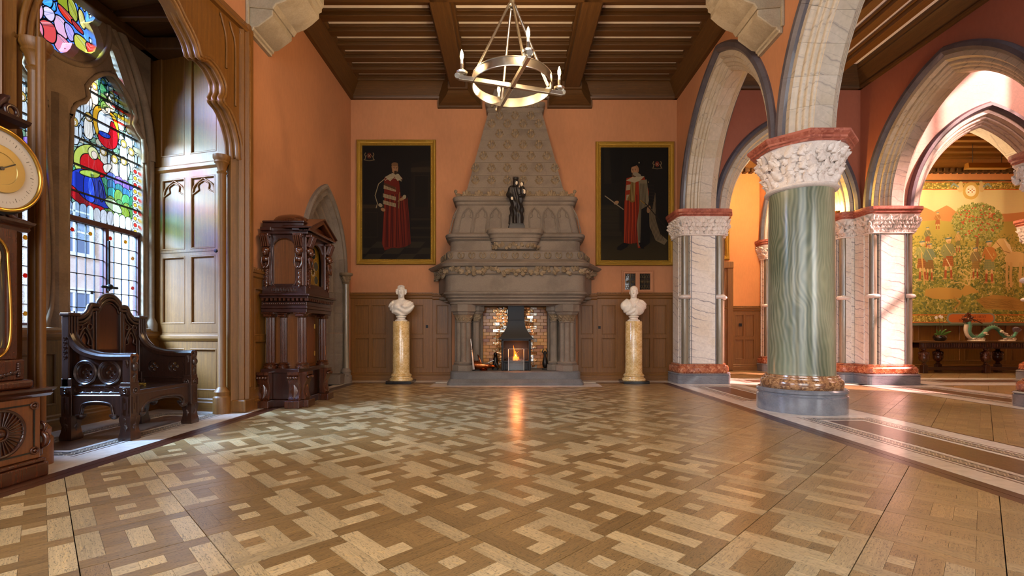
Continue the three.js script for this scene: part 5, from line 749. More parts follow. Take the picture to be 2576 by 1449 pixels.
// clustered columns and jambs
for (const s of [-1, 1]) {
  const cluster = (cx, cz, R, shafts, y0, capY, w) => {
    mesh('column_base', [loft([0, 1, 2, 3, 4].map((k) => octagon(R + [0.07, 0.07, 0.03, 0.045, 0.02][k], [0.262, 0.37, 0.385, 0.41, 0.44][k]).map(([x, y, z]) => [x + cx, y, z + cz])))], mats.sandstone, fire);
    for (let i = 0; i < shafts; i++) { const a = (i + 0.5) / shafts * 2 * PI; mesh('column_shaft', lathe([[0.075, 0.42], [0.06, 0.47], [0.055, 0.5], [0.055, capY], [0.07, capY + 0.01], [0.055, capY + 0.03]], 14, cx + (R - 0.05) * cos(a), 0, cz + (R - 0.05) * sin(a)), mats.sandstone, fire); }
    mesh('column_core', cyl(R - 0.05, R - 0.05, capY - 0.42, cx, 0.42, cz, 12), mats.sandstone, fire);
    reseed(50 + s + R * 100);
    mesh('column_capital', [lathe([[R - 0.02, capY], [R, capY + 0.1], [R + 0.05, capY + 0.16], [0.0, capY + 0.165]], 16, cx, 0, cz), ...foliage((u, f) => { const [x, z, a] = round(R - 0.02)(u, f); return [x + cx, z + cz, a]; }, capY + 0.01, capY + 0.16, 0.05, 12, 3, 0.08, 0.8)], mats.sandCarved, fire);
    mesh('column_abacus', loft([octagon(R + 0.04, capY + 0.155), octagon(R + 0.06, capY + 0.18), octagon(R + 0.06, capY + 0.2), octagon(R + 0.09, capY + 0.23), octagon(R + 0.09, 1.56)].map((r) => r.map(([x, y, z]) => [x + cx, y, z + cz])), { crease: 0.3 }), mats.sandstone, fire);
  };
  cluster(s * 1.02, 0.64, 0.15, 6, 0, 1.2, 0.3); cluster(s * 0.78, 0.52, 0.07, 3, 0, 1.22, 0.2);
  mesh('jamb', [bx(s * 0.9, s * 1.22, 0.262, 1.56, 0, 0.52, 0.02), bx(s * 0.7, s * 0.95, 0.262, 1.56, 0.05, 0.4, 0.02)], mats.sandstone, fire);
  mesh('inner_jamb', loft([[[s * 0.67, 0.26, 0.3], [s * 0.78, 0.26, 0.34], [s * 0.78, 0.26, 0], [s * 0.67, 0.26, 0]], [[s * 0.67, 1.56, 0.3], [s * 0.78, 1.56, 0.34], [s * 0.78, 1.56, 0], [s * 0.67, 1.56, 0]]]), mats.sandstone, fire);
  // carved bracket ends under the lintel
  mesh('wing_bracket', [ball(0.09, s * 1.46, 1.72, 0.12, [1.6, 0.5, 1]), ball(0.05, s * 1.42, 1.66, 0.14, [1.6, 0.5, 1])], mats.sandstone, fire);
}
mesh('lintel_soffit', bx(-1.2, 1.2, 1.54, 1.57, 0, 0.75), mats.sandstone, fire);
// glazed brick lining
reseed(61);
{ const amber = [0xb87518, 0xa86412, 0x8c4a10, 0xc08522].map((c) => phys({ color: c, roughness: 0.34, clearcoat: 0.15, clearcoatRoughness: 0.1, name: 'amber glazed brick' })), lustreTex = texture(256, 256, (u, v) => { const n = fbm(u, v, 6, 6, 4, 131), m = fbm(u, v, 24, 24, 3, 132); return lerp3(lerp3(hex(0x8a4c14), hex(0xb0aaa8), smooth(0.42, 0.6, n)), hex(0xb8c090), smooth(0.55, 0.65, m) * 0.5); }, 0.35, 0.35), lustre = phys({ map: lustreTex, metalness: 0.55, roughness: 0.16, bumpMap: softBump, bumpScale: 0.006, iridescence: 0.8, iridescenceIOR: 1.5, name: 'lustre glazed brick' });
  mesh('brick_backing', [bx(-0.7, 0.7, 0.262, 1.56, 0.02, 0.1)], std({ color: 0x2c1d10, roughness: 0.9 }), fire);
  const bh = 0.066, rows = 19, bz = 0.1; for (let r = 0; r < rows; r++) { const y = 0.266 + r * (bh + 0.0025), o = r & 1 ? 0.07 : 0; for (let x = -0.68 - o; x < 0.68; x += 0.142) { const a = max(-0.68, x), b = min(0.68, x + 0.139); if (b - a < 0.02) continue; const c = (a + b) / 2, lus = abs(c) < 0.44; mesh('brick', T(bx(-(b - a) / 2, (b - a) / 2, -bh / 2, bh / 2, 0, 0.03, 0.004), c, y + bh / 2, bz, lus ? rnd(-0.09, 0.09) : rnd(-0.02, 0.02), lus ? rnd(-0.09, 0.09) : rnd(-0.02, 0.02)), lus ? lustre : amber[floor(rnd() ** 2 * 4)], fire); } } }

// ----------------------------------------------------------------- stove hood, fire and hearth tools
{ const g = thing('stove_canopy', 'black iron fire basket with flaring canopy and burning logs inside', 'stove', [0.08, 0.262, 9.44]);
  const rect = (hw, hd, y) => [[-hw, y, -hd], [-hw, y, hd], [hw, y, hd], [hw, y, -hd]];
  const bell = []; for (let i = 0; i <= 10; i++) { const t = i / 10, q = (1 - t) ** 2.1; bell.push(rect(mix(0.165, 0.345, q), mix(0.12, 0.22, q), 0.63 + t * 0.37)); }
  mesh('canopy', loft([rect(0.345, 0.22, 0.615), ...bell], { crease: 0.5 }), mats.iron, g);
  mesh('flue', [bx(-0.165, 0.165, 1.0, 1.3, -0.12, 0.12, 0.01), bx(-0.17, 0.17, 0.99, 1.01, -0.125, 0.125, 0.004)], mats.iron, g);
  mesh('fire_box', [bx(-0.29, -0.24, 0, 0.62, -0.2, 0.2, 0.01), bx(0.24, 0.29, 0, 0.62, -0.2, 0.2, 0.01), bx(-0.29, 0.29, 0, 0.62, -0.2, -0.18), bx(-0.29, 0.29, 0.0, 0.16, -0.2, 0.18, 0.01), bx(-0.27, 0.27, 0.16, 0.2, -0.2, 0.2, 0.008), bx(-0.29, 0.29, 0.58, 0.62, -0.2, 0.2, 0.008)], mats.iron, g);
  mesh('ash_drawer', bx(-0.22, 0.22, 0.02, 0.14, 0.17, 0.195, 0.008), mats.iron, g);
  mesh('grate_bar', Array.from({ length: 7 }, (_, i) => bx(-0.2 + i * 0.06, -0.185 + i * 0.06, 0.2, 0.215, -0.15, 0.17)), mats.iron, g); }
{ const g = thing('fire_screen', 'clear three part fire guard in front of the burning logs', 'fire guard', [0.08, 0.262, 9.2]);
  const edge = (x0, x1, y1) => tube([[x0, 0, 0], [x0, y1 - 0.03, 0], [x0 + 0.02, y1 - 0.004, 0], [x0 + 0.05, y1, 0], [x1 - 0.05, y1, 0], [x1 - 0.02, y1 - 0.004, 0], [x1, y1 - 0.03, 0], [x1, 0, 0]], 0.005, 40, 6), gl = phys({ color: 0xffffff, transmission: 1, thickness: 0, roughness: 0.05, name: 'fire guard glass' });
  mesh('guard_frame', [edge(-0.15, 0.15, 0.43), T(edge(0, 0.11, 0.43), -0.155, 0, 0, 0, 2.6, 0), T(edge(0, 0.11, 0.43), 0.155, 0, 0, 0, 0.54, 0)], mats.steel, g); mesh('guard_glass', bx(-0.147, 0.147, 0.01, 0.425, -0.002, 0.002), gl, g); }
{ const bark = std({ map: oakTex(hex(0x5a3a22), hex(0x2a1810), hex(0x7a5432), 92), roughness: 0.9, bumpMap: stoneBump, bumpScale: 0.006, name: 'bark' }), ends = std({ color: 0xb07a42, roughness: 0.85, name: 'cut wood' });
  [[-0.06, 0.32, 9.4, 0.5, 0.075, 'round split log burning under the stove canopy, cut end towards the room'], [0.08, 0.285, 9.42, -0.6, 0.06, 'dark log leaning beside the flames'], [0.16, 0.27, 9.36, 1.3, 0.05, 'short log glowing beside the guard']].forEach(([x, y, d, a, r, lab], i) => { const g = thing('fire_log', lab, 'log', [0.07 + x, 0.262 + y - 0.12, d], a, 'burning logs'); mesh('bark', T(cyl(r, r * 0.94, 0.26, 0, -0.13, 0, 14), 0, 0, 0, PI / 2 - 0.15, 0, 0), bark, g); mesh('cut_end', T(cyl(r * 0.9, r * 0.9, 0.012, 0, 0, 0, 14), 0, 0.018, 0.126, PI / 2 - 0.15, 0, 0), ends, g); });
  const g = thing('fire_flame', 'orange flames rising from the logs in the fireplace', 'flame', [0.07, 0.47, 9.36]), em = std({ color: 0x000000, emissive: 0xff7a1c, emissiveIntensity: 2.2, name: 'flame' }), core = std({ color: 0, emissive: 0xffd27a, emissiveIntensity: 4, name: 'flame core' });
  const fl = (h, w, bend) => { const r = []; for (let i = 0; i <= 8; i++) { const t = i / 8, q = w * sin(PI * clamp(0.15 + 0.85 * t)) ** 0.8 * (1 - 0.4 * t) + 0.001; r.push(Array.from({ length: 8 }, (_, k) => { const a = -k / 8 * 2 * PI; return [q * cos(a) + bend * sin(t * 4), h * t, q * 0.6 * sin(a)]; })); } return loft(r, { crease: 1.5 }); };
  mesh('flame_tongue', [T(fl(0.18, 0.032, 0.01), 0, 0, 0), T(fl(0.08, 0.025, -0.01), 0.06, -0.01, 0.02), T(fl(0.26, 0.013, 0.012), -0.035, 0.03, -0.03)], em, g); mesh('flame_core', T(fl(0.12, 0.024, 0.006), 0, -0.005, 0.025), core, g);
  const L = new THREE.PointLight(0xff8a3c, 1.2); L.position.set(0.09, 0.6, -9.25); L.castShadow = true; L.shadow.radius = 4; scene.add(L); }
{ const g = thing('coal_scuttle', 'copper helmet coal scuttle with hooped handle on the hearth', 'scuttle', [-0.56, 0.262, 9.3], 0.15);
  const r = []; for (let i = 0; i <= 9; i++) { const t = i / 9, x = -0.2 + 0.46 * t, w = 0.115 * (0.8 + 0.5 * sin(t * PI)) * (t > 0.8 ? 1 - (t - 0.8) * 2.2 : 1), low = 0.02 + 0.05 * t * t, top = t < 0.35 ? 0.2 : mix(0.2, 0.1, (t - 0.35) / 0.65); r.push(Array.from({ length: 14 }, (_, k) => { const a = k / 14 * 2 * PI; return [x, mix(low, top, 0.5 + 0.5 * sin(a)) - (sin(a) > 0.5 ? 0.045 * (t > 0.3 && t < 0.95 ? 1 : 0) : 0), w * cos(a)]; })); }
  mesh('body', loft(r.map((q) => q.reverse()), { crease: 1 }), mats.copper, g); mesh('foot', lathe([[0.07, 0], [0.08, 0.01], [0.06, 0.035]], 18), mats.copper, g);
  mesh('handle', tube([[-0.06, 0.16, 0.11], [-0.1, 0.28, 0.08], [-0.12, 0.31, 0], [-0.1, 0.28, -0.08], [-0.06, 0.16, -0.11]], 0.01, 20, 6), mats.copper, g); mesh('back_plate', T(cyl(0.1, 0.1, 0.012, 0, 0, 0, 20), -0.2, 0.13, 0, 0, 0, PI / 2 - 0.15), mats.iron, g); mesh('coal_shovel', [tube([[0.05, 0.14, 0], [0.2, 0.2, 0.02]], 0.008, 4, 5), ball(0.09, 0.02, 0.13, 0, [1.2, 0.35, 0.8])], mats.steel, g); }
[[-0.85, 0.62, 0.12, 'longer steel poker leaning on the fireplace column'], [-0.87, 0.4, 0.07, 'shorter steel tongs leaning on the fireplace column']].forEach(([x, L, lean, lab], i) => { const g = thing('fire_iron', lab, 'fire iron', [x + 0.12 + i * 0.0, 0.265, 9.16 - i * 0.05]); g.rotation.z = lean; mesh('rod', cyl(0.009, 0.009, L, 0, 0, 0, 8), mats.steel, g); mesh('grip', [ball(0.018, 0, L, 0), cyl(0.014, 0.012, 0.1, 0, L - 0.13, 0, 8)], mats.steel, g); mesh('tip', ball(0.016, 0, 0.016, 0, [1, 1, 1.6]), mats.iron, g); });
[[-0.4, 'dark bronze fire dog shaped as a hunched beast beside the copper scuttle', 0], [0.62, 'dark bronze fire dog shaped as a standing figure with raised arms', 1]].forEach(([x, lab, k]) => { const g = thing('fire_dog', lab, 'andiron', [0.065 + x - (k ? 0.02 : 0), 0.262, 9.5]);
  if (k) { mesh('figure', field((x, y, z) => smin(smin(sdE(x, y, z, 0, 0.13, 0, 0.055, 0.1, 0.05), sdC(x, y, z, [0, 0.2, 0], [0, 0.32, 0], 0.03, 0.026), 0.04), smin(sdE(x, y, z, 0, 0.35, 0, 0.026, 0.03, 0.026), min(sdC(x, y, z, [0.02, 0.32, 0], [0.055, 0.36, 0], 0.012), min(sdC(x, y, z, [0.055, 0.36, 0], [0.03, 0.42, 0], 0.011), min(sdC(x, y, z, [-0.02, 0.32, 0], [-0.055, 0.36, 0], 0.012), sdC(x, y, z, [-0.055, 0.36, 0], [-0.03, 0.42, 0], 0.011)))), 0.012), 0.012), [-0.09, 0.02, -0.07], [0.09, 0.45, 0.07], 0.008), mats.bronze, g); }
  else mesh('figure', field((x, y, z) => smin(smin(sdE(x, y, z, 0, 0.15, 0, 0.05, 0.09, 0.06), sdC(x, y, z, [0, 0.22, 0], [0.0, 0.3, 0.03], 0.04, 0.03), 0.04), smin(sdE(x, y, z, 0, 0.32, 0.03, 0.035, 0.035, 0.045), smin(sdC(x, y, z, [0.03, 0.12, 0.03], [0.05, 0.03, 0.06], 0.02), sdC(x, y, z, [-0.03, 0.12, 0.03], [-0.05, 0.03, 0.06], 0.02), 0.02), 0.03), 0.03), [-0.1, 0.0, -0.09], [0.1, 0.4, 0.11], 0.008), mats.bronze, g);
  mesh('foot', bx(-0.06, 0.06, 0, 0.035, -0.06, 0.06, 0.01), mats.bronze, g); });

// ----------------------------------------------------------------- statue on the bracket
{ const g = thing('statue', 'black robed crowned woman statue holding a child on the mantel bracket', 'statue', [0.085, 3.045, 9.32], 0.1);
  const ebony = phys({ color: 0x171412, roughness: 0.5, name: 'black wood' }), ivory = phys({ color: 0xd8c8ac, roughness: 0.45, name: 'pale painted wood' });
  mesh('base', [bx(-0.155, 0.155, 0, 0.075, -0.11, 0.11, 0.006), bx(-0.14, 0.14, 0.07, 0.11, -0.1, 0.1, 0.01)], ebony, g);
  const robe = (x, y, z) => { const t = clamp((y - 0.1) / 0.72), sway = -0.012 + 0.03 * sin(t * PI) - 0.02 * t, rx = mix(0.135, 0.115, smooth(0, 0.6, t)) + 0.012 * smooth(0.55, 0.8, t), rz = mix(0.105, 0.075, t), a = atan2(x - sway, z), q = hypot((x - sway) / rx, z / rz), f = 0.02 * (1 - 0.5 * t) * sin(a * 6 + 5 * t) + 0.013 * sin((x * 26 + y * 34)) * smooth(0.1, 0.3, t) * smooth(0.85, 0.6, t); return max((q - 1) * min(rx, rz) + f * 0.8, max(0.1 - y, y - 0.82)); };
  mesh('robe', field((x, y, z) => { let d = robe(x, y, z); d = smin(d, sdE(x, y, z, 0, 0.8, 0, 0.115, 0.08, 0.07), 0.03); d = smin(d, sdE(x, y, z, -0.012, 0.935, -0.002, 0.06, 0.085, 0.064), 0.04); d = smin(d, sdC(x, y, z, [-0.1, 0.82, 0], [-0.15, 0.68, 0.02], 0.05, 0.05), 0.03); d = smin(d, sdC(x, y, z, [-0.15, 0.68, 0.02], [-0.11, 0.62, 0.09], 0.045, 0.035), 0.03); d = smin(d, sdC(x, y, z, [0.1, 0.8, 0], [0.14, 0.68, 0.04], 0.045, 0.04), 0.03); d = smin(d, sdC(x, y, z, [0.14, 0.68, 0.04], [0.06, 0.65, 0.1], 0.04, 0.03), 0.02); d = smin(d, sdE(x, y, z, 0.12, 0.76, 0.06, 0.05, 0.09, 0.045), 0.015); return d; }, [-0.22, 0.09, -0.14], [0.22, 1.04, 0.16], 0.009), ebony, g);
  const face = (cx, cy, cz, s, ry) => T(field((x, y, z) => smin(smin(sdE(x, y, z, 0, 0, 0, 0.04, 0.052, 0.038), sdE(x, y, z, 0, -0.035, 0.012, 0.024, 0.022, 0.02), 0.015), min(sdC(x, y, z, [0, 0.008, 0.036], [0, -0.012, 0.046], 0.005, 0.008), sdC(x, y, z, [-0.012, -0.03, 0.034], [0.012, -0.03, 0.034], 0.005)), 0.008), [-0.05, -0.07, -0.045], [0.05, 0.06, 0.06], 0.0055), cx, cy, cz, 0, ry, 0, s);
  mesh('face', [face(-0.004, 0.925, 0.03, 0.88, 0.35), cyl(0.028, 0.024, 0.06, 0.0, 0.855, 0.02, 12)], ivory, g); mesh('child_face', face(0.1, 0.885, 0.075, 0.72, -0.7), ivory, g); mesh('child_hair', ball(0.036, 0.112, 0.9, 0.062, [1, 1.05, 1]), ebony, g);
  mesh('hand', field((x, y, z) => { let d = sdE(x, y, z, -0.1, 0.6, 0.105, 0.022, 0.03, 0.02); for (let k = 0; k < 4; k++) d = smin(d, sdC(x, y, z, [-0.115 + k * 0.011, 0.585, 0.115], [-0.108 + k * 0.01, 0.56, 0.125], 0.006), 0.006); return smin(d, sdC(x, y, z, [-0.085, 0.605, 0.12], [-0.078, 0.585, 0.13], 0.007), 0.006); }, [-0.15, 0.53, 0.07], [-0.05, 0.65, 0.15], 0.005), ivory, g);
  mesh('hand', field((x, y, z) => { let d = sdE(x, y, z, 0.15, 0.72, 0.1, 0.022, 0.034, 0.018); for (let k = 0; k < 4; k++) d = smin(d, sdC(x, y, z, [0.138 + k * 0.009, 0.745, 0.11], [0.12 + k * 0.009, 0.765, 0.118], 0.006), 0.006); return d; }, [0.09, 0.67, 0.06], [0.2, 0.8, 0.15], 0.005), ivory, g); mesh('child_hand', ball(0.013, 0.045, 0.82, 0.12, [0.8, 1.5, 0.8]), ivory, g);
  mesh('crown', [torus(0.052, 0.006, -0.012, 1.0, -0.005, PI / 2), torus(0.05, 0.005, -0.012, 1.018, -0.005, PI / 2), ...Array.from({ length: 8 }, (_, i) => { const a = i / 8 * 2 * PI; return T(new THREE.ConeGeometry(0.011, 0.04, 5), -0.012 + 0.053 * cos(a), 1.035, -0.005 + 0.053 * sin(a)); }), lathe([[0.05, 0.99], [0.056, 1.02], [0.05, 1.03]], 20, -0.012, 0, -0.005)], ebony, g);
  mesh('sceptre', cyl(0.005, 0.005, 0.34, -0.1, 0.58, 0.118, 6), ebony, g); }

// ----------------------------------------------------------------- busts on marble pedestals
function pedestal(label, x, d) {
  const g = thing('bust_pedestal', label, 'pedestal', [x, 0, d], 0, 'bust pedestals');
  mesh('plinth', bx(-0.25, 0.25, 0, 0.055, -0.25, 0.25, 0.006), mats.black, g);
  mesh('base', lathe([[0, 0.055], [0.23, 0.055], [0.235, 0.075], [0.225, 0.1], [0.2, 0.11], [0.195, 0.13], [0.21, 0.145], [0.21, 0.165], [0.19, 0.18], [0.175, 0.195], [0, 0.2]], 40), mats.yellowMarble, g);
  const sh = lathe([[0.172, 0.19], [0.169, 0.26], [0.166, 1.22], [0.16, 1.235], [0, 1.236]], 40); mesh('shaft', sh, mats.yellowMarble, g); return g;
}
pedestal('yellow marble column pedestal under the bust of a woman', -2.23, 9.48); pedestal('yellow marble column pedestal under the bust of a man', 2.45, 9.48);
function bust(label, x, d, woman, turn) {
  const g = thing('marble_bust', label, 'bust', [x, 1.236, d], 0), c = cos(turn), s = sin(turn);
  mesh('socle', lathe([[0, 0], [0.12, 0], [0.125, 0.012], [0.118, 0.028], [0.1, 0.035], [0.085, 0.045], [0.08, 0.07], [0.095, 0.08], [0.105, 0.092], [0.1, 0.105], [0.07, 0.115], [0.06, 0.16], [0, 0.17]], 32), mats.statuary, g);
  const head = (X, Y, Z) => { const x = X * c - Z * s, z = X * s + Z * c, y = Y;
    let d = sdE(x, y, z, 0, 0.605, -0.004, 0.077, 0.1, 0.095); d = smin(d, sdE(x, y, z, 0, 0.548, 0.035, 0.058, 0.072, 0.062), 0.03); d = smin(d, sdC(x, y, z, [0, 0.605, 0.087], [0, 0.562, 0.108], 0.007, 0.012), 0.01); d = smin(d, sdC(x, y, z, [-0.042, 0.614, 0.078], [0.042, 0.614, 0.078], 0.013), 0.014);
    d = -smin(-d, min(hypot(x - 0.03, y - 0.592, z - 0.1), hypot(x + 0.03, y - 0.592, z - 0.1)) - 0.02, 0.008); d = smin(d, min(hypot(x - 0.03, y - 0.592, z - 0.077), hypot(x + 0.03, y - 0.592, z - 0.077)) - 0.0125, 0.004);
    d = smin(d, sdC(x, y, z, [-0.022, 0.527, 0.088], [0.022, 0.527, 0.088], 0.0075), 0.008); d = smin(d, sdE(x, y, z, 0, 0.492, 0.068, 0.022, 0.018, 0.02), 0.02); d = smin(d, min(sdE(x, y, z, 0.078, 0.572, 0.0, 0.012, 0.03, 0.02), sdE(x, y, z, -0.078, 0.572, 0.0, 0.012, 0.03, 0.02)), 0.006);
    if (woman) { d = smin(d, sdE(x, y, z, 0, 0.625, -0.02, 0.084, 0.094, 0.095) + 0.003 * sin(x * 160 + y * 60), 0.01); for (const q of [-1, 1]) { d = smin(d, hypot(x - q * 0.086, y - 0.625, z - 0.028) - 0.025, 0.008); d = smin(d, hypot(x - q * 0.092, y - 0.59, z - 0.02) - 0.022, 0.008); d = smin(d, hypot(x - q * 0.084, y - 0.556, z - 0.015) - 0.018, 0.008); } for (let k = -2; k <= 2; k++) d = smin(d, hypot(x - k * 0.024, y - 0.712 + 0.004 * k * k, z + 0.01) - 0.023, 0.006); }
    else d = smin(d, sdE(x, y, z, 0, 0.632, -0.018, 0.08, 0.085, 0.09) + 0.0025 * sin(x * 110 + z * 90) * sin(y * 130), 0.012);
    return d; };
  const f = (x, y, z) => {
    let d = head(x, y, z); d = smin(d, sdC(x, y, z, [0, 0.38, -0.02], [0, 0.52, -0.005], 0.07, 0.056), 0.03);
    let t = sdE(x, y, z, 0, 0.315, -0.015, 0.245, 0.135, 0.11); t = smin(t, sdE(x, y, z, 0, 0.24, 0.0, 0.19, 0.13, 0.1), 0.06); t = smin(t, sdE(x, y, z, 0, 0.18, -0.01, 0.1, 0.09, 0.07), 0.05);
    if (woman) { t = smin(t, min(sdE(x, y, z, -0.075, 0.3, 0.07, 0.06, 0.06, 0.05), sdE(x, y, z, 0.075, 0.3, 0.07, 0.06, 0.06, 0.05)), 0.03); const dr = smooth(-0.02, 0.03, (x * 0.62 - (y - 0.3)) + 0.0), side = smooth(-0.13, -0.17, x); const cloth = max(dr, side); t -= cloth * (0.012 + 0.008 * sin((y * 0.75 - x * 0.5) * 78 + 9 * sin(x * 9))); }
    else { const v = smooth(0.0, 0.03, abs(x + 0.03) - (y - 0.3) * 0.55 + 0.02), collar = Math.exp(-(((abs(x + 0.03) - (y - 0.26) * 0.62) / 0.02) ** 2)); t -= v * (0.014 + 0.006 * sin(x * 46 + y * 40 * (x > 0 ? 1 : -1) + 2 * sin(y * 20))) + 0.014 * collar * smooth(0.26, 0.3, y); t = smin(t, sdC(x, y, z, [0.03, 0.31, 0.1], [0.045, 0.16, 0.085], 0.022, 0.03), 0.02); }
    t = max(t, 0.12 - y); return smin(d, t, 0.02);
  };
  mesh('figure', field(f, [-0.29, 0.1, -0.16], [0.29, 0.76, 0.17], 0.0085), mats.statuary, g); return g;
}
bust('white marble bust of a woman with curled hair and draped gown', -2.23, 9.48, true, 0.25); bust('white marble bust of a short haired man in a draped cloak', 2.45, 9.48, false, -0.3);

// ----------------------------------------------------------------- portraits in gilt frames
function frameGeo(w, h, prof) { return loft(prof.map(([t, z]) => [[-w / 2 + t, -h / 2 + t, z], [w / 2 - t, -h / 2 + t, z], [w / 2 - t, h / 2 - t, z], [-w / 2 + t, h / 2 - t, z]]), { caps: false, crease: 0.3 }); }
function portrait(name, label, x, y, d, w, h, map, turn = 0, tilt = 0.02) {
  const g = thing(name, label, 'painting', [x, y, d], turn);
  mesh('frame', frameGeo(w, h, [[0, 0], [0, 0.05], [0.015, 0.075], [0.035, 0.08], [0.05, 0.06], [0.075, 0.05], [0.085, 0.035], [0.1, 0.04], [0.112, 0.03], [0.12, 0.015], [0.12, 0.0]]), mats.gilt, g);
  const beads = [], n1 = floor((w - 0.2) / 0.034), n2 = floor((h - 0.2) / 0.034); for (let i = 0; i < n1; i++) for (const s of [-1, 1]) beads.push(ball(0.011, -w / 2 + 0.12 + (i + 0.5) * (w - 0.24) / n1, s * (h / 2 - 0.1), 0.042, [1, 1, 1], 6, 4)); for (let i = 0; i < n2; i++) for (const s of [-1, 1]) beads.push(ball(0.011, s * (w / 2 - 0.1), -h / 2 + 0.12 + (i + 0.5) * (h - 0.24) / n2, 0.042, [1, 1, 1], 6, 4));
  mesh('beading', beads, mats.gilt, g);
  const orn = leaf(0.03, 0.09, 0.012, 3, 0.012), os = []; for (let k = 0; k < 4; k++) for (const m of [-0.42, 0, 0.42]) { const vert = k % 2, L = vert ? h : w, W = (vert ? w : h) / 2 - 0.035, sgn = k < 2 ? 1 : -1; for (const q of [-1, 1]) os.push(T(orn, vert ? sgn * W : m * L, vert ? m * L : sgn * W, 0.07, 0, 0, (vert ? 0 : PI / 2) + (q > 0 ? 0 : PI))); } mesh('frame_ornament', os, mats.gilt, g);
  const cm = phys({ map, color: 0xa8a8a8, roughness: 0.75, specularIntensity: 0.35, name: 'varnished canvas' }); mesh('canvas', pane(-w / 2 + 0.11, w / 2 - 0.11, -h / 2 + 0.11, h / 2 - 0.11, [0, 1, 0, 1], 0.02), cm, g, { keepUV: true });
  mesh('backing', bx(-w / 2 + 0.01, w / 2 - 0.01, -h / 2 + 0.01, h / 2 - 0.01, 0, 0.018), mats.oakDark, g); return g;
}
const poly = (g, pts, col) => { g.beginPath(); pts.forEach(([x, y], i) => (i ? g.lineTo(x, y) : g.moveTo(x, y))); g.closePath(); g.fillStyle = col; g.fill(); };
const ell = (g, x, y, rx, ry, col, r = 0) => { g.beginPath(); g.ellipse(x, y, rx, ry, r, 0, 2 * PI); g.fillStyle = col; g.fill(); };
const line = (g, pts, col, w) => { g.beginPath(); pts.forEach(([x, y], i) => (i ? g.lineTo(x, y) : g.moveTo(x, y))); g.strokeStyle = col; g.lineWidth = w; g.lineCap = 'round'; g.lineJoin = 'round'; g.stroke(); };
const weave = (g, w, h, n, a) => { g.globalAlpha = a; for (let k = 0; k < n; k++) { g.fillStyle = rnd() < 0.55 ? '#000' : '#8a6a3a'; g.fillRect(rnd(0, w), rnd(0, h), rnd(1, 5), rnd(1, 3)); } g.globalAlpha = 1; };
const crestMark = (g, x, y, s, red) => { ell(g, x, y - 4 * s, 10 * s, 13 * s, red); line(g, [[x - 6 * s, y - 10 * s], [x + 6 * s, y + 4 * s]], '#c9b48a', 2 * s); line(g, [[x + 6 * s, y - 10 * s], [x - 6 * s, y + 4 * s]], '#c9b48a', 2 * s); for (const q of [-1, 1]) { line(g, [[x + q * 20 * s, y + 14 * s], [x + q * 16 * s, y + 2 * s], [x + q * 21 * s, y - 8 * s], [x + q * 17 * s, y - 16 * s]], '#a08a62', 3.4 * s); line(g, [[x + q * 16 * s, y], [x + q * 10 * s, y - 4 * s]], '#a08a62', 2.4 * s); } line(g, [[x - 24 * s, y + 15 * s], [x, y + 19 * s], [x + 24 * s, y + 15 * s]], '#8a7a5a', 3 * s); };
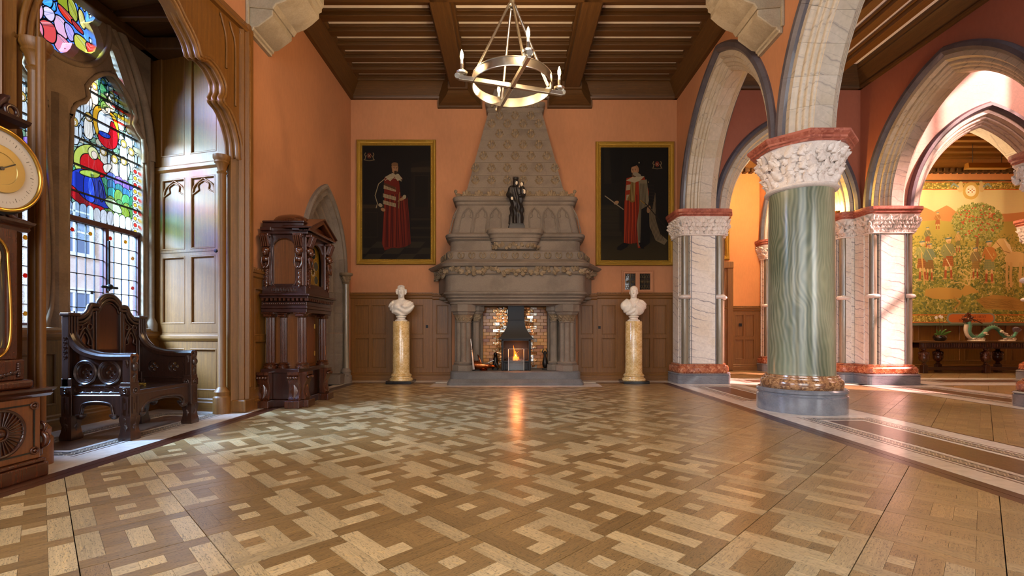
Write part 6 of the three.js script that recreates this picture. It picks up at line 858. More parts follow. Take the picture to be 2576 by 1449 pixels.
const canvas1 = drawn(620, 1020, (g, w, h) => {
  reseed(91); const bg = g.createLinearGradient(0, 0, w, h); bg.addColorStop(0, '#1a1410'); bg.addColorStop(0.6, '#1c1610'); bg.addColorStop(1, '#241c14'); g.fillStyle = bg; g.fillRect(0, 0, w, h);
  poly(g, [[445, 160], [620, 130], [620, 640], [445, 640]], '#231b13'); poly(g, [[470, 270], [600, 270], [600, 560], [470, 560]], '#1c160f'); line(g, [[470, 270], [600, 270], [600, 560], [470, 560], [470, 270]], '#342819', 5); poly(g, [[440, 200], [620, 190], [620, 240], [440, 240]], '#3a2e20'); for (let k = 0; k < 5; k++) poly(g, [[440, 650 + k * 40], [620, 650 + k * 40], [620, 670 + k * 40], [440, 670 + k * 40]], k % 2 ? '#1c150e' : '#332818');
  poly(g, [[0, 530], [225, 530], [225, 560], [0, 565]], '#3d2f1e'); poly(g, [[0, 565], [210, 560], [205, 950], [0, 950]], '#241c12'); line(g, [[20, 600], [140, 600], [140, 820], [20, 820], [20, 600]], '#33281a', 6);
  for (let r = 0; r < 3; r++) for (let c = 0; c < 6; c++) { const y0 = 860 + r * 55, y1 = y0 + 55, x = (c - 0.5) * 150 - r * 40; if ((r + c) % 2) poly(g, [[x + 60, y0], [x + 200, y0], [x + 150, y1], [x, y1]], '#3a3122'); }
  // robe
  poly(g, [[200, 290], [290, 262], [360, 285], [405, 420], [425, 640], [440, 880], [395, 905], [330, 920], [270, 915], [205, 940], [180, 880], [200, 560]], '#7c2410'); for (let k = 0; k < 15; k++) line(g, [[215 + k * 13, 440], [205 + k * 15 + rnd(-6, 6), 660], [195 + k * 17 + rnd(-8, 8), 905]], k % 3 ? 'rgba(50,10,4,.6)' : 'rgba(178,66,30,.55)', rnd(4, 9));
  for (const [y, hh] of [[350, 36], [430, 34], [490, 34]]) { poly(g, [[190, y], [305, y + 30], [305, y + 30 + hh], [190, y + hh]], '#b6a079'); for (let k = 0; k < 8; k++) line(g, [[195 + k * 14, y + 4 + k * 3], [195 + k * 14, y + hh - 4 + k * 3]], 'rgba(70,55,30,.5)', 3); } poly(g, [[190, 330], [300, 375], [310, 400], [190, 352]], '#5c3a1e');
  poly(g, [[330, 290], [400, 330], [430, 420], [400, 480], [350, 450]], '#17110c'); poly(g, [[200, 300], [150, 350], [120, 470], [150, 560], [190, 540], [175, 460], [195, 380]], '#17110c'); line(g, [[205, 300], [150, 345], [118, 450], [140, 520], [128, 560]], '#b9a680', 7);
  ell(g, 190, 575, 22, 15, '#b58a5e', 0.4); ell(g, 360, 480, 26, 13, '#b58a5e', -0.4); line(g, [[340, 486], [325, 500]], '#b58a5e', 7); ell(g, 382, 462, 16, 20, '#b7a783', 0.3); ell(g, 166, 535, 20, 16, '#b7a783', 0.5); line(g, [[340, 420], [330, 560]], '#8c7440', 8);
  poly(g, [[205, 285], [270, 248], [330, 255], [365, 300], [320, 320], [295, 280], [255, 322]], '#bfae8a'); for (let k = 0; k < 16; k++) ell(g, 212 + k * 9.4, 312 - 26 * sin(k / 15 * PI) + (k > 7 ? 6 : 0), 5, 4, '#d0c09a');
  ell(g, 296, 205, 32, 46, '#a87a50'); ell(g, 300, 215, 24, 36, '#bd8d60'); poly(g, [[264, 175], [272, 225], [264, 262], [258, 225]], '#2a1c10'); poly(g, [[330, 178], [324, 226], [334, 258], [338, 215]], '#2a1c10'); ell(g, 296, 170, 30, 18, '#8a6440'); ell(g, 303, 247, 13, 15, '#3a2412'); line(g, [[290, 232], [316, 232]], '#3a2412', 5); for (const x of [290, 314]) { line(g, [[x - 7, 198], [x + 6, 197]], '#3a2412', 3); ell(g, x, 205, 4, 2.6, '#20140a'); } line(g, [[304, 200], [308, 222], [301, 225]], '#8a5c38', 3);
  crestMark(g, 66, 100, 2.0, '#6e2416'); weave(g, w, h, 5000, 0.12);
});
const canvas2 = drawn(620, 1020, (g, w, h) => {
  reseed(92); const bg = g.createLinearGradient(0, 0, 0, h); bg.addColorStop(0, '#17130e'); bg.addColorStop(0.75, '#1c170f'); bg.addColorStop(0.85, '#3a3018'); bg.addColorStop(1, '#453a1e'); g.fillStyle = bg; g.fillRect(0, 0, w, h);
  poly(g, [[30, 0], [120, 0], [120, 330], [30, 330]], '#262016'); poly(g, [[80, 0], [200, 0], [200, 300], [100, 330]], '#120e0a'); poly(g, [[0, 520], [170, 520], [170, 760], [0, 760]], '#2b2416'); for (let k = 0; k < 16; k++) line(g, [[12, 540 + k * 13], [158, 540 + k * 13]], 'rgba(90,78,48,.35)', 3); poly(g, [[0, 760], [190, 760], [190, 800], [0, 800]], '#32291a');
  // train, dark sleeve and red robe
  poly(g, [[430, 300], [500, 420], [500, 640], [540, 780], [610, 840], [580, 880], [500, 840], [440, 700]], '#8c7a5c'); for (let k = 0; k < 8; k++) line(g, [[440 + k * 8, 420], [450 + k * 10, 640], [480 + k * 13, 840]], 'rgba(50,40,26,.5)', 6); poly(g, [[470, 300], [495, 420], [470, 560], [420, 540], [420, 330]], '#1a1510'); for (let k = 0; k < 7; k++) { line(g, [[425, 340 + k * 30], [485, 350 + k * 30]], 'rgba(96,76,40,.5)', 3); } poly(g, [[235, 280], [330, 255], [400, 270], [440, 400], [420, 700], [400, 900], [340, 910], [330, 860], [210, 880], [215, 560], [220, 420]], '#a8330f');
  for (let k = 0; k < 12; k++) line(g, [[235 + k * 9, 430], [228 + k * 10 + rnd(-4, 4), 640], [220 + k * 10 + rnd(-6, 6), 870]], k % 3 ? 'rgba(70,16,6,.5)' : 'rgba(214,84,36,.5)', rnd(4, 8)); poly(g, [[345, 300], [420, 290], [440, 480], [400, 640], [380, 850], [345, 900], [330, 700], [355, 520]], '#8f8264'); for (let k = 0; k < 6; k++) line(g, [[360 + k * 11, 330], [350 + k * 11, 560], [348 + k * 8, 840]], 'rgba(50,42,28,.5)', 6); poly(g, [[370, 560], [440, 520], [450, 860], [400, 900], [360, 860]], '#15110d');
  for (const y of [340, 430]) { poly(g, [[235, y], [275, y - 6], [272, y + 44], [230, y + 50]], '#b7a683'); } poly(g, [[275, 300], [320, 300], [310, 490], [285, 500], [240, 470], [265, 420]], '#8a6a2c'); for (let k = 0; k < 6; k++) line(g, [[280 + k * 6, 300], [272 + k * 6, 480]], k % 2 ? '#c9b070' : '#5c4418', 4); poly(g, [[230, 300], [300, 262], [400, 262], [360, 300], [310, 320]], '#c3b492');
  poly(g, [[225, 380], [170, 460], [150, 500], [165, 515], [220, 480]], '#231b12'); ell(g, 142, 500, 24, 16, '#b58a5e', -0.4); line(g, [[40, 440], [205, 560]], '#a9967a', 9); ell(g, 438, 560, 17, 34, '#a8805a', 0.2); line(g, [[380, 490], [420, 520], [600, 730]], '#2c2214', 9); line(g, [[365, 480], [400, 510]], '#a07c30', 9);
  ell(g, 312, 205, 36, 46, '#b07f56'); ell(g, 306, 212, 27, 37, '#c4936a'); ell(g, 308, 250, 25, 20, '#6a4a2c'); line(g, [[286, 234], [326, 234]], '#5c3a20', 6); ell(g, 330, 248, 40, 18, '#a89a80', 0.3); poly(g, [[262, 172], [300, 140], [360, 138], [372, 170], [340, 160], [280, 180]], '#0e0b08'); ell(g, 372, 142, 16, 20, '#0e0b08'); ell(g, 350, 140, 6, 8, '#b8a888'); for (const x of [290, 316]) { line(g, [[x - 7, 198], [x + 7, 197]], '#4a2e18', 3); ell(g, x, 205, 4, 2.6, '#20140a'); } line(g, [[301, 200], [297, 222], [304, 225]], '#94653f', 3);
  poly(g, [[150, 900], [205, 860], [260, 870], [240, 900], [185, 930], [150, 925]], '#0f0c0a'); poly(g, [[345, 860], [400, 860], [395, 915], [365, 912]], '#0f0c0a');
  crestMark(g, 515, 160, 1.9, '#8a2a1a'); weave(g, w, h, 5000, 0.12);
});
portrait('framed_portrait', 'gilt framed full length portrait of a bearded man with white lace collar', -2.45, 3.77, 10, 1.68, 2.64, canvas1);
portrait('framed_portrait', 'gilt framed full length portrait of a man in a black feathered cap', 2.6, 3.74, 10, 1.66, 2.62, canvas2);
portrait('framed_painting', 'tall gilt framed painting on the orange wall beyond the aisle', 5.1, 3.7, 12.6, 1.4, 1.5, canvas1);

// ----------------------------------------------------------------- wall grille, sensor
{ const g = thing('wall_grille', 'pink framed pair of scrolled iron vent grilles above the bust of a man', 'vent', [2.66, 1.9, 10]);
  const fr = std({ map: wallTex, roughness: 0.6, name: 'painted grille frame' }); const ring = shape([[-0.33, -0.04], [0.33, -0.04], [0.33, 0.43], [-0.33, 0.43]]); for (const s of [-1, 1]) ring.holes.push(shape([[s * 0.155 - 0.11, 0.02], [s * 0.155 + 0.11, 0.02], [s * 0.155 + 0.11, 0.36], [s * 0.155 - 0.11, 0.36]]));
  mesh('frame', [ext(ring, 0.04, 0.008), T(frameGeo(0.66, 0.47, [[0, 0], [0, 0.05], [0.015, 0.055], [0.03, 0.04], [0.03, 0]]), 0, 0.195, 0)], fr, g); mesh('duct', bx(-0.3, 0.3, 0, 0.4, 0.0, 0.004), mats.black, g);
  for (const s of [-1, 1]) { const c = s * 0.155, it = [bx(c - 0.004, c + 0.004, 0.02, 0.36, 0.015, 0.023)]; for (const q of [-1, 1]) { it.push(torus(0.02, 0.006, c + q * 0.055, 0.19, 0.02), torus(0.04, 0.003, c + q * 0.055, 0.19, 0.02), ...[0.09, 0.29].flatMap((y) => [torus(0.024, 0.003, c + q * 0.055 - 0.024, y, 0.02, 0, 18, 5), torus(0.024, 0.003, c + q * 0.055 + 0.024, y, 0.02, 0, 18, 5)]), torus(0.02, 0.003, c + q * 0.055, 0.045, 0.02, 0, 16, 5), torus(0.02, 0.003, c + q * 0.055, 0.335, 0.02, 0, 16, 5), ball(0.014, c + q * 0.055, 0.19, 0.02)); } mesh('grille', it, std({ color: 0x6a5a3c, metalness: 0.7, roughness: 0.5, name: 'bronze grille' }), g); } }
{ const g = thing('alarm_sensor', 'small white motion sensor beside the marble pier', 'sensor', [3.46, 2.2, 9.955]); mesh('housing', bx(-0.025, 0.025, 0, 0.12, -0.03, 0.03, 0.012), mats.plaster, g); mesh('lens', ball(0.02, -0.012, 0.04, 0.02, [0.8, 1, 0.6]), std({ color: 0xf4f2ee, roughness: 0.3 }), g); }
{ const g = thing('smoke_detector', 'small white smoke detector between the ceiling joists', 'smoke detector', [0.16, HC, 8.05]); mesh('housing', T(lathe([[0, 0], [0.055, 0], [0.055, 0.012], [0.04, 0.035], [0.0, 0.04]], 24), 0, 0, 0, PI), mats.plaster, g); mesh('vent_ring', torus(0.042, 0.004, 0, -0.022, 0, PI / 2), mats.lead, g); }

// ================================================================= CHANDELIER
{ const g = thing('chandelier', 'steel ring chandelier with crossed bars and four candle bulbs', 'chandelier', [0, 0, 5.75]), Y = 3.99, R = 0.483, rot = 0.29;
  mesh('ring', lathe([[R - 0.004, Y], [R + 0.006, Y], [R + 0.008, Y + 0.008], [R + 0.004, Y + 0.012], [R + 0.004, Y + 0.103], [R + 0.008, Y + 0.107], [R + 0.006, Y + 0.115], [R - 0.004, Y + 0.115], [R - 0.004, Y]], 96), mats.steel, g);
  const dir = [0, 1, 2, 3].map((k) => rot + k * PI / 2);
  for (const a of dir.slice(0, 2)) mesh('cross_bar', T(bx(-0.66, 0.66, Y + 0.0, Y + 0.055, -0.021, 0.021, 0.006), 0, 0, 0, 0, a, 0), mats.steel, g);
  dir.forEach((a, k) => {
    const c = cos(a), s = -sin(a), P = (r, y) => [r * c, y, r * s];
    mesh('hanging_rod', T(bx(-0.014, 0.014, 0, hypot(R - 0.03, 0.98), -0.006, 0.006, 0.003), ...P(0.015, 5.06), PI, 0, 0).applyMatrix4(new THREE.Matrix4()), mats.steel, g).visible = false;
    const rod = tube(new THREE.LineCurve3(V3(...P(0.03, 5.02)), V3(...P(R - 0.012, Y + 0.09))), 0.017, 1, 4); mesh('rod', rod, mats.steel, g);
    const arm = part('candle_arm', g, P(0.62, 0));
    mesh('scroll_end', T(cyl(0.034, 0.034, 0.03, 0, -0.015, 0, 18), 0.05 * c, Y + 0.045, 0.05 * s, PI / 2, a, 0), mats.steel, arm);
    mesh('drip_pan', lathe([[0, Y + 0.055], [0.02, Y + 0.055], [0.06, Y + 0.075], [0.068, Y + 0.095], [0.055, Y + 0.105], [0.02, Y + 0.108], [0, Y + 0.108]], 24), mats.steel, arm);
    mesh('candle_tube', [cyl(0.02, 0.02, 0.085, 0, Y + 0.105, 0, 16), cyl(0.015, 0.015, 0.06, 0, Y + 0.18, 0, 16)], mats.steel, arm);
    mesh('candle_sleeve', cyl(0.016, 0.016, 0.06, 0, Y + 0.185, 0, 16), mats.plaster, arm);
    mesh('bulb', lathe([[0.0, Y + 0.24], [0.012, Y + 0.243], [0.021, Y + 0.275], [0.02, Y + 0.31], [0.011, Y + 0.345], [0.0, Y + 0.37]], 16), std({ color: 0xfff0cc, emissive: 0xffdd96, emissiveIntensity: 26, name: 'candle bulb' }), arm);
    const L = new THREE.PointLight(0xffcf94, 5); L.position.set(...P(0.62, Y + 0.3)); L.castShadow = true; L.shadow.radius = 1; g.add(L);
  });
  g.children.filter((c) => c.name === 'hanging_rod').forEach((c) => g.remove(c));
  mesh('hub', [ball(0.045, 0, 5.1, 0, [1, 1, 1], 20, 14), lathe([[0.02, 4.98], [0.04, 5.0], [0.035, 5.04], [0.02, 5.06]], 16), torus(0.022, 0.006, 0, 4.97, 0)], mats.steel, g);
  for (let k = 0; k < 14; k++) mesh('chain_link', T(torus(0.025, 0.006, 0, 0, 0, 0, 14, 6), 0, 5.17 + k * 0.042, 0, 0, k % 2 ? PI / 2 : 0, 0, [0.7, 1.15, 1]), mats.steel, g);
  mesh('ceiling_rose', [lathe([[0, 5.76], [0.03, 5.77], [0.05, 6.3], [0.08, 6.33], [0, 6.33]], 16)], mats.steel, g);
}

// ================================================================= THRONE CHAIR: front towards +z, near side at -x
{ const g = thing('throne_chair', 'carved black oak throne armchair standing in the window bay', 'chair', [-3.87, 0, 4.84], PI / 2), K = mats.blackOak, W = 0.43, ZB = -0.3, ZF = 0.31; g.scale.set(0.965, 0.965, 0.9);
  const leg = (x, z, front) => {
    const L = part('leg', g, [x, 0, z]);
    mesh('leg_post', [bx(-0.055, 0.055, 0.2, front ? 0.56 : 0.6, -0.055, 0.055, 0.008), bx(-0.06, 0.06, 0.44, 0.52, -0.06, 0.06, 0.006), loft([[0.062, 0], [0.066, 0.03], [0.055, 0.08], [0.05, 0.13], [0.06, 0.19], [0.06, 0.23]].map(([r, y]) => [[-r, y, r], [r, y, r], [r, y, -r], [-r, y, -r]]))], K, L);
    const deco = []; for (const [rx, ry] of [[0, 0], [0, PI / 2], [0, -PI / 2], [0, PI]]) { const D = (q) => T(q, 0, 0, 0, 0, ry, 0); deco.push(D(T(torus(0.026, 0.007, 0, 0.48, 0.062, 0, 16, 5), 0)), D(ball(0.014, 0, 0.48, 0.062)), D(bx(-0.035, -0.022, 0.26, 0.42, 0.05, 0.062)), D(bx(0.022, 0.035, 0.26, 0.42, 0.05, 0.062)), D(bx(-0.012, 0.012, 0.3, 0.36, 0.05, 0.06)), D(T(leaf(0.03, 0.09, 0.015, 3, 0.01), 0, 0.08, 0.052)), D(T(leaf(0.028, 0.07, 0.015, 2, 0.01), 0, 0.16, 0.055))); }
    mesh('leg_carving', deco, K, L); return L;
  };
  for (const s of [-1, 1]) { leg(s * W, ZF, true); leg(s * W, ZB, false); }
  mesh('seat', [bx(-W, W, 0.43, 0.475, ZB, ZF + 0.03, 0.012), bx(-W, W, 0.4, 0.435, ZF - 0.01, ZF + 0.02, 0.008)], K, g, { grain: 'x' });
  // arched aprons under the seat
  const apron = (L) => { const sh = shape([[-L, 0.44], [-L, 0.24], [-L + 0.06, 0.24], [-L + 0.07, 0.28], [-L + 0.1, 0.32], [-L * 0.55, 0.355], [0, 0.375], [L * 0.55, 0.355], [L - 0.1, 0.32], [L - 0.07, 0.28], [L - 0.06, 0.24], [L, 0.24], [L, 0.44]]), arc = [[-L + 0.075, 0.24, 0.03], [-L + 0.09, 0.3, 0.03], [-L * 0.55, 0.35, 0.03], [0, 0.37, 0.03], [L * 0.55, 0.35, 0.03], [L - 0.09, 0.3, 0.03], [L - 0.075, 0.24, 0.03]]; return [ext(sh, 0.035, 0.006), tube(arc, 0.014, 40, 6), tube(arc.map(([a, b, c]) => [a * 0.97, b - 0.02, 0.02]), 0.01, 40, 6), ...[-1, 1].flatMap((s) => [lathe([[0, 0.2], [0.02, 0.205], [0.035, 0.22], [0.045, 0.235], [0.045, 0.25], [0, 0.255]], 12, s * (L - 0.075), 0, 0.02)])]; };
  for (const s of [-1, 1]) mesh('side_apron', apron(0.25).map((q) => T(q, s * (W + 0.01), 0, 0.005, 0, s * PI / 2, 0)), K, g); mesh('front_apron', apron(0.38).map((q) => T(q, 0, 0, ZF - 0.01)), K, g);
  // arms: a moulded rail sweeping down from the back post
  const armLine = curve([[0, 1.17, ZB - 0.02], [0, 1.06, ZB + 0.0], [0, 0.95, ZB + 0.05], [0, 0.87, ZB + 0.14], [0, 0.825, ZB + 0.28], [0, 0.81, ZB + 0.42], [0, 0.81, ZF + 0.05]]);
  for (const s of [-1, 1]) {
    const fr = []; for (let i = 0; i <= 36; i++) { const p = armLine.getPoint(i / 36), t = armLine.getTangent(i / 36); fr.push((a, b) => [s * W + a, p.y + b * t.z, p.z - b * t.y]); }
    mesh('arm', sweep([[-0.05, -0.035], [-0.055, 0.0], [-0.045, 0.02], [-0.02, 0.03], [-0.012, 0.022], [0.012, 0.022], [0.02, 0.03], [0.045, 0.02], [0.055, 0], [0.05, -0.035]], fr, 0.5), K, g);
    mesh('arm_front', [bx(s * W - 0.05, s * W + 0.05, 0.5, 0.82, ZF - 0.035, ZF + 0.05, 0.01), ...[0, 1, 2].map((k) => T(leaf(0.03, 0.1, 0.03, 3, 0.015), s * W, 0.55 + k * 0.085, ZF + 0.05)), ball(0.045, s * W, 0.71, ZF + 0.055, [0.8, 1, 0.7]), ...[-1, 1].map((q) => T(leaf(0.025, 0.09, 0.02, 3, 0.012), s * W + q * 0.05, 0.7, ZF + 0.01, 0, q * PI / 2, 0))], K, g);
    // side panel with two turned roundels, each pierced by a quatrefoil
    const sp = shape([[0.27, 0.5], [0.27, 0.95], [0.2, 0.86], [0.06, 0.81], [-0.27, 0.8], [-0.27, 0.5]]); for (const c of [-0.125, 0.125]) sp.holes.push(new THREE.Shape(Array.from({ length: 28 }, (_, i) => V2(c + 0.112 * cos(-i / 28 * 2 * PI), 0.655 + 0.112 * sin(-i / 28 * 2 * PI)))));
    mesh('side_panel', T(ext(sp, 0.03, 0.004), s * W - 0.015, 0, 0.0, 0, PI / 2, 0).applyMatrix4(new THREE.Matrix4().makeScale(1, 1, 1)), K, g);
    for (const c of [-0.125, 0.125]) {
      const ringG = T(lathe([[0.118, 0.02], [0.122, 0.032], [0.112, 0.042], [0.1, 0.03], [0.092, 0.033], [0.084, 0.02], [0.076, 0.02], [0.07, 0.005], [0.07, -0.02], [0.118, -0.02]], 36), s * W, 0.655, -c, 0, 0, -s * PI / 2);
      const quat = [0, 1, 2, 3].map((k) => T(torus(0.021, 0.0075, 0.033 * cos(k * PI / 2), 0.033 * sin(k * PI / 2), 0, 0, 18, 6), s * W, 0.655, -c, 0, PI / 2, 0)); const web = new THREE.Shape(Array.from({ length: 28 }, (_, i) => V2(0.075 * cos(i / 28 * 2 * PI), 0.075 * sin(i / 28 * 2 * PI)))); for (let k = 0; k < 4; k++) web.holes.push(new THREE.Path(Array.from({ length: 14 }, (_, i) => V2(0.033 * cos(k * PI / 2) + 0.02 * cos(-i / 14 * 2 * PI), 0.033 * sin(k * PI / 2) + 0.02 * sin(-i / 14 * 2 * PI))))); web.holes.push(new THREE.Path(Array.from({ length: 8 }, (_, i) => V2(0.006 * cos(-i / 8 * 2 * PI), 0.006 * sin(-i / 8 * 2 * PI)))));
      mesh('roundel', [ringG, ...quat, T(ext(web, 0.014), s * W - 0.007, 0.655, -c, 0, PI / 2, 0)], K, g);
    }
    mesh('side_rail', [bx(s * W - 0.03, s * W + 0.03, 0.44, 0.46, -0.26, 0.27, 0.004), bx(s * W - 0.03, s * W + 0.03, 0.515, 0.535, -0.26, 0.27, 0.004), bx(s * W - 0.022, s * W + 0.022, 0.455, 0.52, -0.26, 0.27), ...Array.from({ length: 10 }, (_, i) => T(leaf(0.018, 0.06, 0.012, 2, 0.008), s * (W + 0.022), 0.485 + (i % 2 ? 0.012 : -0.012), -0.22 + i * 0.048, 0, s * PI / 2, i % 2 ? 1.1 : 2))], K, g);
    // back posts
    mesh('back_post', [bx(s * W - 0.055, s * W + 0.055, 0.5, 1.22, ZB - 0.05, ZB + 0.03, 0.012), bx(s * W - 0.065, s * W + 0.065, 1.2, 1.235, ZB - 0.06, ZB + 0.04, 0.01), ...[-0.03, 0, 0.03].map((q) => bx(s * W + q - 0.008, s * W + q + 0.008, 1.0, 1.2, ZB + 0.028, ZB + 0.04, 0.004)), ...[0, 1, 2, 3, 4].flatMap((k) => [-1, 1].map((q) => T(leaf(0.016, 0.05, 0.01, 2, 0.008), s * (W + 0.055), 0.78 + k * 0.045, ZB - 0.01 + q * 0.012, 0, s * PI / 2, q * 0.6)))], K, g);
  }
  // back with shaped crest
  const crest = [[-W, 1.2], [-0.36, 1.2], [-0.3, 1.22], [-0.25, 1.27], [-0.22, 1.33], [-0.14, 1.335], [-0.12, 1.38], [-0.06, 1.43], [0, 1.445]], full = [...crest, ...crest.slice(0, -1).reverse().map(([x, y]) => [-x, y])];
  mesh('back_board', T(ext([[-W, 0.48], [W, 0.48], ...full.slice().reverse().map(([x, y]) => [x, y - 0.01])], 0.03, 0.004), 0, 0, ZB - 0.04), mats.mahoganyDark, g);
  mesh('crest_rail', [tube(full.map(([x, y]) => [x, y - 0.01, ZB]), 0.028, 80, 7), tube(full.map(([x, y]) => [x * 0.95, y - 0.055, ZB + 0.01]), 0.017, 80, 6), tube(full.map(([x, y]) => [x * 0.92, y - 0.085, ZB - 0.005]), 0.011, 80, 6)], K, g);
  for (const s of [-1, 1]) { const c = s * 0.285; mesh('back_stile', [bx(s * 0.15 - 0.02, s * 0.15 + 0.02, 0.48, 1.3, ZB - 0.02, ZB + 0.015, 0.008), bx(s * 0.19 - 0.01, s * 0.19 + 0.01, 0.48, 1.25, ZB - 0.02, ZB + 0.008, 0.006)], K, g);
    const A = [[c - 0.085, 0.5, ZB], [c - 0.085, 0.9, ZB], [c - 0.06, 1.0, ZB], [c, 1.09, ZB], [c + 0.06, 1.0, ZB], [c + 0.085, 0.9, ZB], [c + 0.085, 0.5, ZB]]; mesh('back_tracery', [tube(A, 0.012, 50, 6), tube([[c - 0.08, 0.9, ZB], [c - 0.035, 0.92, ZB], [c - 0.04, 0.97, ZB], [c, 1.04, ZB], [c + 0.04, 0.97, ZB], [c + 0.035, 0.92, ZB], [c + 0.08, 0.9, ZB]], 0.009, 30, 5), torus(0.028, 0.008, c - 0.055, 1.1, ZB), torus(0.028, 0.008, c + 0.055, 1.1, ZB)], K, g); }
  reseed(71); const sp = thing('dried_sprig', 'small dried leaf sprig lying on the throne seat', 'sprig', [-3.82, 0.464, 4.78], 0.6); mesh('stem', tube([[-0.09, 0.008, 0], [0, 0.012, 0.01], [0.09, 0.008, -0.01]], 0.003, 8, 5), std({ color: 0x6a5a24, roughness: 0.8 }), sp); mesh('dry_leaves', Array.from({ length: 14 }, (_, i) => T(leaf(0.012, 0.045, 0.01, 2, 0.003), -0.08 + i * 0.012, 0.01, 0, -1.2 + rnd(-0.3, 0.3), rnd(0, 6.28), 0)), std({ color: 0x8a8034, roughness: 0.8, name: 'dry leaf' }), sp);
}

// ================================================================= CARVED MAHOGANY CLOCK by the doorway: front towards +z
{ const g = thing('carved_clock', 'tall carved mahogany clock with domed top and fluted columns', 'clock', [XL + 0.03, 0, 6.79], PI / 2), M = mats.mahogany, D = mats.mahoganyDark, ZC = 0.62, HX = 0.37; g.scale.x = 1.1;
  mesh('plinth', [bx(-0.4, 0.4, 0, 0.1, 0.0, 0.5, 0.01), bx(-0.37, 0.37, 0.1, 0.5, 0.0, 0.47, 0.01), bx(-0.4, 0.4, 0.46, 0.52, 0.0, 0.52, 0.012)], D, g);
  const foot = (x, z, ry) => { const P = (q) => T(q, x, 0, z, 0, ry, 0), pr = [[0, 0.1], [0.09, 0.1], [0.1, 0.13], [0.085, 0.17], [0.075, 0.23], [0.085, 0.3], [0.11, 0.36], [0.11, 0.42], [0.13, 0.44], [0.13, 0.48], [0, 0.48]]; mesh('scroll_foot', [P(T(ext(pr, 0.16, 0.01), 0.08, 0, -0.02, 0, -PI / 2, 0)), P(bx(-0.1, 0.1, 0, 0.1, -0.06, 0.13, 0.01)), P(T(leaf(0.06, 0.24, -0.02, 4, 0.02), 0, 0.12, 0.075)), ...[-0.055, -0.02, 0.02, 0.055].map((q) => P(ball(0.022, q, 0.405, 0.11)))], M, g); };
  foot(-0.31, ZC - 0.1, 0); foot(0.31, ZC - 0.1, 0); foot(-HX - 0.02, 0.07, -PI / 2); foot(-HX - 0.02, ZC - 0.14, -PI / 2); foot(HX + 0.02, 0.07, PI / 2);
  mesh('trunk', bx(-0.26, 0.26, 0.5, 1.28, 0.0, 0.44, 0.012), mats.walnut, g); mesh('trunk_door', [bx(-0.2, 0.2, 0.56, 1.24, 0.44, 0.455, 0.006)], mats.walnut, g); for (const y of [0.7, 1.1]) mesh('hinge', bx(0.19, 0.215, y - 0.035, y + 0.035, 0.452, 0.462, 0.003), mats.brass, g);
  const flute = (x, z, r, name = 'column') => { const c = part(name, g, [x, 0, z]); const sh = Array.from({ length: 72 }, (_, i) => { const a = i / 72 * 2 * PI, q = r * (1 - 0.09 * max(0, cos(a * 18))); return [q * cos(a), q * sin(a)]; }); mesh('column_shaft', T(new THREE.ExtrudeGeometry(shape(sh), { depth: 0.62, bevelEnabled: false }), 0, 0.6, 0, -PI / 2), M, c); mesh('column_base', lathe([[0, 0.52], [r + 0.03, 0.52], [r + 0.035, 0.545], [r + 0.02, 0.56], [r + 0.03, 0.58], [r + 0.005, 0.6], [0, 0.605]], 24), M, c); mesh('column_capital', [lathe([[0, 1.21], [r, 1.21], [r + 0.012, 1.225], [r + 0.005, 1.235], [r + 0.02, 1.26], [0, 1.262]], 24), ...[-1, 1].flatMap((s) => [T(cyl(0.022, 0.022, r * 2, 0, -r, 0, 12), s * (r + 0.01), 1.24, 0, PI / 2)]), bx(-r - 0.03, r + 0.03, 1.262, 1.28, -r - 0.03, r + 0.03, 0.004)], M, c); };
  flute(-0.31, ZC - 0.1, 0.055); flute(0.31, ZC - 0.1, 0.055); flute(-0.32, 0.09, 0.055); flute(-0.28, 0.25, 0.045, 'pilaster'); flute(0.32, 0.09, 0.055);
  mesh('entablature', [bx(-0.39, 0.39, 1.28, 1.33, 0, 0.62, 0.008), bx(-0.4, 0.4, 1.33, 1.37, 0, 0.63, 0.008), bx(-0.385, 0.385, 1.37, 1.43, 0, 0.615, 0.008), bx(-0.42, 0.42, 1.47, 1.5, 0, 0.65, 0.008), bx(-0.45, 0.45, 1.5, 1.53, 0, 0.68, 0.01)], D, g);
  mesh('dentils', [...Array.from({ length: 14 }, (_, i) => bx(-0.41 + i * 0.06, -0.38 + i * 0.06, 1.435, 1.47, 0.61, 0.645)), ...[-1, 1].flatMap((s) => Array.from({ length: 11 }, (_, i) => bx(s * 0.385, s * 0.415, 1.435, 1.47, 0.02 + i * 0.058, 0.05 + i * 0.058)))], M, g); mesh('carved_moulding', Array.from({ length: 22 }, (_, i) => ball(0.012, -0.391, 1.4, 0.04 + i * 0.026, [0.8, 1, 1.2], 8, 6)), M, g);
  // hood
  mesh('hood_base', [bx(-0.37, 0.37, 1.53, 1.64, 0, 0.6, 0.008)], D, g);
  const key = []; for (let i = 0; i < 8; i++) { const z = 0.13 + i * 0.045; key.push(bx(-0.38, -0.368, 1.56, 1.566, z, z + 0.04), bx(-0.38, -0.368, 1.56, 1.61, z, z + 0.006), bx(-0.38, -0.368, 1.604, 1.61, z, z + 0.028), bx(-0.38, -0.368, 1.58, 1.61, z + 0.024, z + 0.03)); } mesh('key_fret', key, M, g);
  const side = shape([[0.0, 1.64], [0.58, 1.64], [0.58, 2.36], [0.0, 2.36]]), archHole = [[0.14, 1.67], [0.44, 1.67], [0.44, 2.16], ...Array.from({ length: 11 }, (_, i) => [0.29 + 0.15 * cos(i / 10 * PI), 2.16 + 0.13 * sin(i / 10 * PI)]), [0.14, 2.16]]; side.holes.push(shape(archHole));
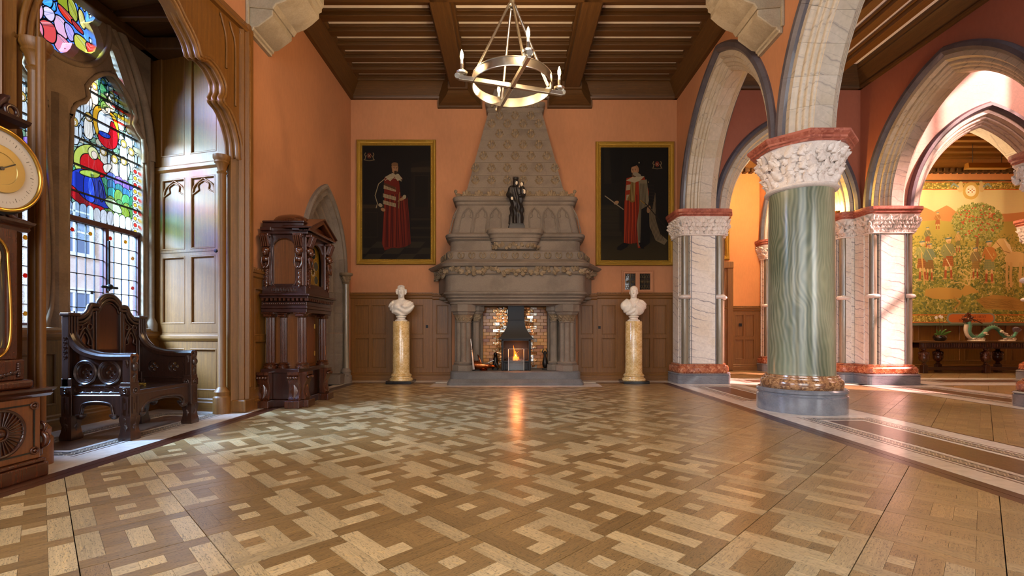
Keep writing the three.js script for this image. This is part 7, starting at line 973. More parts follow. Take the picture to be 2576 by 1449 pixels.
  for (const s of [-1, 1]) { mesh('hood_side', T(ext(side, 0.03, 0.003), s > 0 ? 0.35 : -0.32, 0, 0, 0, -PI / 2, 0), D, g); mesh('side_arch_panel', T(bx(0.13, 0.45, 1.66, 2.3, -0.01, 0), s > 0 ? 0.335 : -0.325, 0, 0, 0, -PI / 2, 0), mats.walnut, g); mesh('arch_bead', tube(archHole.map(([z, y]) => [s * 0.352, y, z]), 0.008, 70, 5, true), M, g); }
  const front = shape([[-0.36, 1.64], [0.36, 1.64], [0.36, 2.36], [-0.36, 2.36]]); front.holes.push(shape([[-0.19, 1.68], [0.19, 1.68], [0.19, 2.05], ...Array.from({ length: 13 }, (_, i) => [0.17 * cos(i / 12 * PI), 2.09 + 0.17 * sin(i / 12 * PI)]), [-0.19, 2.05]])); mesh('hood_front', T(ext(front, 0.03, 0.003), 0, 0, 0.55), D, g);
  const dialTex = drawn(256, 384, (q, w, h) => { reseed(33); q.fillStyle = '#8a6a1c'; q.fillRect(0, 0, w, h); for (let k = 0; k < 900; k++) { q.strokeStyle = ['#c79a34', '#5c430e', '#e0bb58'][k % 3]; q.lineWidth = 1.5; q.beginPath(); q.arc(rnd(0, w), rnd(0, h), rnd(2, 9), rnd(0, 6), rnd(0, 6)); q.stroke(); } const d = (x, y, r, c) => { q.beginPath(); q.arc(x, y, r, 0, 7); q.fillStyle = c; q.fill(); q.lineWidth = 4; q.strokeStyle = '#caa03c'; q.stroke(); }; d(128, 80, 56, '#1c2a30'); d(70, 190, 40, '#4a4a40'); d(190, 190, 44, '#55564c'); d(128, 250, 42, '#d9d4c4'); d(128, 250, 26, '#6a5420'); d(64, 320, 30, '#5c5644'); d(192, 318, 40, '#50503f'); q.fillStyle = '#1a1a1a'; q.font = 'bold 13px serif'; q.textAlign = 'center'; ['XII', 'I', 'II', 'III', 'IIII', 'V', 'VI', 'VII', 'VIII', 'IX', 'X', 'XI'].forEach((t, i) => { const a = i / 12 * 2 * PI - PI / 2; q.fillText(t, 128 + 34 * cos(a), 254 + 34 * sin(a)); }); });
  mesh('dial', pane(-0.2, 0.2, 1.67, 2.27, [0, 1, 0, 1], 0.52), std({ map: dialTex, metalness: 0.55, roughness: 0.35, name: 'gilt dial' }), g, { keepUV: true }); mesh('dial_hand', [bx(-0.003, 0.003, 1.88, 1.95, 0.524, 0.528), T(bx(-0.003, 0.003, 0, 0.045, 0, 0.004), 0, 1.88, 0.524, 0, 0, -1.1)], mats.black, g);
  // carved herms at the corners
  const herm = (x, z, ry) => { const P = (q) => T(q, x, 0, z, 0, ry, 0); mesh('corner_herm', [...[-0.04, -0.013, 0.013, 0.04].map((q) => P(T(bx(-0.011, 0.011, 0, 0.16, -0.03, 0.03, 0.008), q, 2.17, 0.03, 0.35))), P(bx(-0.06, 0.06, 2.3, 2.34, 0, 0.09, 0.01)), P(ball(0.045, 0, 2.09, 0.05, [0.85, 1.1, 0.9])), P(ball(0.055, 0, 2.12, 0.03, [1.1, 0.9, 0.9])), P(ball(0.014, 0, 2.08, 0.09, [0.8, 1.2, 1])), P(ball(0.055, 0, 2.0, 0.035, [1, 0.8, 0.7])), ...[-1, 1].map((s) => P(tube([[s * 0.045, 2.02, 0.045], [s * 0.05, 1.94, 0.05], [s * 0.02, 1.88, 0.06], [0, 1.9, 0.055]], 0.014, 12, 6))), ...[0, 1, 2, 3, 4].map((k) => P(T(leaf(0.028 - k * 0.003, 0.08, 0.02, 3, 0.012), 0, 1.9 - k * 0.055, 0.03, 0, 0, PI))), P(bx(-0.05, 0.05, 1.64, 2.32, -0.02, 0.012, 0.01)), P(ball(0.03, 0, 1.68, 0.02, [1, 1.4, 0.6]))], M, g); };
  herm(-0.3, 0.585, 0); herm(0.3, 0.585, 0); herm(-0.365, 0.515, -PI / 2); herm(-0.365, 0.07, -PI / 2);
  mesh('cornice', [bx(-0.39, 0.39, 2.34, 2.38, 0, 0.63, 0.008), bx(-0.42, -0.26, 2.38, 2.43, 0.43, 0.67, 0.01), bx(-0.42, -0.3, 2.38, 2.43, 0, 0.15, 0.01), bx(-0.38, 0.38, 2.38, 2.43, 0, 0.62, 0.01), bx(-0.36, 0.36, 2.43, 2.5, 0, 0.56, 0.01), bx(-0.37, 0.37, 2.5, 2.53, 0, 0.57, 0.01), bx(0.26, 0.42, 2.38, 2.43, 0.43, 0.67, 0.01)], D, g);
  const ped = shape([[-0.42, 2.38], [0.42, 2.38], [0.42, 2.42], [0, 2.62], [-0.42, 2.42]]); ped.holes.push(shape([[-0.3, 2.41], [0.3, 2.41], [0, 2.56]])); mesh('pediment', [T(ext(ped, 0.16, 0.008), 0, 0, 0.52), bx(-0.3, 0.3, 2.4, 2.5, 0.54, 0.6)], M, g);
  mesh('pediment_roof', [-1, 1].map((s) => T(bx(-0.01, 0.48, -0.012, 0.012, 0.3, 0.7, 0.006), 0, 2.63, 0, 0, s > 0 ? 0 : PI, s > 0 ? -0.45 : -0.45).applyMatrix4(s > 0 ? new THREE.Matrix4() : new THREE.Matrix4().makeTranslation(0, 0, 1.0))), D, g);
  const dome = []; for (let i = 0; i <= 7; i++) { const t = i / 7 * PI / 2, h = 0.36 * cos(t) + 0.001, z = 0.28 * cos(t) + 0.001, y = 2.53 + 0.16 * sin(t); dome.push(Array.from({ length: 28 }, (_, k) => { const a = -k / 28 * 2 * PI, sq = 1 / max(abs(cos(a)), abs(sin(a))) ** 0.55; return [h * cos(a) * sq * 0.86, y, 0.28 + z * sin(a) * sq * 0.86]; })); } mesh('dome', loft(dome, { crease: 0.8 }), M, g);
}

// ================================================================= DIAL CLOCK at the edge of the bay: front towards +z
{ const g = thing('dial_clock', 'mahogany case clock with round silvered dial and glazed door', 'clock', [XN + 0.02, 0, 3.03], PI / 2), M = mats.mahogany, Wn = mats.walnut;
  mesh('plinth', [bx(-0.3, 0.3, 0, 0.1, 0, 0.43, 0.012), bx(-0.29, 0.29, 0.1, 0.13, 0, 0.42, 0.012)], M, g); mesh('base_case', bx(-0.27, 0.27, 0.13, 0.56, 0, 0.4, 0.01), Wn, g);
  mesh('base_inlay', [bx(-0.2, 0.2, 0.505, 0.515, 0.398, 0.405), bx(-0.2, 0.2, 0.175, 0.185, 0.398, 0.405), bx(-0.225, -0.215, 0.21, 0.48, 0.398, 0.405), bx(0.215, 0.225, 0.21, 0.48, 0.398, 0.405)], mats.black, g);
  for (const [x, y] of [[-0.22, 0.5], [0.22, 0.5], [-0.22, 0.19], [0.22, 0.19]]) mesh('corner_rosette', [T(torus(0.022, 0.007, 0, 0, 0), x, y, 0.405), ball(0.012, x, y, 0.405)], M, g);
  mesh('sunburst', [T(torus(0.15, 0.012, 0, 0, 0, 0, 48, 8), 0, 0.345, 0.405), T(torus(0.045, 0.008, 0, 0, 0), 0, 0.345, 0.408), ball(0.022, 0, 0.345, 0.408), ...Array.from({ length: 32 }, (_, i) => { const a = i / 32 * 2 * PI; return T(bx(0.05, 0.145, -0.004, 0.004, 0, 0.014, 0.003), 0, 0.345, 0.4, 0, 0, a); })], mats.mahoganyDark, g);
  mesh('base_cornice', mould([[0, 0], [0, 0.41], [0.02, 0.43], [0.03, 0.42], [0.045, 0.45], [0.06, 0.46], [0.06, 0]], -0.33, 0.33, 0.56, 0), M, g, { grain: 'x' });
  for (const s of [-1, 1]) mesh('scroll_bracket', [T(torus(0.05, 0.02, 0, 0, 0, 0, 22, 8), s * 0.3, 0.25, 0.36, 0, PI / 2, 0), T(torus(0.03, 0.012, 0, 0, 0, 0, 18, 8), s * 0.3, 0.34, 0.37, 0, PI / 2, 0), bx(s * 0.28, s * 0.32, 0.13, 0.36, 0.3, 0.37, 0.015)], M, g);
  mesh('step', [bx(-0.25, 0.25, 0.62, 0.68, 0, 0.38, 0.02), bx(-0.22, 0.22, 0.68, 0.82, 0, 0.34, 0.01)], M, g); reseed(73); mesh('garland', Array.from({ length: 34 }, (_, i) => { const t = i / 33 * 2 - 1; return ball(rnd(0.008, 0.014), t * 0.17, 0.74 - 0.03 * (1 - t * t) + rnd(-0.006, 0.006), 0.345, [1, 1, 0.8], 6, 5); }).concat([-1, 1].flatMap((s) => Array.from({ length: 6 }, (_, k) => ball(0.012, s * 0.175, 0.79 - k * 0.016, 0.345, [1, 1, 0.8], 6, 5)))), mats.mahoganyDark, g);
  const door = shape([[-0.2, 0.82], [0.2, 0.82], [0.2, 1.72], [-0.2, 1.72]]), hole = [[-0.135, 0.9], [0.135, 0.9], [0.135, 1.52], ...Array.from({ length: 13 }, (_, i) => [0.135 * cos(i / 12 * PI), 1.52 + 0.13 * sin(i / 12 * PI)]), [-0.135, 1.52]]; door.holes.push(shape(hole)); mesh('case_back', bx(-0.2, 0.2, 0.82, 1.72, 0, 0.02), M, g); mesh('case_side', [bx(-0.2, -0.18, 0.82, 1.72, 0, 0.27), bx(0.18, 0.2, 0.82, 1.72, 0, 0.27)], M, g); mesh('door', T(ext(door, 0.04, 0.005), 0, 0, 0.27), M, g); mesh('gilt_edge', tube(hole.map(([x, y]) => [x, y, 0.312]), 0.009, 80, 6, true), mats.brass, g);
  mesh('door_glass', bx(-0.135, 0.135, 0.9, 1.65, 0.285, 0.29), phys({ color: 0x5a544a, roughness: 0.06, metalness: 0.25, clearcoat: 1, clearcoatRoughness: 0.03, name: 'dark mirror glass' }), g);
  mesh('small_dial', [T(cyl(0.095, 0.095, 0.01, 0, 0, 0, 40), 0, 1.51, 0.291, PI / 2)], std({ color: 0x3a3426, metalness: 0.5, roughness: 0.4, name: 'dark dial' }), g); mesh('chapter_ring', T(torus(0.095, 0.011, 0, 0, 0, 0, 48, 6), 0, 1.51, 0.3, 0, 0, 0, [1, 1, 0.5]), mats.silverDial, g); mesh('small_hand', T(bx(-0.003, 0.003, 0, 0.08, 0, 0.004), 0, 1.51, 0.304, 0, 0, 2.1), mats.brass, g);
  mesh('case_cornice', mould([[0, 0], [0, 0.31], [0.02, 0.33], [0.035, 0.32], [0.05, 0.36], [0.065, 0.37], [0.065, 0]], -0.27, 0.27, 1.7, 0), M, g, { grain: 'x' }); mesh('arched_head', [tube([[-0.26, 1.76, 0.33], [-0.15, 1.77, 0.34], [-0.08, 1.81, 0.34], [0, 1.83, 0.34], [0.08, 1.81, 0.34], [0.15, 1.77, 0.34], [0.26, 1.76, 0.33]], 0.02, 40, 8), bx(-0.1, 0.1, 1.74, 1.82, 0, 0.33, 0.03)], M, g);
  mesh('carved_bracket', [...[-1, 1].flatMap((s) => [T(torus(0.04, 0.016, 0, 0, 0, 0, 20, 8), s * 0.12, 1.8, 0.33), T(leaf(0.04, 0.13, 0.03, 3, 0.02), s * 0.08, 1.74, 0.33, 0, 0, -s * 0.7)]), T(leaf(0.05, 0.12, 0.03, 4, 0.02), 0, 1.75, 0.34)], mats.mahoganyDark, g);
  mesh('dial_case', T(lathe([[0, 0], [0.265, 0], [0.285, 0.02], [0.29, 0.05], [0.275, 0.075], [0.262, 0.08], [0.255, 0.07], [0.25, 0.065], [0, 0.065]], 72), 0, 2.06, 0.33, PI / 2), mats.bronze, g); mesh('dial_bezel', [T(torus(0.262, 0.014, 0, 0, 0, 0, 72, 8), 0, 2.06, 0.408)], mats.brass, g);
  const ringTex = drawn(256, 256, (q) => { q.fillStyle = '#c9c7bd'; q.fillRect(0, 0, 256, 256); q.strokeStyle = '#4a4638'; for (let i = 0; i < 60; i++) { const a = i / 60 * 2 * PI; q.lineWidth = i % 5 ? 1 : 2; q.beginPath(); q.moveTo(128 + 112 * cos(a), 128 + 112 * sin(a)); q.lineTo(128 + (i % 5 ? 106 : 100) * cos(a), 128 + (i % 5 ? 106 : 100) * sin(a)); q.stroke(); } }); const rf = pane(-0.25, 0.25, 1.81, 2.31, [0, 1, 0, 1], 0.4); mesh('dial_ring', T(new THREE.CircleGeometry(0.25, 64), 0, 2.06, 0.401), std({ map: ringTex, roughness: 0.5, metalness: 0.1, name: 'enamel dial' }), g, { keepUV: true });
  mesh('dial_plate', [T(lathe([[0, 0.008], [0.1, 0.008], [0.102, 0.012], [0.15, 0.012], [0.155, 0.004], [0.155, 0]], 64), 0, 2.06, 0.402, PI / 2)], std({ color: 0xb09c62, metalness: 0.75, roughness: 0.36, name: 'pale brass dial' }), g); mesh('dial_hand', [T(bx(-0.004, 0.004, -0.03, 0.1, 0, 0.004), 0, 2.06, 0.416, 0, 0, -1.0), T(cyl(0.012, 0.012, 0.01, 0, 0, 0, 16), 0, 2.06, 0.414, PI / 2)], mats.black, g);
  mesh('back_column', [bx(-0.07, 0.07, 1.7, 2.5, 0.0, 0.3, 0.02)], M, g); mesh('top_shelf', mould([[0, 0], [0, 0.36], [0.02, 0.4], [0.04, 0.41], [0.04, 0]], -0.2, 0.2, 2.4, 0), mats.mahoganyDark, g, { grain: 'x' }); mesh('top_crest', [ball(0.07, 0, 2.56, 0.3, [1.2, 1, 0.7]), ...[-1, 1].flatMap((s) => [T(torus(0.035, 0.014, 0, 0, 0, 0, 18, 8), s * 0.13, 2.49, 0.34), T(leaf(0.05, 0.16, 0.03, 4, 0.02), s * 0.05, 2.46, 0.32, 0, 0, -s * 0.5)]), T(leaf(0.05, 0.18, 0.03, 4, 0.02), 0, 2.5, 0.33)], mats.mahoganyDark, g);
}

// ================================================================= TAPESTRY HALL
const tapTex = drawn(1100, 1400, (g, w, h) => {
  reseed(121); g.fillStyle = '#c9b46a'; g.fillRect(0, 0, w, h);
  const sky = g.createLinearGradient(0, 100, 0, 520); sky.addColorStop(0, '#dcca8c'); sky.addColorStop(1, '#e6d39a'); g.fillStyle = sky; g.fillRect(0, 90, w, 500);
  poly(g, [[0, 300], [120, 260], [220, 300], [330, 240], [420, 300], [520, 290], [700, 330], [900, 320], [1100, 300], [1100, 520], [0, 520]], '#c98a4e'); poly(g, [[0, 400], [250, 380], [500, 420], [800, 400], [1100, 390], [1100, 640], [0, 640]], '#b2a048');
  const fl = ['#7d8030', '#96933c', '#5f6a2c', '#a99e48', '#6f7a40', '#88883a']; for (let k = 0; k < 5200; k++) { const y = 520 + rnd() ** 0.8 * 780, s = rnd(4, 13) * (0.6 + (y - 500) / 1100); ell(g, rnd(0, w), y, s * 1.5, s * 0.7, fl[floor(rnd(0, 6))], rnd(0, PI)); }
  for (let k = 0; k < 1400; k++) { const a = rnd(0, 6.28), r = sqrt(rnd()) * 230; ell(g, 620 + r * cos(a) * 1.05, 400 + r * sin(a) * 0.8, rnd(8, 18), rnd(4, 8), ['#a3a350', '#8a8f40', '#b9b06a', '#757c38'][floor(rnd(0, 4))], rnd(0, PI)); } for (let k = 0; k < 60; k++) { const a = rnd(0, 6.28), r = sqrt(rnd()) * 210; ell(g, 620 + r * cos(a), 390 + r * sin(a) * 0.75, 9, 7, '#c4522a'); } line(g, [[620, 560], [610, 700], [640, 780]], '#8a6a34', 26);
  // generic country people in belted coats and plaid skirts
  const folk = (x, y, s, coat, kilt, flip = 1) => { poly(g, [[x - 34 * s, y], [x + 34 * s, y], [x + 40 * s, y + 130 * s], [x - 40 * s, y + 130 * s]], coat); poly(g, [[x - 40 * s, y + 120 * s], [x + 40 * s, y + 120 * s], [x + 52 * s, y + 220 * s], [x - 52 * s, y + 220 * s]], kilt); for (let k = -4; k <= 4; k++) line(g, [[x + k * 9 * s, y + 122 * s], [x + k * 11 * s, y + 218 * s]], 'rgba(60,50,30,.45)', 3 * s); for (let k = 0; k < 4; k++) line(g, [[x - 45 * s, y + (140 + k * 22) * s], [x + 45 * s, y + (140 + k * 22) * s]], 'rgba(190,160,80,.6)', 3 * s); for (const q of [-1, 1]) { line(g, [[x + q * 22 * s, y + 222 * s], [x + q * 24 * s, y + 262 * s]], '#d9b27c', 20 * s); line(g, [[x + q * 24 * s, y + 262 * s], [x + q * 26 * s, y + 330 * s]], '#a8542c', 20 * s); ell(g, x + q * 30 * s, y + 338 * s, 20 * s, 9 * s, '#c99a58'); } line(g, [[x - 34 * s * flip, y + 14 * s], [x - 60 * s * flip, y + 80 * s], [x - 30 * s * flip, y + 130 * s]], coat, 22 * s); line(g, [[x + 34 * s * flip, y + 14 * s], [x + 62 * s * flip, y + 90 * s]], coat, 22 * s); ell(g, x + 64 * s * flip, y + 100 * s, 11 * s, 11 * s, '#d9b27c'); ell(g, x, y - 34 * s, 22 * s, 30 * s, '#d9b585'); ell(g, x + 6 * s, y - 14 * s, 14 * s, 14 * s, '#c9a060'); poly(g, [[x - 34 * s, y - 52 * s], [x + 26 * s, y - 62 * s], [x + 34 * s, y - 48 * s], [x - 30 * s, y - 40 * s]], '#5c7a74'); line(g, [[x - 30 * s, y + 6 * s], [x + 30 * s, y + 110 * s]], '#d8c078', 6 * s); };
  folk(345, 610, 1.0, '#8a8c58', '#b0642e'); folk(100, 640, 0.95, '#9a9a5a', '#a2602e', -1); folk(170, 660, 0.9, '#7d8a6a', '#8f6a34'); folk(735, 640, 1.02, '#c0823e', '#8f9a62', -1); folk(600, 690, 0.75, '#8a7a4a', '#a0803e'); folk(250, 330, 0.42, '#a5703a', '#b0602e'); folk(150, 480, 0.5, '#7a7a4a', '#b0602e'); folk(440, 520, 0.5, '#c9a05a', '#8a8a4a');
  line(g, [[90, 700], [120, 1000]], '#d0a860', 12); line(g, [[330, 760], [360, 830]], '#e0d0a0', 8);
  // pale horse
  ell(g, 985, 760, 110, 75, '#dcbf7c'); poly(g, [[880, 720], [830, 640], [790, 660], [760, 640], [820, 560], [880, 560], [960, 690]], '#dcbf7c'); for (const x of [900, 940, 1030, 1070]) line(g, [[x, 800], [x - 6, 920], [x, 1020]], '#d4b470', 26); line(g, [[800, 590], [860, 680], [930, 700]], '#8a5c2c', 5); poly(g, [[860, 560], [900, 640], [950, 700], [930, 620]], '#eddba8');
  // lying stag
  poly(g, [[130, 1050], [260, 1030], [430, 1040], [500, 1070], [470, 1130], [330, 1150], [200, 1140], [120, 1110]], '#c29a48'); poly(g, [[470, 1060], [520, 1000], [590, 1040], [640, 1080], [560, 1090], [500, 1120]], '#c29a48'); line(g, [[400, 1130], [460, 1180], [400, 1240]], '#b58c40', 16); for (const q of [[530, 1010, 460, 980, 400, 990], [540, 1000, 520, 920, 440, 880], [545, 1000, 560, 900, 500, 860], [500, 960, 590, 950, 600, 930]]) line(g, [[q[0], q[1]], [q[2], q[3]], [q[4], q[5]]], '#d8bd74', 10);
  poly(g, [[600, 1150], [780, 1100], [980, 1130], [1100, 1180], [1100, 1260], [700, 1240]], '#b08a40'); for (let k = 0; k < 60; k++) line(g, [[rnd(600, 1080), rnd(1130, 1250)], [rnd(600, 1080), rnd(1130, 1250)]], 'rgba(120,96,44,.25)', 4);
  // borders
  const border = (y0) => { g.fillStyle = '#8a7a2c'; g.fillRect(0, y0, w, 78); for (let k = 0; k < 520; k++) ell(g, rnd(0, w), y0 + rnd(8, 70), rnd(5, 11), rnd(4, 8), ['#c0a23e', '#6f6a24', '#d8c066', '#a88838'][floor(rnd(0, 4))], rnd(0, PI)); g.fillStyle = '#cf6a24'; g.fillRect(0, y0, w, 9); g.fillRect(0, y0 + 72, w, 9); }; border(10); border(1292); g.fillStyle = '#5c6a52'; g.fillRect(0, 0, w, 10); g.fillRect(0, 1373, w, 27);
  // shield at the top, scroll at the bottom
  ell(g, 560, 100, 74, 84, '#d0a850'); ell(g, 560, 100, 46, 54, '#e8dcb0'); for (let r = 0; r < 3; r++) for (let c = 0; c < 4; c++) poly(g, [[530 + c * 16, 84 + r * 14], [538 + c * 16, 78 + r * 14], [546 + c * 16, 84 + r * 14], [538 + c * 16, 90 + r * 14]], (r + c) % 2 ? '#ffffff' : '#b0582c'); for (const q of [-1, 1]) { ell(g, 560 + q * 100, 70, 30, 44, '#d9bb78'); ell(g, 560 + q * 92, 26, 18, 18, '#d9bb78'); line(g, [[560 + q * 120, 60], [560 + q * 165, 30], [560 + q * 190, 60]], '#8a9a8a', 18); }
  g.fillStyle = '#8a9078'; g.beginPath(); g.roundRect(330, 1278, 460, 104, 44); g.fill(); g.fillStyle = '#cf7030'; g.beginPath(); g.roundRect(346, 1290, 428, 80, 36); g.fill(); g.fillStyle = '#6a3a1a'; g.font = 'bold 30px serif'; g.textAlign = 'center'; g.fillText('T       THE HUNT', 590, 1326); g.fillText('IS E        T SEALG', 572, 1360);
  g.globalAlpha = 0.05; for (let y = 0; y < h; y += 3) { g.fillStyle = y % 2 ? '#3a3010' : '#fff4c8'; g.fillRect(0, y, w, 1); } g.globalAlpha = 1;
});
{ const g = thing('tapestry', 'large woven hunting tapestry with figures, horse and stag above the oak table', 'tapestry', [12.15, 1.2, 12.5]);
  const W = 3.1, H = 3.85, n = 30, pg = new THREE.PlaneGeometry(W, H, n, 6).translate(0, H / 2, 0), p = pg.attributes.position; for (let i = 0; i < p.count; i++) p.setZ(i, 0.012 * sin(p.getX(i) * 9) + 0.006 * sin(p.getX(i) * 23 + 1)); pg.computeVertexNormals();
  mesh('woven_face', pg, std({ map: tapTex, roughness: 0.95, bumpMap: softBump, bumpScale: 0.002, name: 'tapestry weave' }), g, { keepUV: true }); mesh('lining', bx(-W / 2, W / 2, 0.01, H - 0.01, -0.04, -0.022), mats.wallOrange, g); mesh('hanging_rod', T(cyl(0.02, 0.02, W + 0.1, 0, -W / 2 - 0.05, 0, 12), 0, H, -0.01, 0, 0, PI / 2), mats.oakDark, g); }
{ const g = thing('picture_lamp', 'long brass lamp trough hung on chains before the tapestry', 'lamp', [11.5, 4.98, 11.4]); mesh('trough', loft([[-0.62, 0, 0], [-0.5, 0, 0], [0.5, 0, 0]].slice(1).map(([x]) => [[x, 0.0, -0.07], [x, 0.0, 0.07], [x, 0.13, 0.045], [x, 0.13, -0.045]])), mats.brass, g); for (const x of [-0.35, 0.35]) mesh('chain', tube([[x, 0.12, 0], [x, 0.6, 0]], 0.006, 4, 5), mats.iron, g);
  mesh('lamp_tube', T(cyl(0.02, 0.02, 0.94, 0, -0.47, 0, 10), 0, 0.02, -0.02, 0, 0, PI / 2), std({ color: 0xffe2a8, emissive: 0xffc46a, emissiveIntensity: 3, name: 'lamp tube' }), g);
  const L = new THREE.RectAreaLight(0xffe8c4, 55, 0.94, 0.1); L.position.set(0, -0.03, -0.05); L.lookAt(11.6, 2.4, -12.6); g.add(L); L.lookAt(11.6, 2.4, -12.6); }
// oak table with bulbous legs
{ const g = thing('oak_refectory_table', 'long dark oak table with bulbous carved legs below the tapestry', 'table', [11.85, 0, 12.0]), K = mats.mahoganyDark, W = 1.75;
  mesh('table_top', [bx(-W, W, 0.76, 0.8, -0.32, 0.32, 0.012)], mats.oakDark, g, { grain: 'x' }); mesh('apron', [bx(-W + 0.06, W - 0.06, 0.62, 0.76, 0.24, 0.27), bx(-W + 0.06, W - 0.06, 0.62, 0.76, -0.27, -0.24), bx(-W + 0.04, W - 0.04, 0.61, 0.635, 0.24, 0.285, 0.006)], K, g, { grain: 'x' });
  mesh('apron_fluting', Array.from({ length: 78 }, (_, i) => bx(-W + 0.1 + i * 0.0425, -W + 0.122 + i * 0.0425, 0.64, 0.75, 0.268, 0.282, 0.006)), mats.mahogany, g);
  const bulb = [[0, 0.2], [0.05, 0.2], [0.06, 0.215], [0.045, 0.23], [0.035, 0.25], [0.05, 0.27], [0.085, 0.3], [0.105, 0.35], [0.11, 0.41], [0.1, 0.43], [0.11, 0.44], [0.108, 0.49], [0.085, 0.53], [0.05, 0.55], [0.04, 0.57], [0.06, 0.59], [0.06, 0.61], [0, 0.61]];
  for (const [x, z] of [[-1.55, 0.22], [0, 0.22], [1.55, 0.22], [-0.8, -0.22], [0.75, -0.22]]) { const l = part('leg', g, [x, 0, z]); mesh('leg_bulb', lathe(bulb, 28), mats.mahogany, l); mesh('leg_gadroon', Array.from({ length: 12 }, (_, i) => { const a = i / 12 * 2 * PI; return ball(0.02, 0.1 * cos(a), 0.49, 0.1 * sin(a), [0.8, 1.8, 0.8], 8, 6); }), mats.mahogany, l); mesh('leg_foot', bx(-0.06, 0.06, 0, 0.2, -0.06, 0.06, 0.012), K, l); mesh('leg_block', bx(-0.075, 0.075, 0.61, 0.76, -0.06, 0.06, 0.01), K, l); }
  mesh('stretcher', [bx(-1.5, 1.5, 0.07, 0.15, 0.19, 0.25, 0.01), bx(-0.75, 0.72, 0.07, 0.14, -0.25, -0.19, 0.01)], K, g, { grain: 'x' }); }
// ceramic dragon
{ const g = thing('ceramic_dragon', 'green glazed ceramic dragon with arched body on the oak table', 'dragon figure', [12.2, 0.8, 12.05]), scaleTex = texture(256, 256, (u, v) => { const r = floor(v * 16), x = (u * 16 + (r & 1) * 0.5) % 1, y = (v * 16) % 1, d = hypot(x - 0.5, y - 0.2); return lerp3(hex(0x1f6a58), hex(0x6fae8c), smooth(0.3, 0.62, d)).map((q) => q * (0.85 + 0.3 * fbm(u, v, 5, 5, 3, 7))); }, 0.25, 0.25), gl = phys({ map: scaleTex, roughness: 0.15, clearcoat: 1, clearcoatRoughness: 0.05, name: 'green glaze' }), wh = phys({ color: 0xcfc3ae, roughness: 0.3, clearcoat: 0.6, name: 'cream glaze' }), br = phys({ color: 0x5a2a18, roughness: 0.25, clearcoat: 0.8, name: 'brown glaze' }), bl = phys({ color: 0x6a6270, roughness: 0.25, clearcoat: 0.8, name: 'violet glaze' });
  const path = curve([[-0.52, 0.5, 0], [-0.5, 0.38, 0], [-0.53, 0.25, 0], [-0.45, 0.12, 0], [-0.3, 0.09, 0], [-0.16, 0.16, 0], [-0.05, 0.29, 0], [0.1, 0.35, 0], [0.25, 0.28, 0], [0.35, 0.15, 0], [0.48, 0.08, 0], [0.62, 0.11, 0], [0.7, 0.22, 0]]), rings = []; for (let i = 0; i <= 60; i++) { const t = i / 60, p = path.getPoint(t), tg = path.getTangent(t), n = V3(-tg.y, tg.x, 0), r = (t < 0.12 ? mix(0.045, 0.06, t / 0.12) : mix(0.068, 0.035, (t - 0.12) / 0.88)); rings.push(Array.from({ length: 14 }, (_, k) => { const a = k / 14 * 2 * PI; return [p.x + n.x * r * cos(a), p.y + n.y * r * cos(a), r * sin(a)]; })); } mesh('body', loft(rings, { crease: 1.2 }), gl, g);
  mesh('back_spines', Array.from({ length: 34 }, (_, i) => { const t = 0.06 + i * 0.027, p = path.getPoint(t), tg = path.getTangent(t), s = -1; return T(new THREE.ConeGeometry(0.012, 0.05, 5), p.x + tg.y * s * -0.07 * (1 - 0.4 * t) * -1, p.y - tg.x * s * 0.07 * (1 - 0.4 * t), 0, 0, 0, atan2(tg.y, tg.x)); }), wh, g);
  mesh('belly', tube([[-0.575, 0.42, 0], [-0.59, 0.28, 0], [-0.54, 0.13, 0], [-0.44, 0.05, 0]], 0.045, 16, 10), wh, g);
  mesh('head', field((x, y, z) => smin(smin(sdE(x, y, z, -0.52, 0.53, 0, 0.075, 0.055, 0.055), sdC(x, y, z, [-0.56, 0.54, 0], [-0.66, 0.56, 0], 0.045, 0.03), 0.03), smin(sdC(x, y, z, [-0.58, 0.5, 0], [-0.65, 0.49, 0], 0.028, 0.02), sdE(x, y, z, -0.66, 0.58, 0, 0.025, 0.02, 0.03), 0.01), 0.02), [-0.74, 0.42, -0.09], [-0.42, 0.65, 0.09], 0.009), br, g); mesh('mane', [[-0.44, 0.62, 0.4], [-0.48, 0.66, 0], [-0.55, 0.68, -0.3], [-0.6, 0.66, -0.6], [-0.5, 0.6, 0.7]].map(([x, y, r]) => T(leaf(0.03, 0.11, 0.02, 2, 0.015), x, y - 0.05, 0, 0, 0.2, r)), br, g); mesh('horn', [tube([[-0.48, 0.57, 0.03], [-0.36, 0.52, 0.04], [-0.22, 0.45, 0.05]], 0.014, 10, 6), tube([[-0.48, 0.58, -0.03], [-0.38, 0.56, -0.05], [-0.3, 0.5, -0.06]], 0.012, 10, 6), ball(0.03, -0.46, 0.6, 0.03)], br, g); mesh('eye', ball(0.014, -0.57, 0.565, 0.045), wh, g);
  for (const [x, w] of [[-0.33, 0.17], [0.46, 0.16]]) mesh('cloud_base', [lathe([[0, 0], [w, 0], [w * 0.9, 0.03], [w * 0.6, 0.05], [0, 0.06]], 18, x, 0, 0).scale(1, 1, 1), ...[-1.2, -0.4, 0.4, 1.1].map((k) => ball(0.042, x + k * 0.09, 0.045, 0.07, [1.2, 0.9, 0.8])), ...[-1, 0, 1].map((k) => T(torus(0.028, 0.012, 0, 0, 0, 0, 14, 6), x + k * 0.1, 0.05, 0.1))], wh, g); mesh('claw', [[-0.15, 0.2], [0.38, 0.17], [0.27, 0.24]].map(([x, y]) => [ball(0.04, x, y, 0.06, [1.2, 0.9, 0.8]), ...[-1, 0, 1].map((k) => ball(0.014, x + 0.02 + k * 0.02, y - 0.035, 0.09))]), wh, g);
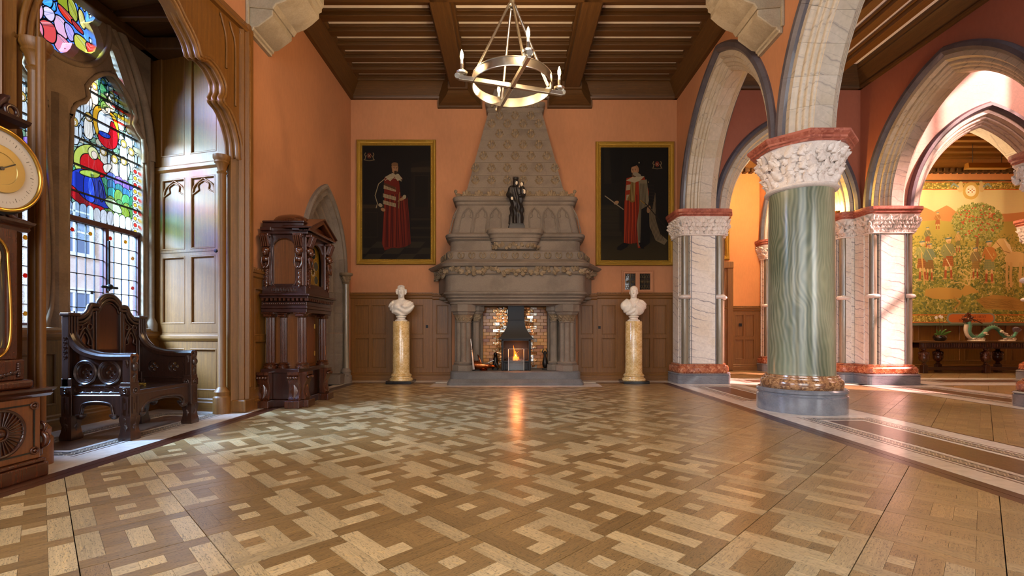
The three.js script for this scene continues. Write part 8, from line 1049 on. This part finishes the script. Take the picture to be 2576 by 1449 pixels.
  mesh('tail_fin', Array.from({ length: 7 }, (_, i) => T(leaf(0.035, 0.17, 0.02, 2, 0.015), 0.7, 0.2, 0, 0, 0, 0.5 - i * 0.24)), bl, g); }
{ const g = thing('potted_orchid', 'white orchid in a glossy black bowl on the oak table', 'plant', [10.97, 0.8, 12.08]); mesh('pot', lathe([[0, 0], [0.09, 0], [0.13, 0.03], [0.145, 0.08], [0.14, 0.12], [0.115, 0.15], [0.11, 0.15], [0.115, 0.12], [0.0, 0.115]], 28), phys({ color: 0x080808, roughness: 0.08, clearcoat: 1, name: 'black glaze' }), g); const st = std({ color: 0x4a4a24, roughness: 0.7 }); mesh('stem', tube([[0, 0.1, 0], [0.0, 0.35, 0], [-0.005, 0.6, 0]], 0.005, 10, 6), st, g); mesh('stem', tube([[0.05, 0.1, 0], [0.07, 0.35, 0], [0.1, 0.58, 0]], 0.004, 10, 6), st, g); const lf = std({ color: 0x4f7a2c, roughness: 0.5, name: 'orchid leaf' }); [[-0.6, 0.24], [-1.1, 0.3], [0.6, 0.22], [1.2, 0.2], [0.1, 0.18]].forEach(([r, L]) => mesh('leaf', T(leaf(0.035, L, 0.05, 1, 0.006), 0, 0.12, 0.01, 0, 0, r), lf, g)); const wp = phys({ color: 0xf4efe4, roughness: 0.6, name: 'white petal' }); [[-0.1, 0.6], [0.0, 0.63], [0.04, 0.61]].forEach(([x, y], k) => mesh('flower', [...Array.from({ length: 5 }, (_, i) => T(leaf(0.022, 0.045, 0.012, 1, 0.003), x, y, 0.01, 0, 0, i * 2 * PI / 5 + k)), ball(0.009, x, y, 0.016)], wp, g)); mesh('flower_stalk', tube([[-0.005, 0.6, 0], [-0.05, 0.62, 0], [-0.1, 0.6, 0]], 0.003, 8, 5), st, g); }
// uplighter behind the green column
{ const g = thing('wall_uplighter', 'small brass uplighter on the capital under the aisle end arch', 'lamp', [6.67, 3.452, 9.66]); mesh('lamp_bowl', lathe([[0, 0], [0.03, 0], [0.045, 0.025], [0.05, 0.05], [0.042, 0.05], [0.03, 0.02], [0, 0.015]], 20), mats.brass, g); mesh('lamp_bulb', ball(0.02, 0, 0.045, 0), std({ color: 0xffe6a0, emissive: 0xffd070, emissiveIntensity: 30, name: 'uplighter bulb' }), g); const L = new THREE.PointLight(0xffc458, 6); L.position.set(0, 0.045, 0); L.castShadow = true; g.add(L); }
// added lanterns, kept out of view, that brighten the far hall
for (const [x, d, p] of [[6.1, 10.9, 22], [9.2, 11.3, 34]]) { const g = thing('added_lantern', x < 7 ? 'added brass lantern hidden in the orange hall beyond the aisle' : 'added brass lantern out of view in the hall near the tapestry', 'lantern', [x, 0, d]); mesh('added_globe', ball(0.1, 0, 4.75, 0, [1, 1.2, 1], 16, 12), std({ color: 0xffe2b0, emissive: 0xffb868, emissiveIntensity: 8, name: 'lantern globe' }), g); mesh('lantern_cap', lathe([[0, 4.95], [0.06, 4.94], [0.09, 4.86], [0.095, 4.84], [0.0, 4.84]], 18), mats.brass, g); mesh('lantern_chain', tube([[0, 4.93, 0], [0, 5.56, 0]], 0.006, 4, 5), mats.brass, g); const L = new THREE.PointLight(0xffdcae, p); L.position.set(0, 4.75, 0); L.castShadow = true; L.shadow.radius = 5; g.add(L); }

renderer.render(scene, camera);
